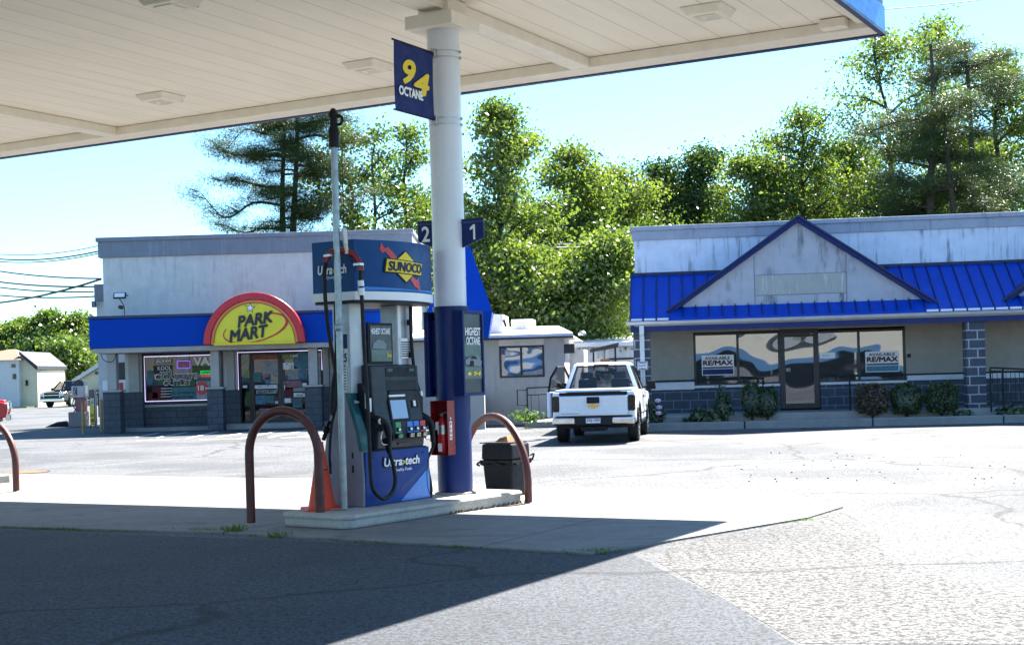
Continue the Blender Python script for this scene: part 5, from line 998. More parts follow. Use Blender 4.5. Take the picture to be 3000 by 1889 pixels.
# gables
GD = -1.35
def gable(xc, hw, zb, za, nm="gable", side=True):
    gb = thing(nm, (0, 0, 0), 0, None, None) if False else None
    g = MB(); g.prism([(xc - hw, zb), (xc + hw, zb), (xc, za)], GD, GD + .12); ob = g.build(nm, "gable_wall", sh)
    t = .11; sl = (za - zb) / hw; n_ = math.hypot(1, sl)
    for s in (-1, 1):
        g = MB(); ex = 1.07
        p = [(xc, za), (xc + s * hw * ex, za - sl * hw * ex), (xc + s * hw * ex, za - sl * hw * ex + t), (xc, za + t * 1.15)]
        g.prism(p, GD - .16, GD + .0); g.build("rake_board", "navy", ob, bevel=.01)
        g = MB(); p = [(xc, za + t * 1.16), (xc + s * hw * ex, za - sl * hw * ex + t + .004), (xc + s * hw * ex, za - sl * hw * ex + t + .05), (xc, za + t * 1.15 + .06)]
        g.prism(p, GD - .2, .25); g.build("gable_roof", "roof_seam", ob)
    return ob
ga = FQ.at(*Z5(1043, 110), GD); gl = FQ.at(*Z5(290, 660), GD); gr_ = FQ.at(*Z6(680, 608), GD)
gcx = (gl[0] + gr_[0]) / 2 * .35 + ga[0] * .65; ghw = (gr_[0] - gl[0]) / 2; gzb = (gl[1] + gr_[1]) / 2
gob = gable(gcx, ghw, gzb, ga[1])
q = q2(Z5, (785, 640), (1338, 150), GD); pm = q2(Z5, (785, 558), (1338, 418), GD)
g = MB(); sl = (ga[1] - gzb) / ghw
for x in (q[0], q[1]): g.box(x - .012, x + .012, GD - .006, GD - .001, gzb, ga[1] - sl * abs(x - gcx) - .05)
g.box(q[0], q[1], GD - .006, GD - .001, pm[3], pm[3] + .02); g.box(q[0], q[1], GD - .006, GD - .001, pm[2] - .02, pm[2]); g.build("panel_joint", "store_band", gob)
g = MB(); g.box(q[0] + .013, q[1] - .013, GD - .008, GD - .001, pm[2] + .001, pm[3] - .001); g.build("weathered_board", "plywood", gob)
g = MB(); g.box(gcx - ghw, gcx + ghw, GD - .05, GD - .001, gzb - .06, gzb - .001); g.build("gable_flashing", "roof_seam", gob)
g2 = FQ.at(*Z6(1195, 600), GD); gable(g2[0] + ghw * .97, ghw, gzb, ga[1])
# storefront
def sheet_q(parent, nm, m, zf, a, b, d): q = q2(zf, a, b, d); g = MB(); g.box(q[0], q[1], d, d + .006, q[2], q[3]); return g.build(nm, m, parent)
for w_, bar, nmx in ((w1, FQ.at(*Z8(640, 400))[0], 0), (w2_, FQ.at(*Z8(1765, 400))[0], 1)):
    framed(sh, "window", w_[0] + .002, (w_[1] if nmx == 0 else w_[1]) - .002, w_[2], w_[3], .04, .06, (bar,), gm="shop_glass")
door = framed(sh, "door", dd[0] + .005, dd[1] - .005, zS + .01, dd[3], .03, .13, gm="shop_glass")
g = MB(); zh = FQ.at(*Z8(1200, 210))[1]; g.box(dd[0] + .14, dd[1] - .14, .02, .09, zh, dd[3] - .14); g.build("header", "frame_black", door)
g = MB(); q = q2(Z8, (1158, 243), (1222, 215), -.02); g.box(q[0], q[1], -.012, -.005, q[2], q[3]); g.build("number_plate", "white_paint", door); text("155", door, "black", q[0] + .02, q[1] - .02, q[2] + .02, -.014, q[3] - .02, bold=.03)
sheet_q(door, "sticker", "p_pale", Z8, (1087, 533), (1127, 500), -.012)
for bx, lab, zf, a, b in ((0, "for sale poster taped in the shop window left of the door", Z8, (307, 570), (600, 375)), (1, "for sale poster taped in the rightmost shop window", Z8, (1826, 540), (2132, 340))):
    q = q2(zf, a, b, -.0); W_ = q[1] - q[0]; Hh = q[3] - q[2]
    o = fthing("window_poster", FQ, lab, "poster"); g = MB(); g.box(q[0], q[1], -.004, .002, q[2], q[3]); g.build("sheet", "white_paint", o)
    g = MB(); g.box(q[0] + .02, q[1] - .02, -.010, -.005, q[2] + .02, q[2] + Hh * .30); g.build("blue_panel", "p_sky" if bx else "navy", o)
    g = MB(); g.box(q[0] + .02, q[1] - .02, -.010, -.005, q[2] + Hh * .33, q[2] + Hh * .42); g.build("grey_panel", "poster_grey", o)
    text("AVAILABLE", o, "black", q[0] + W_ * .1, q[1] - W_ * .12, q[2] + Hh * .78, -.012, q[3] - Hh * .08, bold=.02); text("RE/MAX", o, "p_maroon", q[0] + W_ * .05, q[1] - W_ * .04, q[2] + Hh * .50, -.012, q[2] + Hh * .73, bold=.05)
q = q2(Z8, (1272, 415), (1540, 355), .0); o = fthing("window_notice", FQ, "white strip notice in the window just right of the shop door", "notice"); g = MB(); g.box(q[0] + .35, q[1], .0, .006, q[2], q[3]); g.build("sheet", "white_paint", o); text("NOTICE", o, "black", q[0] + .42, q[1] - .15, q[2] + .06, -.004, q[3] - .06)
g = MB(); g.box(*(lambda q: (q[0], q[1], -.05, -.001, q[2], q[3]))(q2(Z8, (2212, 402), (2242, 368)))); g.build("wall_box", "charcoal", sh, bevel=.01)
# piers
def spier(zf, a, b, d):
    q = q2(zf, a, b, d); g = MB(); g.box(q[0], q[1], d, d + .45, zS - .12, zsof + .115); return g.build("block_pier", "pier_block", sh), q
spier(ZR, (940, 1150), (1135, 165), ED); spier(Z5, (42, 1200), (133, 790), ED)
q = q2(Z5, (42, 1200), (133, 790), ED)
dx = FQ.at(*Z5(88, 900), ED - .08)[0]; o = fthing("downspout", FQ, "white metal downspout on the left block pier of the shop", "downspout")
g = MB(); g.box(dx - .06, dx + .06, ED - .14, ED - .02, zS - .2, zgb - .25); g.box(dx - .06, dx + .06, ED - .2, ED - .05, zgb - .249, zgb - .004); g.build("pipe", "gutter", o, bevel=.015)
q = q2(Z5, (57, 1018), (122, 964), ED - .2); o = fthing("litter_sign", FQ, "small white sign reading Please Do NOT Litter in front of the left block pier", "sign")
g = MB(); g.box(q[0], q[1], ED - .2, ED - .185, q[2], q[3]); g.build("plate", "white_paint", o, bevel=.002); g = MB(); g.box((q[0] + q[1]) / 2 - .02, (q[0] + q[1]) / 2 + .02, ED - .18, ED - .15, .1, q[2] + .2); g.build("post", "galvanised", o)
for i, s in enumerate(("Litter", "Do NOT", "Please")): Hh = (q[3] - q[2]) / 3; text(s, o, "navy", q[0] + .05, q[1] - .05, q[2] + Hh * (i + .22), ED - .203, q[2] + Hh * (i + .8), bold=.02)
g = MB(); t_ = .012; g.ring([(q[0] + .01, q[2] + .01), (q[1] - .01, q[2] + .01), (q[1] - .01, q[3] - .01), (q[0] + .01, q[3] - .01)], [(q[0] + .02, q[2] + .02), (q[1] - .02, q[2] + .02), (q[1] - .02, q[3] - .02), (q[0] + .02, q[3] - .02)], ED - .204, ED - .2005, True); g.build("border", "navy", o)
# walk, bed, curb
cz = FQ.at(*Z8(1050, 1050), -2.9)[1]; CD = -2.75
g = MB(); g.box(xL - .3, xR, ED - .35, -.051, 0, zS - .03); struct("shop_walk", g, "walk_concrete", loc=FQ.o, rz=QA, bevel=.02)
g = MB(); g.box(xL - .35, xR, CD + .3, ED - .351, -.1, .16); struct("planting_bed", g, "mulch", loc=FQ.o, rz=QA)
g = MB(); x = xL - .4
while x < xR: g.box(x, x + 3.02, CD, CD + .299, -.1, .19); x += 3.05
struct("shop_curb", g, "curb_concrete", loc=FQ.o, rz=QA, bevel=.025)
# handrails
HD = ED + .35
a = FQ.at(*Z8(0, 628), HD); b = FQ.at(*Z8(880, 597), HD); c = FQ.at(*Z8(868, 650), HD)
o = fthing("shop_handrail", FQ, "dark pipe handrail in front of the shop windows left of the door", "railing", "pipe handrails along the shop walk")
g = MB(); g.tube([(a[0] - 1.2, HD, b[1]), (b[0], HD, b[1]), (b[0], HD, b[1] - .15)], .024, 8); g.build("top_rail", "charcoal", o, smooth=True)
for x in (a[0] - 1.1, b[0] - .03): g = MB(); g.cyl((x, HD, zS - .03), (x, HD, b[1]), .02, n=8); g.build("post", "charcoal", o)
a = FQ.at(*Z8(1580, 578), HD); b = FQ.at(*ZR(930, 770), HD); c = FQ.at(*Z8(1675, 880), HD)
o = fthing("shop_handrail", FQ, "dark pipe handrail running from right of the door to the block pier", "railing", "pipe handrails along the shop walk")
g = MB(); g.tube([(a[0], HD, a[1] - .13), (a[0], HD, a[1]), (b[0], HD, a[1])], .024, 8); g.build("top_rail", "charcoal", o, smooth=True)
g = MB(); g.tube([(b[0] + .35, HD, a[1]), (b[0] + 4, HD, a[1])], .024, 8); g.build("rail_extension", "charcoal", o, smooth=True)
for x in (FQ.at(*Z8(1678, 700), HD)[0], b[0] - .02): g = MB(); g.cyl((x, HD, zS - .03), (x, HD, a[1]), .022, n=8); g.build("post", "charcoal", o)
a = FQ.at(*ZR(1200, 705), CD + .6); b = FQ.at(*ZR(1596, 725), CD + .6); c = FQ.at(*ZR(1200, 1100), CD + .6)
rail(FQ, "ramp_railing", "dark baluster railing at the right edge, in front of the block shop", a[0], b[0] + 3, CD + .6, a[1], a[1] - .28, c[1], c[1] - .1, (a[0], FQ.at(*ZR(1350, 800), CD + .6)[0], b[0] + 1.5), 36, zmid=.08)

# ------------------------------------------------------------------ things left of the store
def lt(nm, lab, cat, pt, rz=0, grp=None, z=0): p = G(*pt, z); return thing(nm, p, rz, lab, cat, grp), F / p.y
o, k = lt("air_machine", "silver coin operated AIR machine with a dark domed top on a concrete base", "air machine", ZL(560, 905))
g = MB(); g.box(-70 / 2.444 / k, 35 / 2.444 / k, 0, .8, 0, 108 / 2.444 / k); g.build("base", "curb_concrete", o, bevel=.03)
zz = 108 / 2.444 / k; g = MB(); g.box(-12 / k, 14 / k, .2, .6, zz + .002, zz + 40 / k); g.build("pedestal", "p_pink", o, bevel=.02)
g = MB(); g.box(-20 / k, 19 / k, .1, .6, zz + 41 / k, zz + 76 / k); g.build("cabinet", "silver", o, bevel=.03)
g = MB(); g.prism(arc(2 / k, zz + 76.2 / k, 15 / k, 18 / k, 0, 180, 14), .15, .55); g.build("domed_top", "frame_black", o)
g = MB(); g.box(-13 / k, -3 / k, .085, .098, zz + 48 / k, zz + 72 / k); g.build("label", "frame_black", o)
for i, ch in enumerate("AIR"): text(ch, o, "white_letter", -10 / k, (-6.0 if ch != "I" else -8.5) / k, zz + (65 - 8 * i) / k, .083, zz + (70 - 8 * i) / k, bold=.02)
g = MB(); g.tube(smoothpts([(-14 / k, .15, zz + 44 / k), (-17 / k, .12, zz + 20 / k), (-10 / k, .1, zz + 8 / k), (-14 / k, .1, zz)]), .02, 6); g.build("air_hose", "rubber", o)
for (a, top, w, m, lab) in (((597, 955), 727, 11, "wood_post", "left of the two weathered wooden bollards by the store corner"), ((730, 940), 707, 11, "wood_post", "right wooden bollard, next to the store's block pier")):
    o, k = lt("wooden_bollard", lab, "bollard", ZL(*a), 0, "wooden bollards by the store corner"); hh = (a[1] - top) / 2.444 / k
    g = MB(); g.lathe([(w / 2.444 / k, -.05), (w / 2.444 / k, hh - .05), (w * .7 / 2.444 / k, hh)], 12); g.build("post", m, o, smooth=True)
for (a, top, w, lab) in (((622, 850), 640, 7, "thin galvanised pipe post behind the yellow sign"), ((690, 900), 640, 8, "galvanised pipe post right of the yellow sign")):
    o, k = lt("pipe_post", lab, "post", ZL(*a), 0, "galvanised pipe posts by the yellow sign"); hh = (a[1] - top) / 2.444 / k
    g = MB(); g.lathe([(w / 2.444 / k, -.05), (w / 2.444 / k, hh), (w * .5 / 2.444 / k, hh + .01)], 12); g.build("pipe", "galvanised", o, smooth=True)
o, k = lt("lottery_sign", "yellow pavement sign reading PLAY HERE between the wooden bollards", "sign", ZL(665, 915)); u_ = 1 / 2.444 / k
g = MB(); g.box(-18 * u_, 18 * u_, 0, .04, 25 * u_, 222 * u_); g.build("frame", "frame_black", o, bevel=.01)
g = MB(); g.box(-14 * u_, 14 * u_, -.006, -.001, 32 * u_, 217 * u_); g.build("panel", "yellow_letter", o)
g = MB(); g.box(-14 * u_, 14 * u_, -.011, -.0065, 160 * u_, 217 * u_); g.build("top_panel", "cream", o); g = MB(); g.prism([(-7 * u_, 175 * u_), (7 * u_, 175 * u_), (0, 205 * u_)], -.016, -.012); g.build("emblem", "btn_green", o)
text("PLAY", o, "black", -12 * u_, 12 * u_, 82 * u_, -.008, 103 * u_, bold=.02); text("HERE", o, "black", -12 * u_, 12 * u_, 45 * u_, -.008, 68 * u_, bold=.02)
g = MB(); g.tube([(-16 * u_, .02, 25 * u_), (-18 * u_, .02, 0), (-60 * u_, .3, .02)], .02, 6); g.tube([(16 * u_, .02, 25 * u_), (18 * u_, .02, 0), (50 * u_, .3, .02)], .02, 6); g.build("stand", "frame_black", o)
o, k = lt("utility_cabinet", "dark grey utility cabinet between the yellow sign and the store", "cabinet", ZL(680, 900)); g = MB(); g.box(-40 / 2.444 / k, 65 / 2.444 / k, 1.5, 2.2, 0, 225 / 2.444 / k); g.build("body", "charcoal2", o, bevel=.03); g = MB(); g.box(-.3, .3, 1.48, 1.498, .3, 1.2); g.build("door", "charcoal", o)
o, k = lt("asphalt_lump", "low dark lump of broken asphalt lying left of the air machine", "rubble", ZL(425, 905)); g = MB(); g.hexa([(-.55, -.1, 0), (.5, -.1, 0), (.5, .3, 0), (-.55, .3, 0)], [(-.1, 0, .2), (.3, 0, .24), (.3, .2, .2), (-.1, .2, .16)]); g.build("lump", "bin_dark", o, bevel=.06)
# far houses
def house(nm, lab, base, rz): p = G(*base); return thing(nm, p, rz, lab, "house"), F / p.y
p = G(*ZL(0, 760)); YH = 105.0
def hp3(x, y, Y=YH): return P(*ZL(x, y), Y)
o = thing("small_house", (hp3(60, 760).x, YH, 0), 0, "cream house with a white gabled front tower and brown roof at the far left", "house"); ox = hp3(60, 760).x
def lx(x, y, Y=YH): q = hp3(x, y, Y); return q.x - ox, q.z
a, b, c = lx(0, 425), lx(135, 425), lx(250, 500)
g = MB(); g.box(a[0] - 5, b[0], 0, 5, -.3, a[1]); g.build("front_wall", "house_white", o)
g = MB(); zr0 = lx(135, 400)[1]; g.prism([(b[0] + .003, -.3), (c[0], -.3), (c[0], c[1]), (b[0] + .003, zr0)], .5, 7); g.build("side_wall", "house_wall", o)
g = MB(); ap = lx(38, 345); g.add([(a[0] - 4, -.3, a[1]), (b[0] + .2, -.3, b[1]), (b[0] + .2, 5.2, b[1]), (a[0] - 4, 5.2, a[1]), (ap[0] - .5, 2.2, ap[1]), (ap[0], 2.2, ap[1])], [(0, 1, 5, 4), (1, 2, 5), (2, 3, 4, 5), (3, 0, 4), (3, 2, 1, 0)]); g.build("roof", "shingle", o)
g = MB(); r0, r1 = lx(130, 392), lx(262, 498); g.prism([(r0[0], r0[1] + .05), (r1[0], r1[1] + .05), (r1[0], r1[1] + .3), (r0[0], r0[1] + .3)], .2, 7.2); g.build("side_roof", "charcoal2", o)
for (x0, y0, x1, y1, m) in ((94, 562, 115, 525, "dark_window"), (128, 760, 134, 430, "house_white"), (84, 480, 110, 455, "shingle")):
    u0_, u1_ = lx(x0, y0), lx(x1, y1); g = MB(); g.box(u0_[0], u1_[0], -.08, -.002, u0_[1], u1_[1]); g.build("window" if m == "dark_window" else "trim", m, o)
u0_, u1_ = lx(190, 610, YH + .5), lx(200, 570, YH + .5); g = MB(); g.box(u0_[0], u1_[0], .3, .5, u0_[1], u1_[1]); g.build("wall_lamp", "black", o)
g = MB(); g.box(lx(150, 760)[0], lx(240, 760)[0], -1.5, 4, 0, .1); tag(g.build("grass_strip", "grass_base", loc=(ox, YH, 0)), "short green grass strip beside the cream house", "grass", kind='stuff')
o = thing("garage_house", (hp3(660, 700).x, 108, 0), 0, "pale yellow gabled house end partly hidden behind the store corner", "house"); ox = hp3(660, 700).x
q0, q1, q2_ = lx(585, 700, 108), lx(585, 560, 108), lx(720, 455, 108)
g = MB(); g.prism([(q0[0], 0), (q2_[0] + 4, 0), (q2_[0] + 4, q1[1]), (q2_[0] + .5, q2_[1]), (q0[0], q1[1])], 0, 8); g.build("wall", "house_wall", o)
g = MB(); g.prism([(q0[0] - .6, q1[1] - .35), (q2_[0] + .5, q2_[1] + .1), (q2_[0] + .5, q2_[1] + .4), (q0[0] - .6, q1[1] - .05)], -.4, 8); g.build("roof", "house_white", o)
u0_, u1_ = lx(682, 530, 108), lx(704, 508, 108); g = MB(); g.box(u0_[0], u1_[0], -.06, -.002, u0_[1], u1_[1]); g.build("window", "teal", o)
# utility wires
def wire(lab, a, b, Y0, Y1, sag=.3, r=.02, m="wire", grp="overhead wires left of the store"):
    p, q = P(*a, Y0), P(*b, Y1); g = MB(); g.tube([(p.lerp(q, t / 12)) - Vector((0, 0, sag * 4 * (t / 12) * (1 - t / 12))) for t in range(13)], r, 5); tag(g.build("overhead_wire", m), lab, "wire", grp)
wire("highest thin overhead wire left of the store", Z1(-120, 215), Z1(700, 155), 70, 62, r=.02); wire("thicker overhead wire second from the top, left of the store", Z1(-120, 245), Z1(700, 190), 70, 62, r=.035); wire("overhead wire third from the top, left of the store", Z1(-120, 262), Z1(700, 203), 70, 62, r=.025)
wire("steeper black wire sloping down to the store's roof edge", Z1(-120, 315), Z1(640, 382), 60, 47, .1, .03); wire("black wire below it running to the wing's bracket", Z1(-120, 385), Z1(600, 433), 60, 48.5, .1, .035); wire("black wire crossing the rising one, left of the store", Z1(-120, 420), Z1(590, 465), 60, 48.5, .1, .03)
wire("lowest flat black wire, left of the store", Z1(-120, 475), Z1(600, 495), 60, 48.5, .1, .03); wire("thick black wire rising to the right towards the store", Z1(-120, 545), Z1(640, 385), 60, 48, .15, .04)
for lab, y0, y1, r in (("upper thin pale wire crossing in front of the trees left of the shop", 1004, 993, .018), ("pale wire just below it, in front of the trees", 1026, 1016, .03), ("lowest pale wire across the trees left of the shop", 1042, 1040, .018)):
    wire(lab, (1390, 250 + y0 / 2.1656), (1880, 250 + y1 / 2.1656), 58, 58, .05, r, "gutter", "wires in front of the trees")
wire("single wire high in the top right sky", (2560, 30), (3050, -25), 70, 70, .1, .025, "wire", None)

# unseen shop row added behind the camera; height and bands shape the window reflections
FO = thing("reflection_shops", (6, -46, 0), 0, "long cream shop row with a blue band, added out of view for the shop window reflections", "building")
g = MB(); g.box(-45, 45, -8, 0, 2.0, 8.5); g.build("wall", "store_post", FO)  # wall of the added reflection row
g = MB(); g.box(-45, 45, -8, .3, 1.3, 1.999); g.build("awning_band", "reflection_blue", FO)  # blue band of the added reflection row
for x in range(-44, 44, 4): g = MB(); g.box(x, x + 3.6, -8, -.4, 0, 1.299); g.build("window", "dark_window", FO)  # dark openings of the added reflection row
for x in (-20, -2, 12, 30): g = MB(); g.prism([(x - 4, 5.2), (x + 4, 5.2), (x, 8.0)], .001, .6); g.build("gable", "store_band", FO)
# ------------------------------------------------------------------ pickups
def pickup(loc, rz, sc, paint, lab, opened=False, plate=None, seats=True, lift=0.0, script=None):
    t = thing("pickup_truck", loc, rz, lab, "pickup truck", sc=sc)
    ya, yb, wr = 1.2, 4.55, .39; Z0, ZR_, HW = .52, 1.22, .97
    def archp(yc): return [(yc + .50 * math.cos(R(a)), .42 + .52 * math.sin(R(a))) for a in range(0, 181, 15)]
    def side(x0, x1):
        pts = [(.12, Z0 + .1)] + [(.12, ZR_ - .02), (.16, ZR_), (2.2, ZR_), (4.0, ZR_ - .03), (5.3, ZR_ - .10), (5.62, ZR_ - .2), (5.68, .9), (5.66, Z0)]
        pts += archp(yb)[0:13] + archp(ya)[0:13]
        return pts
    g = MB(); pp = side(0, 0)
    pp = [(max(.12, y), max(Z0 - .06, z)) for y, z in pp]
    for x0, x1 in ((-HW, -.62), (.62, HW)): g.prism(pp, x0, x1, 'x')
    g.box(-.6199, .6199, .30, 5.6, .62, 1.02); g.box(-.6199, .6199, 3.95, 5.55, 1.0201, ZR_ - .07); g.box(-.619, .619, 2.15, 4.0, 1.0202, ZR_ - .06)
    body = g.build("body", paint, t, bevel=.035, seg=3)
    g = MB(); g.box(-.9, .9, .35, 5.4, .36, .60); g.build("underbody", "black", t)
    # tonneau cover and tailgate
    g = MB(); g.hexa([(-.93, .16, ZR_ + .003), (.93, .16, ZR_ + .003), (.93, 2.12, ZR_ + .003), (-.93, 2.12, ZR_ + .003)], [(-.90, .20, ZR_ + .055), (.90, .20, ZR_ + .055), (.90, 2.10, ZR_ + .06), (-.90, 2.10, ZR_ + .06)]); g.build("bed_cover", paint, t, bevel=.012)
    g = MB(); g.box(-.80, .80, .06, .115, ZR_ - .085, ZR_ - .005); g.build("tailgate_gap", "black", t)
    g = MB(); g.prism([(.03, .66), (.02, .72), (.045, .88), (.02, ZR_ - .12), (.05, ZR_ - .09), (.112, ZR_ - .09), (.112, .66)], -.80, .80, 'x'); tg = g.build("tailgate", paint, t, bevel=.015, seg=3)
    g = MB(); g.box(-.15, .15, .0, .04, ZR_ - .27, ZR_ - .12); g.build("handle", "black", tg, bevel=.02)
    g = MB(); g.box(-.115, .115, -.008, -.001, ZR_ - .225, ZR_ - .15); g.build("handle_pull", "charcoal", tg, bevel=.003)
    bz = ZR_ - .335
    g = MB(); g.prism([(-.13, bz - .02), (-.045, bz - .02), (-.045, bz - .045), (.045, bz - .045), (.045, bz - .02), (.13, bz - .02), (.145, bz + .02), (.045, bz + .02), (.045, bz + .045), (-.045, bz + .045), (-.045, bz + .02), (-.12, bz + .02)], .0, .018); g.build("gold_emblem", "gold", tg)
    if script: text(script, tg, "silver", -.76, -.35, .70, .018, .735, bold=.01, ex=.006)
    for s in (-1, 1):
        x0, x1 = (HW - .16, HW + .004) if s > 0 else (-HW - .004, -HW + .16)
        g = MB(); g.box(x0, x1, .085, .30, .76, 1.13); g.build("taillight", "lamp_dark", t, bevel=.03)
        g = MB(); g.box(-.97 if s < 0 else .44, -.44 if s < 0 else .97, -.06, .16, .46, .62); g.build("bumper", "chrome", t, bevel=.035, seg=3)
    g = MB(); g.box(-.4395, .4395, -.04, .16, .44, .63); g.box(-.9, .9, .02, .2, .6305, .657); g.build("bumper_centre", "charcoal", t, bevel=.015)
    g = MB(); g.box(-.3, .3, .05, .4, .30, .42); g.box(-.06, .06, -.03, .3, .3, .4); g.build("hitch", "black", t, bevel=.01)
    if plate:
        g = MB(); g.box(-.17, .17, -.052, -.045, .49, .62); pl = g.build("licence_plate", "white_paint", t, bevel=.003)
        g = MB(); g.box(-.165, .165, -.056, -.0525, .6, .618); g.build("plate_band", "navy", pl)
        text(plate, pl, "navy", -.15, .15, .515, -.054, .585, bold=.02)
    # cab
    cb = [(-.93, 2.12), (.93, 2.12), (.93, 4.3), (-.93, 4.3)]; ct = [(-.70, 2.32), (.70, 2.32), (.70, 3.5), (-.70, 3.5)]
    zb, zt = ZR_ - .02, 1.86
    def cp_(i, k, dx=0, dy=0): a, b = cb[i], ct[i]; return (a[0] + (b[0] - a[0]) * k + dx, a[1] + (b[1] - a[1]) * k + dy, zb + (zt - zb) * k)
    for i in range(4):
        g = MB(); sx = -1 if cb[i][0] > 0 else 1; sy = 1 if i < 2 else -1; w_ = .09
        g.hexa([cp_(i, 0), cp_(i, 0, sx * w_), cp_(i, 0, sx * w_, sy * w_ * 1.2), cp_(i, 0, 0, sy * w_ * 1.2)], [cp_(i, 1), cp_(i, 1, sx * w_), cp_(i, 1, sx * w_, sy * w_ * 1.2), cp_(i, 1, 0, sy * w_ * 1.2)]); g.build("pillar", paint, t)
    for s in (-1, 1):
        g = MB(); a = lambda k, y: (s * (.93 - .23 * k), y, zb + (zt - zb) * k)
        g.hexa([a(0, 2.85), a(0, 2.95), (s * .85, 2.95, zb), (s * .85, 2.85, zb)], [a(1, 2.8), a(1, 2.9), (s * .62, 2.9, zt), (s * .62, 2.8, zt)]); g.build("pillar", paint, t)
    g = MB(); g.hexa([(-.72, 2.28, zt - .012), (.72, 2.28, zt - .012), (.72, 3.56, zt - .012), (-.72, 3.56, zt - .012)], [(-.62, 2.40, zt + .06), (.62, 2.40, zt + .06), (.62, 3.40, zt + .05), (-.62, 3.40, zt + .05)]); rf = g.build("roof", paint, t, bevel=.03, seg=3)
    g = MB(); g.box(-.19, .19, 2.262, 2.30, zt - .03, zt + .01); g.build("third_brake_light", "black", rf, bevel=.01)
    def pane(nm, pts): g = MB(); g.quad(*pts); return g.build(nm, "truck_glass", t, fix=False)
    def frame_strip(pts, nm="window_seal"):
        g = MB(); g.tube([Vector(p) for p in pts] + [Vector(pts[0])], .018, 5); return g.build(nm, "black", t)
    k0, k1 = .04, .94
    def lat(i, j, k, m, dz=0): a, b = Vector(cp_(i, k)), Vector(cp_(j, k)); return tuple(a.lerp(b, m))
    rp = [lat(0, 1, k0, .06), lat(0, 1, k0, .94), lat(0, 1, k1, .07), lat(0, 1, k1, .93)]; rp = [rp[0], rp[1], rp[3], rp[2]]
    rp = [(x, y + .035, z) for x, y, z in rp]; pane("rear_window", rp); frame_strip([(x, y - .02, z) for x, y, z in rp])
    fp = [lat(3, 2, k0, .06), lat(3, 2, k0, .94), lat(3, 2, k1, .93), lat(3, 2, k1, .07)]; pane("windshield", [(x, y - .03, z) for x, y, z in fp])
    for s in (-1, 1):
        if opened and s < 0: ys = ((2.32, 2.84),)
        else: ys = ((2.32, 2.84), (2.97, 3.9))
        for y0, y1 in ys:
            xa, xb = s * .925, s * .72; yt1 = min(y1, 3.45)
            pts = [(xa, y0 - .08, zb + .03), (xa, y1, zb + .03), (xb, yt1, zt - .05), (xb, y0 + .08, zt - .05)]; pane("side_window", pts); frame_strip(pts)
    # inside
    for s in (-1, 1):
        g = MB(); g.hexa([(s * .42 - .26, 3.0, .8), (s * .42 + .26, 3.0, .8), (s * .42 + .26, 3.16, .8), (s * .42 - .26, 3.16, .8)], [(s * .42 - .23, 2.9, 1.5), (s * .42 + .23, 2.9, 1.5), (s * .42 + .23, 3.0, 1.5), (s * .42 - .23, 3.0, 1.5)])
        g.box(s * .42 - .16, s * .42 + .16, 2.88, 2.97, 1.51, 1.68); g.build("seat", "seat_cloth", t, bevel=.04)
    g = MB(); g.box(-.8, .8, 3.75, 4.1, 1.0, 1.26); g.build("dashboard", "black", t, bevel=.04)
    g = MB(); g.tube([(-.42 + .17 * math.cos(a * .5236), 3.62, 1.3 + .17 * math.sin(a * .5236)) for a in range(13)], .016, 6); g.build("steering_wheel", "black", t)
    g = MB(); g.box(-.13, .13, 3.42, 3.45, 1.62, 1.70); g.cyl((0, 3.44, 1.7), (0, 3.5, 1.82), .012, n=6); g.build("inside_mirror", "black", t, bevel=.01)
    # wheels
    for yc in (ya, yb):
        for s in (-1, 1):
            g = MB(); prof = [(.02, -.12), (.24, -.125), (.36, -.125), (wr, -.09), (wr, .09), (.36, .125), (.24, .125), (.02, .12)]
            g.T = Matrix.Translation((s * .86, yc, wr - .005)) @ Matrix.Rotation(R(90), 4, 'Y'); g.lathe(prof, 28); ty = g.build("wheel", "rubber", t, smooth=True)
            g = MB(); g.T = Matrix.Translation((s * .86 + s * .127, yc, wr)) @ Matrix.Rotation(R(90), 4, 'Y')
            g.lathe([(.25, -.006), (.25, .006), (.22, .01), (.2, -.0)], 24); g.lathe([(.01, .008), (.07, .012), (.07, -.004), (.01, -.004)], 16)
            for k in range(6): a = k * math.pi / 3; g.hexa([(.05 * math.cos(a - .4), .05 * math.sin(a - .4), 0), (.05 * math.cos(a + .4), .05 * math.sin(a + .4), 0), (.22 * math.cos(a + .12), .22 * math.sin(a + .12), 0), (.22 * math.cos(a - .12), .22 * math.sin(a - .12), 0)], [(.05 * math.cos(a - .4), .05 * math.sin(a - .4), .012), (.05 * math.cos(a + .4), .05 * math.sin(a + .4), .012), (.22 * math.cos(a + .12), .22 * math.sin(a + .12), .01), (.22 * math.cos(a - .12), .22 * math.sin(a - .12), .01)])
            g.build("rim", "chrome", ty)
            g = MB(); ap = archp(yc); g.tube([(s * (HW + .015), y, z) for y, z in ap], .035, 6); g.build("wheel_arch_trim", "charcoal", t)
            g = MB(); g.box(min(s * .60, s * .95), max(s * .60, s * .95), yc - .46, yc + .46, .5, .93) if False else g.tube([(s * .75, y, z - .02) for y, z in ap], .06, 6); g.build("wheel_liner", "black", t)
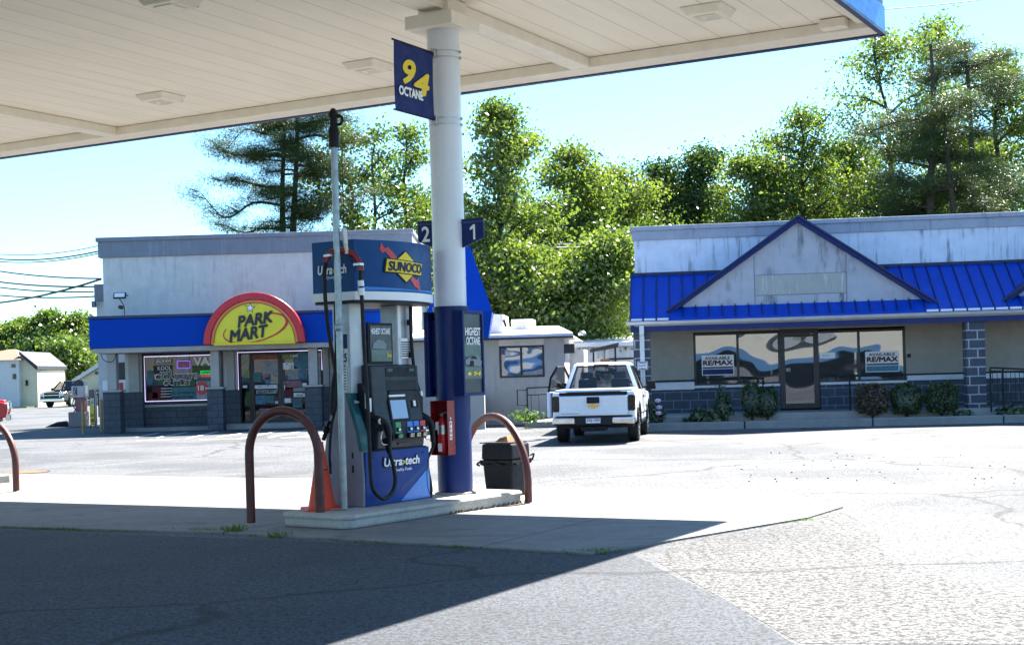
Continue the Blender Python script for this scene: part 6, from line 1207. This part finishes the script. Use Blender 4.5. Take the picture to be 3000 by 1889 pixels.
    for s in (-1, 1):
        g = MB(); g.cyl((s * .93, 2.0, .42), (s * .93, 3.9, .42), .05, n=10); g.build("running_board", "chrome", t, smooth=True)
        g = MB(); g.box(min(s * .975, s * .985), max(s * .975, s * .985), 1.8, 4.0, .66, .74); g.build("side_moulding", paint, t)
        if not (opened and s < 0):
            g = MB()
            for y in (2.9, 3.98): g.box(s * .974 - .003, s * .974 + .003, y - .008, y + .008, .58, 1.18)
            g.build("door_seam", "black", t)
            g = MB(); g.box(s * .99 - .015, s * .99 + .015, 3.02, 3.16, 1.02, 1.07); g.build("door_handle", "black", t, bevel=.008)
            g = MB(); g.tube([(s * .93, 3.75, 1.25), (s * 1.08, 3.72, 1.28)], .03, 6); g.hexa([(s * 1.15 - .12, 3.66, 1.2), (s * 1.15 + .12, 3.66, 1.2), (s * 1.15 + .11, 3.8, 1.22), (s * 1.15 - .11, 3.8, 1.22)], [(s * 1.15 - .11, 3.67, 1.42), (s * 1.15 + .10, 3.67, 1.42), (s * 1.15 + .08, 3.8, 1.4), (s * 1.15 - .09, 3.8, 1.4)]); g.build("side_mirror", "black", t, bevel=.04)
    # front
    g = MB(); g.box(-.62, .62, 5.6, 5.69, .72, 1.06); g.build("grille", "black", t, bevel=.02)
    g = MB(); g.box(-.64, .64, 5.69, 5.71, .86, .90); g.box(-.66, .66, 5.66, 5.70, 1.065, 1.09); g.box(-.66, -.62, 5.66, 5.7, .7, 1.064); g.box(.62, .66, 5.66, 5.7, .7, 1.064); g.build("grille_bar", "chrome", t)
    for s in (-1, 1): g = MB(); g.box(min(s * .67, s * .95), max(s * .67, s * .95), 5.58, 5.70, .8, 1.04); g.build("headlight", "lamp_clear", t, bevel=.03)
    g = MB(); g.box(-.98, .98, 5.62, 5.8, .42, .64); g.build("front_bumper", "chrome", t, bevel=.04, seg=3)
    if opened:
        d = thing("x", (0, 0, 0), 0, None, None); bpy.data.objects.remove(d)
        T_ = Matrix.Translation((-.95, 3.98, 0)) @ Matrix.Rotation(R(-27), 4, 'Z')
        g = MB(); g.T = T_; g.prism([(-1.12, .60), (-1.12, 1.2), (0, 1.2), (0, .60), (-.08, .55), (-1.0, .55)], -.0, .09, 'x') if False else g.box(-.05, .06, -1.12, .0, .55, 1.2); dr_ = g.build("open_door", paint, t, bevel=.03, seg=3)
        g = MB(); g.T = T_; g.tube([(0, -1.08, 1.2), (.06, -1.06, 1.55), (.16, -.9, 1.83), (.18, -.62, 1.84), (.1, -.3, 1.6), (.0, -.0, 1.22)], .032, 6); g.build("window_frame", "black", dr_)
        g = MB(); g.T = T_; g.quad((0, -1.06, 1.2), (0.0, -.02, 1.2), (.09, -.3, 1.58), (.17, -.62, 1.81), (.15, -.9, 1.80), (.05, -1.04, 1.55)); g.build("window_glass", "truck_glass", dr_, fix=False)
        g = MB(); g.T = T_; g.box(.061, .09, -1.05, -.05, .6, 1.18); g.build("inner_trim", "charcoal", dr_, bevel=.01)
        g = MB(); g.T = T_; g.box(-.052, -.04, -1.0, -.85, 1.02, 1.08); g.build("handle", "black", dr_)
        g = MB(); g.T = T_; g.hexa([(-.36, -.20, 1.2), (-.12, -.20, 1.2), (-.12, -.06, 1.22), (-.34, -.06, 1.22)], [(-.34, -.2, 1.42), (-.12, -.2, 1.42), (-.12, -.06, 1.4), (-.32, -.06, 1.4)]); g.tube([(-.14, -.14, 1.26), (.0, -.12, 1.25)], .03, 6); g.build("side_mirror", "black", dr_, bevel=.03)
    return t
ra = G(*ZT(330, 1445)); rb_ = G(*ZT(1640, 1405)); SC = .885
dv = (rb_ - ra).normalized(); yaw = -9.0
ctr = (ra + rb_) / 2
fwd = Vector((math.sin(R(9.0)), math.cos(R(9.0)), 0))
org = Vector(((ZT(893, 0)[0] - 1500) / F * 29.2, 29.35, 0))
pickup((org.x + .03, org.y, 0), yaw, SC, "car_white", "white pickup truck seen from behind, its left door open", True, "ZXJ-1550", script="SILVERADO")
pr_ = G(20, 1264); pickup((-17.6 - 5.7 * .95 * .95, pr_.y - .9, 0), -74, .95, "car_red", "bright red pickup cut by the left edge of the picture, nose to the right")
pk = G(*ZL(400, 765)); pickup((pk.x + 1.2, pk.y + 5.2, 0), 180 - 14, 1.0, "car_black", "dark pickup with a chrome grille parked far off by the cream house")
# ------------------------------------------------------------------ foliage
import numpy as np
def leafmesh(name, centres, size, m, parent, seed, aspect=.6, up=.0, label=None):
    """every leaf or leaf spray is a small folded quad of its own, turned at random"""
    rg = np.random.default_rng(seed); c = np.asarray(centres, dtype=np.float32); n = len(c)
    nrm = rg.normal(size=(n, 3)); nrm[:, 2] = np.abs(nrm[:, 2]) + up; nrm /= np.linalg.norm(nrm, axis=1)[:, None]
    t = rg.normal(size=(n, 3)); t -= (t * nrm).sum(1)[:, None] * nrm; t /= np.linalg.norm(t, axis=1)[:, None] + 1e-6
    b = np.cross(nrm, t); s = (size * rg.uniform(.55, 1.35, n))[:, None]
    v = np.stack([c - t * s, c + b * s * aspect + nrm * s * .25, c + t * s, c - b * s * aspect + nrm * s * .25], 1).reshape(-1, 3)
    me = bpy.data.meshes.new(name); me.vertices.add(4 * n); me.vertices.foreach_set("co", v.astype(np.float32).ravel())
    me.loops.add(4 * n); me.loops.foreach_set("vertex_index", np.arange(4 * n, dtype=np.int32))
    me.polygons.add(n); me.polygons.foreach_set("loop_start", np.arange(0, 4 * n, 4, dtype=np.int32))
    me.update(calc_edges=True); me.materials.append(M[m])
    o = bpy.data.objects.new(name, me); C.objects.link(o); o.parent = parent; return o
def spray(rg, tips, per, rad, flat=.7):
    tips = np.array([tuple(t) for t in tips]); k = len(tips)
    off = rg.normal(size=(k, per, 3)) * np.array([rad, rad, rad * flat])
    return (tips[:, None, :] + off).reshape(-1, 3)
def tree(lab, x, y, H_, Rc, base, m="leaf_bright", seed=1, n_limb=26, per=26, size=.12, rad=.45, trunk=.22, lean=(0, 0), grp="trees behind the shops", name="broadleaf_tree", open_=1.0, forks=1, tipw=1.0):
    rg = np.random.default_rng(seed); r_ = random.Random(seed)
    t = thing(name, (x, y, 0), 0, lab, "tree", grp); g = MB(); tips = []
    for fk in range(forks):
        a0 = r_.uniform(0, 6.28); sp = (0 if forks == 1 else .16 * Rc)
        pts = [Vector((0, 0, -.2))]
        N = 9
        for i in range(1, N + 1):
            k = i / N; pts.append(Vector((lean[0] * k * H_ + sp * 3 * k * math.cos(a0) * (k > .15) + r_.uniform(-.12, .12) * (1 + k), lean[1] * k * H_ + sp * 3 * k * math.sin(a0) * (k > .15) + r_.uniform(-.12, .12) * (1 + k), H_ * .97 * k)))
        g.tube(smoothpts(pts, 3), trunk * (1 if fk == 0 else .7), 8, .03)
        for i in range(n_limb // forks):
            k = base + (1 - base) * (i + r_.random()) / (n_limb // forks); k = min(k, .97)
            f = k * N; j = min(int(f), N - 1); p0 = pts[j].lerp(pts[j + 1], f - j)
            kk = (k - base) / (1 - base); env = math.sin(math.pi * min(1, (kk * .86 + .16))) ** .6
            ln = Rc * env * r_.uniform(.55, 1.1); an = r_.uniform(0, 6.28); rise = r_.uniform(.15, .75) * ln
            tip = p0 + Vector((ln * math.cos(an), ln * math.sin(an), rise)); mid = p0.lerp(tip, .5) + Vector((r_.uniform(-.2, .2) * ln * .4, r_.uniform(-.2, .2) * ln * .4, r_.uniform(-.1, .12) * ln))
            br = smoothpts([p0, mid, tip], 4); g.tube(br, trunk * .33 * (1.1 - k * .6), 5, .012)
            nb = 4 + int(ln * 1.6)
            for _ in range(nb):
                q = br[r_.randrange(2, len(br))]; l2 = ln * r_.uniform(.15, .42); a2 = an + r_.uniform(-1.5, 1.5)
                e = q + Vector((l2 * math.cos(a2), l2 * math.sin(a2), l2 * r_.uniform(-.25, .8))); g.tube([q, q.lerp(e, .5) + Vector((0, 0, .05)), e], .018 + trunk * .03, 4, .006); tips += [e, q.lerp(e, .55)]
            tips += [tip, mid]
        tips.append(pts[-1])
    g.build("trunk", "bark", t, smooth=True)
    tips = [p for p in tips if r_.random() < open_ * .8]
    c = spray(rg, tips, int(per * 1.8), rad * .95, .6); leafmesh("crown", c, size * .74, m, t, seed + 100); return t
def tpx(px, Y): return (px * 1.2458 - 1500) / F * Y
def ht(dx, dy, Y): return P(dx * 1.2458, dy * 1.2458, Y).z
def T(lab, dx, dtop, Y, wpx, base=.25, **k): return tree(lab, P(dx * 1.2458, 1000, Y).x, Y, ht(dx, dtop, Y) - .2, wpx * 1.2458 / F * Y / 2 * 1.25, base, **k)
T("slender open crowned tree behind the store, between the pines and the blue column", 872, 262, 60, 190, .12, seed=11, n_limb=34, per=20, size=.12, rad=.38, open_=.8, forks=2, m="leaf_mid")
T("second slender tree just left of the blue column", 960, 262, 64, 150, .1, seed=12, n_limb=30, per=20, size=.12, rad=.38, open_=.8)
T("tallest tree right of the column with open limbs reaching left and right", 1190, 212, 56, 235, .16, seed=13, n_limb=58, per=22, size=.115, rad=.36, open_=.85, trunk=.3, lean=(.0, 0))
T("pointed leafy tree halfway between the column and the blue roofed shop", 1345, 322, 62, 200, .1, seed=14, n_limb=46, per=26, rad=.45)
T("broad tree beside the blue roofed shop's left end", 1450, 375, 66, 210, .08, seed=15, n_limb=46, per=26, rad=.5)
T("dark round tree behind the left end of the shop roof", 1545, 362, 70, 150, .1, seed=16, m="leaf_dark", n_limb=38, per=30, rad=.5)
T("dark pointed tree left of the shop's gable", 1650, 330, 70, 170, .1, seed=17, m="leaf_dark", n_limb=40, per=30, rad=.5)
T("bright green tree behind the shop's gable", 1770, 345, 66, 220, .1, seed=18, n_limb=48, per=28, rad=.5)
T("high spreading tree right above the gable's right slope", 1900, 225, 68, 210, .15, seed=19, n_limb=40, per=22, rad=.45, open_=.85, trunk=.28)
T("tallest bright tree touching the canopy's blue corner", 2140, 22, 66, 330, .18, seed=20, n_limb=54, per=24, rad=.5, open_=.85, trunk=.34, forks=2)
T("tall bright tree cut by the right edge of the picture", 2365, 90, 64, 230, .1, seed=21, n_limb=44, per=26, rad=.5, trunk=.3)
T("leafy tree low behind the shop roof, left of the dark pine", 2010, 300, 72, 260, .1, seed=22, n_limb=40, per=28, rad=.55, m="leaf_mid")
T("leafy tree low behind the shop roof at the right edge", 2290, 300, 74, 240, .1, seed=23, n_limb=40, per=28, rad=.55)
T("bushy tree low against the column's right side", 1140, 480, 60, 150, .04, seed=24, n_limb=34, per=28, rad=.5)
T("bushy low tree over the low building's raised roof", 1230, 560, 53, 190, .03, seed=25, n_limb=36, per=28, rad=.5)
T("bushy low tree over the rooftop air conditioner", 1330, 590, 54, 190, .03, seed=26, n_limb=36, per=28, rad=.5)
T("bushy low tree touching the shop's left wall", 1430, 540, 53, 200, .03, seed=27, n_limb=36, per=28, rad=.5)
T("dark leafy tree filling the gap between the low bushes", 1400, 450, 70, 240, .04, seed=28, m="leaf_dark", n_limb=44, per=30, rad=.6)
T("dark leafy tree behind the open limbed tall tree", 1250, 470, 72, 240, .04, seed=29, m="leaf_dark", n_limb=44, per=30, rad=.6)
T("leafy tree low behind the store's right corner", 1010, 470, 68, 150, .04, seed=30, m="leaf_mid", n_limb=34, per=26, rad=.5)
T("low leafy tree behind the shop roof under the dark pair", 1620, 440, 76, 300, .05, seed=34, m="leaf_mid", n_limb=46, per=30, rad=.6)
T("low leafy tree behind the shop's gable peak", 1860, 400, 76, 320, .05, seed=35, n_limb=46, per=30, rad=.6)
# far left wood
for lab, dx, dt, Y, w, m, sd in (("rounded dark tree behind the cream house", 60, 748, 128, 110, "leaf_mid", 41), ("tall rounded tree over the parked dark pickup", 120, 735, 125, 100, "leaf_mid", 42), ("pale green tree next to the store's awning end", 185, 738, 125, 90, "leaf_bright", 43),
                             ("dark low tree at the far left edge", 5, 765, 132, 90, "leaf_dark", 44), ("low tree between the dark pickup and the store", 150, 800, 118, 110, "leaf_mid", 45), ("low dark tree behind the air machine", 90, 800, 120, 90, "leaf_dark", 46), ("low tree behind the garage gable", 215, 790, 122, 90, "leaf_mid", 47)):
    T(lab, dx, dt, Y, w, .05, m=m, seed=sd, n_limb=34, per=30, size=.22, rad=.6, grp="distant trees at the left")
# white pines: level boughs with needle tufts
def pine(lab, dx, dtop, Y, boughs, seed, trunk=.24, lean=0, Rb=3.0, base=.3, grp="tall pines", per=34, sz=.10):
    r_ = random.Random(seed); rg = np.random.default_rng(seed); x = P(dx * 1.2458, 1000, Y).x; H_ = ht(dx, dtop, Y)
    t = thing("pine_tree", (x, y_ := Y, 0), 0, lab, "tree", grp); g = MB(); tips = []
    tr = [Vector((lean * H_ * k + .18 * math.sin(k * 6 + seed), .1 * math.cos(k * 9), H_ * k)) for k in [i / 10 for i in range(11)]]; g.tube(smoothpts(tr, 3), trunk, 9, .06)
    lst = list(boughs)
    for i in range(26 if not boughs else 22): lst.append((base + (1 - base) * r_.random(), r_.uniform(0, 6.28), Rb * r_.uniform(.35, 1) * (1.05 - .5 * 0)))
    for k, an, ln in lst:
        f = min(k, .99) * 10; j = int(f); p0 = tr[j].lerp(tr[min(j + 1, 10)], f - j); ln = ln * (1 if k < .8 else 1 - (k - .8) * 2.2)
        d = Vector((math.cos(an), math.sin(an), 0)); sd = Vector((-d.y, d.x, 0))
        br = smoothpts([p0, p0 + d * ln * .35 + Vector((0, 0, .03 * ln)), p0 + d * ln * .7 + Vector((0, 0, r_.uniform(-.16, .16) * ln)) + sd * r_.uniform(-.2, .2), p0 + d * ln + Vector((0, 0, r_.uniform(-.18, .25) * ln))], 4)
        g.tube(br, .045 + .02 * ln * .4, 5, .012)
        for q in range(int(8 + ln * 9)):
            b = br[r_.randrange(3, len(br))]; l2 = r_.uniform(.2, .32 * ln + .25); sg = r_.choice((-1, 1)); e = b + (sd * sg * .8 + d * .6).normalized() * l2 + Vector((0, 0, r_.uniform(-.02, .22) * l2))
            g.tube([b, e], .014, 4, .006); tips += [e, b.lerp(e, .55)]
        tips += [br[-1], br[-2]]
    g.build("trunk", "bark", t, smooth=True)
    tips = [p for p in tips if r_.random() < (.8 if boughs else .9)]
    c = spray(rg, tips, int(per * (1.9 if not boughs else 1.8)), .30, .55); leafmesh("needle_crown", c, sz * .8, "needles", t, seed + 9, aspect=.12, up=.9); return t
pine("left stem of the pair of tall pines behind the store, with long level boughs", 680, 268, 58, [(.93, 3.1, 3.2), (.86, 3.3, 3.4), (.88, 2.7, 2.4), (.76, 3.0, 2.6), (.7, 3.4, 3.3), (.62, 3.0, 2.4), (.55, 3.3, 1.8), (.8, .2, 1.6), (.5, 2.9, 1.6), (.47, 3.5, 1.6), (.96, 2.2, 1.4), (.97, .8, 1.2)], 51, .23, .004, Rb=1.6, base=.42, grp="pair of tall pines behind the store")
pine("right stem of the pair of tall pines, its boughs reaching towards the galvanised pole", 704, 255, 57.5, [(.95, .1, 3.0), (.9, -.3, 3.4), (.84, .2, 2.2), (.78, -.2, 2.0), (.68, .1, 2.8), (.58, -.4, 1.9), (.52, .3, 1.7), (.46, 0, 1.8), (.97, 2.8, 1.8), (.72, 2.9, 1.4), (.99, -.2, 2.6)], 52, .25, 0, Rb=1.6, base=.42, grp="pair of tall pines behind the store")
pine("greyish dark pine with drooping layers behind the shop roof, towards the right edge", 2200, 105, 58, [], 53, .26, 0, Rb=3.0, base=.12, per=40, sz=.10, grp="dark pines behind the shop roof")
pine("slimmer dark pine beside it with cones in its top", 2290, 100, 60, [], 54, .22, 0, Rb=2.6, base=.2, per=36, sz=.10, grp="dark pines behind the shop roof")
pine("low dark pine standing behind the shop roof between the two taller pines", 2245, 260, 57, [], 55, .22, 0, Rb=3.0, base=.1, per=44, sz=.10, grp="dark pines behind the shop roof")

# ------------------------------------------------------------------ shrubs in the bed
def shrub(lab, cx, cy0, cy1, w, zf, m, seed, n=2600, dep=-2.2, grp="clipped shrubs in the bed"):
    a = FQ.at(*zf(cx, cy1), dep); b = FQ.at(*zf(cx, cy0), dep); c = FQ.at(*zf(cx + w / 2, cy1), dep); rx = c[0] - a[0]; hz = b[1] - .16
    wp = Vector((FQ.o.x + a[0] * FQ.c - dep * FQ.s, FQ.o.y + a[0] * FQ.s + dep * FQ.c, .155))
    o = thing("shrub", wp, QA, lab, "shrub", grp); rg = np.random.default_rng(seed); r_ = random.Random(seed)
    d = rg.normal(size=(n, 3)); d /= np.linalg.norm(d, axis=1)[:, None]; rr = rg.uniform(.55, 1.03, n) ** .5; wob = 1 + .10 * np.sin(d[:, 0] * 5 + seed) * np.cos(d[:, 2] * 6 + 2 * seed) + .06 * np.sin(d[:, 1] * 11)
    sq = 1 / np.maximum(.82, np.max(np.abs(d), axis=1))
    p = d * (rr * wob * sq)[:, None] * np.array([rx, rx * .85, hz * .43]) + np.array([0, 0, hz * .57]); p = p[p[:, 2] > .08]
    g = MB()
    for k in range(16): an = r_.uniform(0, 6.28); e = Vector((rx * .7 * math.cos(an), rx * .6 * math.sin(an), hz * r_.uniform(.5, .9))); g.tube([(0, 0, -.05), (e.x * .3, e.y * .3, hz * .3), tuple(e)], .016, 4, .005)
    g.build("stems", "bark", o); leafmesh("foliage", p, .032, m, o, seed); return o
shrub("round brown tinged shrub, left of the three clipped ones in the bed", 330, 1105, 1310, 195, Z6, "shrub_brown", 61); shrub("middle clipped green shrub of the three by the block pier", 540, 1105, 1300, 185, Z6, "shrub_leaf", 62); shrub("right clipped green shrub next to the block pier", 755, 1100, 1300, 195, Z6, "shrub_leaf", 63)
shrub("left lobe of the leggy shrub under the window beside the door", 765, 1095, 1300, 130, Z5, "shrub_leaf", 64, 1500); shrub("right lobe of the leggy shrub, nearest the shop door", 862, 1125, 1300, 125, Z5, "shrub_leaf", 65, 1500)
def leafy(lab, cx, cy0, cy1, w, zf, seed, n=500, size=.07, m="shrub_leaf", dep=-2.3, flowers=0, nm="leafy_plant", tall=.5):
    a = FQ.at(*zf(cx, cy1), dep); b = FQ.at(*zf(cx, cy0), dep); c = FQ.at(*zf(cx + w / 2, cy1), dep); rx = c[0] - a[0]; hz = b[1] - .16
    wp = Vector((FQ.o.x + a[0] * FQ.c - dep * FQ.s, FQ.o.y + a[0] * FQ.s + dep * FQ.c, .155))
    o = thing(nm, wp, QA, lab, "plant", "leafy plants in the bed"); r_ = random.Random(seed); rg = np.random.default_rng(seed); g = MB(); tips = []
    for k in range(22): an = r_.uniform(0, 6.28); q = r_.random() ** tall; e = Vector((rx * q * math.cos(an), rx * .6 * q * math.sin(an), hz * r_.uniform(.35, 1) * (1.1 - q * .7))); g.tube([(0, 0, -.05), (e.x * .5, e.y * .5, e.z * .6), tuple(e)], .01, 4, .004); tips += [e, e * .75, e * .5]
    g.build("stems", "bark", o); leafmesh("foliage", spray(rg, tips, max(4, n // len(tips)), .07, .8), size, m, o, seed)
    for k in range(flowers): f = tips[k * 3]; g = MB(); g.lathe([(.01, f.z + .02), (.07, f.z + .05), (.08, f.z + .1), (.03, f.z + .13)], 8, f.x, f.y - .1); g.build("flower", "flower", o)
    return o
leafy("tall weedy plant with a thin brown top, in the bed left of the leggy shrub", 585, 1085, 1350, 120, Z5, 71, 700, .05, tall=1.4); leafy("broad leaved low plant at the foot of the weedy one", 470, 1240, 1330, 200, Z5, 72, 500, .08)
leafy("broad leaves spilling over the kerb below the weedy plant", 540, 1290, 1360, 90, Z5, 73, 200, .08, dep=-2.5); leafy("pink flowered rose bush by the litter sign behind the pickup", 165, 1160, 1330, 110, Z5, 74, 700, .045, flowers=3)
leafy("low leafy groundcover right of the block pier", 1480 / 1.0, 1160, 1270, 330, ZR, 75, 800, .06); leafy("low leaves in the bed below the right clipped shrub", 880, 1200, 1270, 160, ZR, 76, 300, .05, dep=-2.4)
leafy("low weeds by the ramp railing left of the pickup", 0, 0, 1, 2, ZR, 77, 10) if False else None
w0 = P(1545, 1230, 38.4); o = thing("leafy_plant", (w0.x, 38.3, .165), 0, "small green weed at the foot of the ramp railing left of the pickup", "plant"); rg = np.random.default_rng(5); leafmesh("foliage", rg.normal(size=(200, 3)) * np.array([.25, .12, .1]) + np.array([0, 0, .15]), .05, "weed", o, 5)
g = MB()
for k in range(14): a = k * .45; g.tube([(0, 0, 0), (.2 * math.cos(a), .1 * math.sin(a), .25)], .006, 3)
g.build("stems", "bark", o)
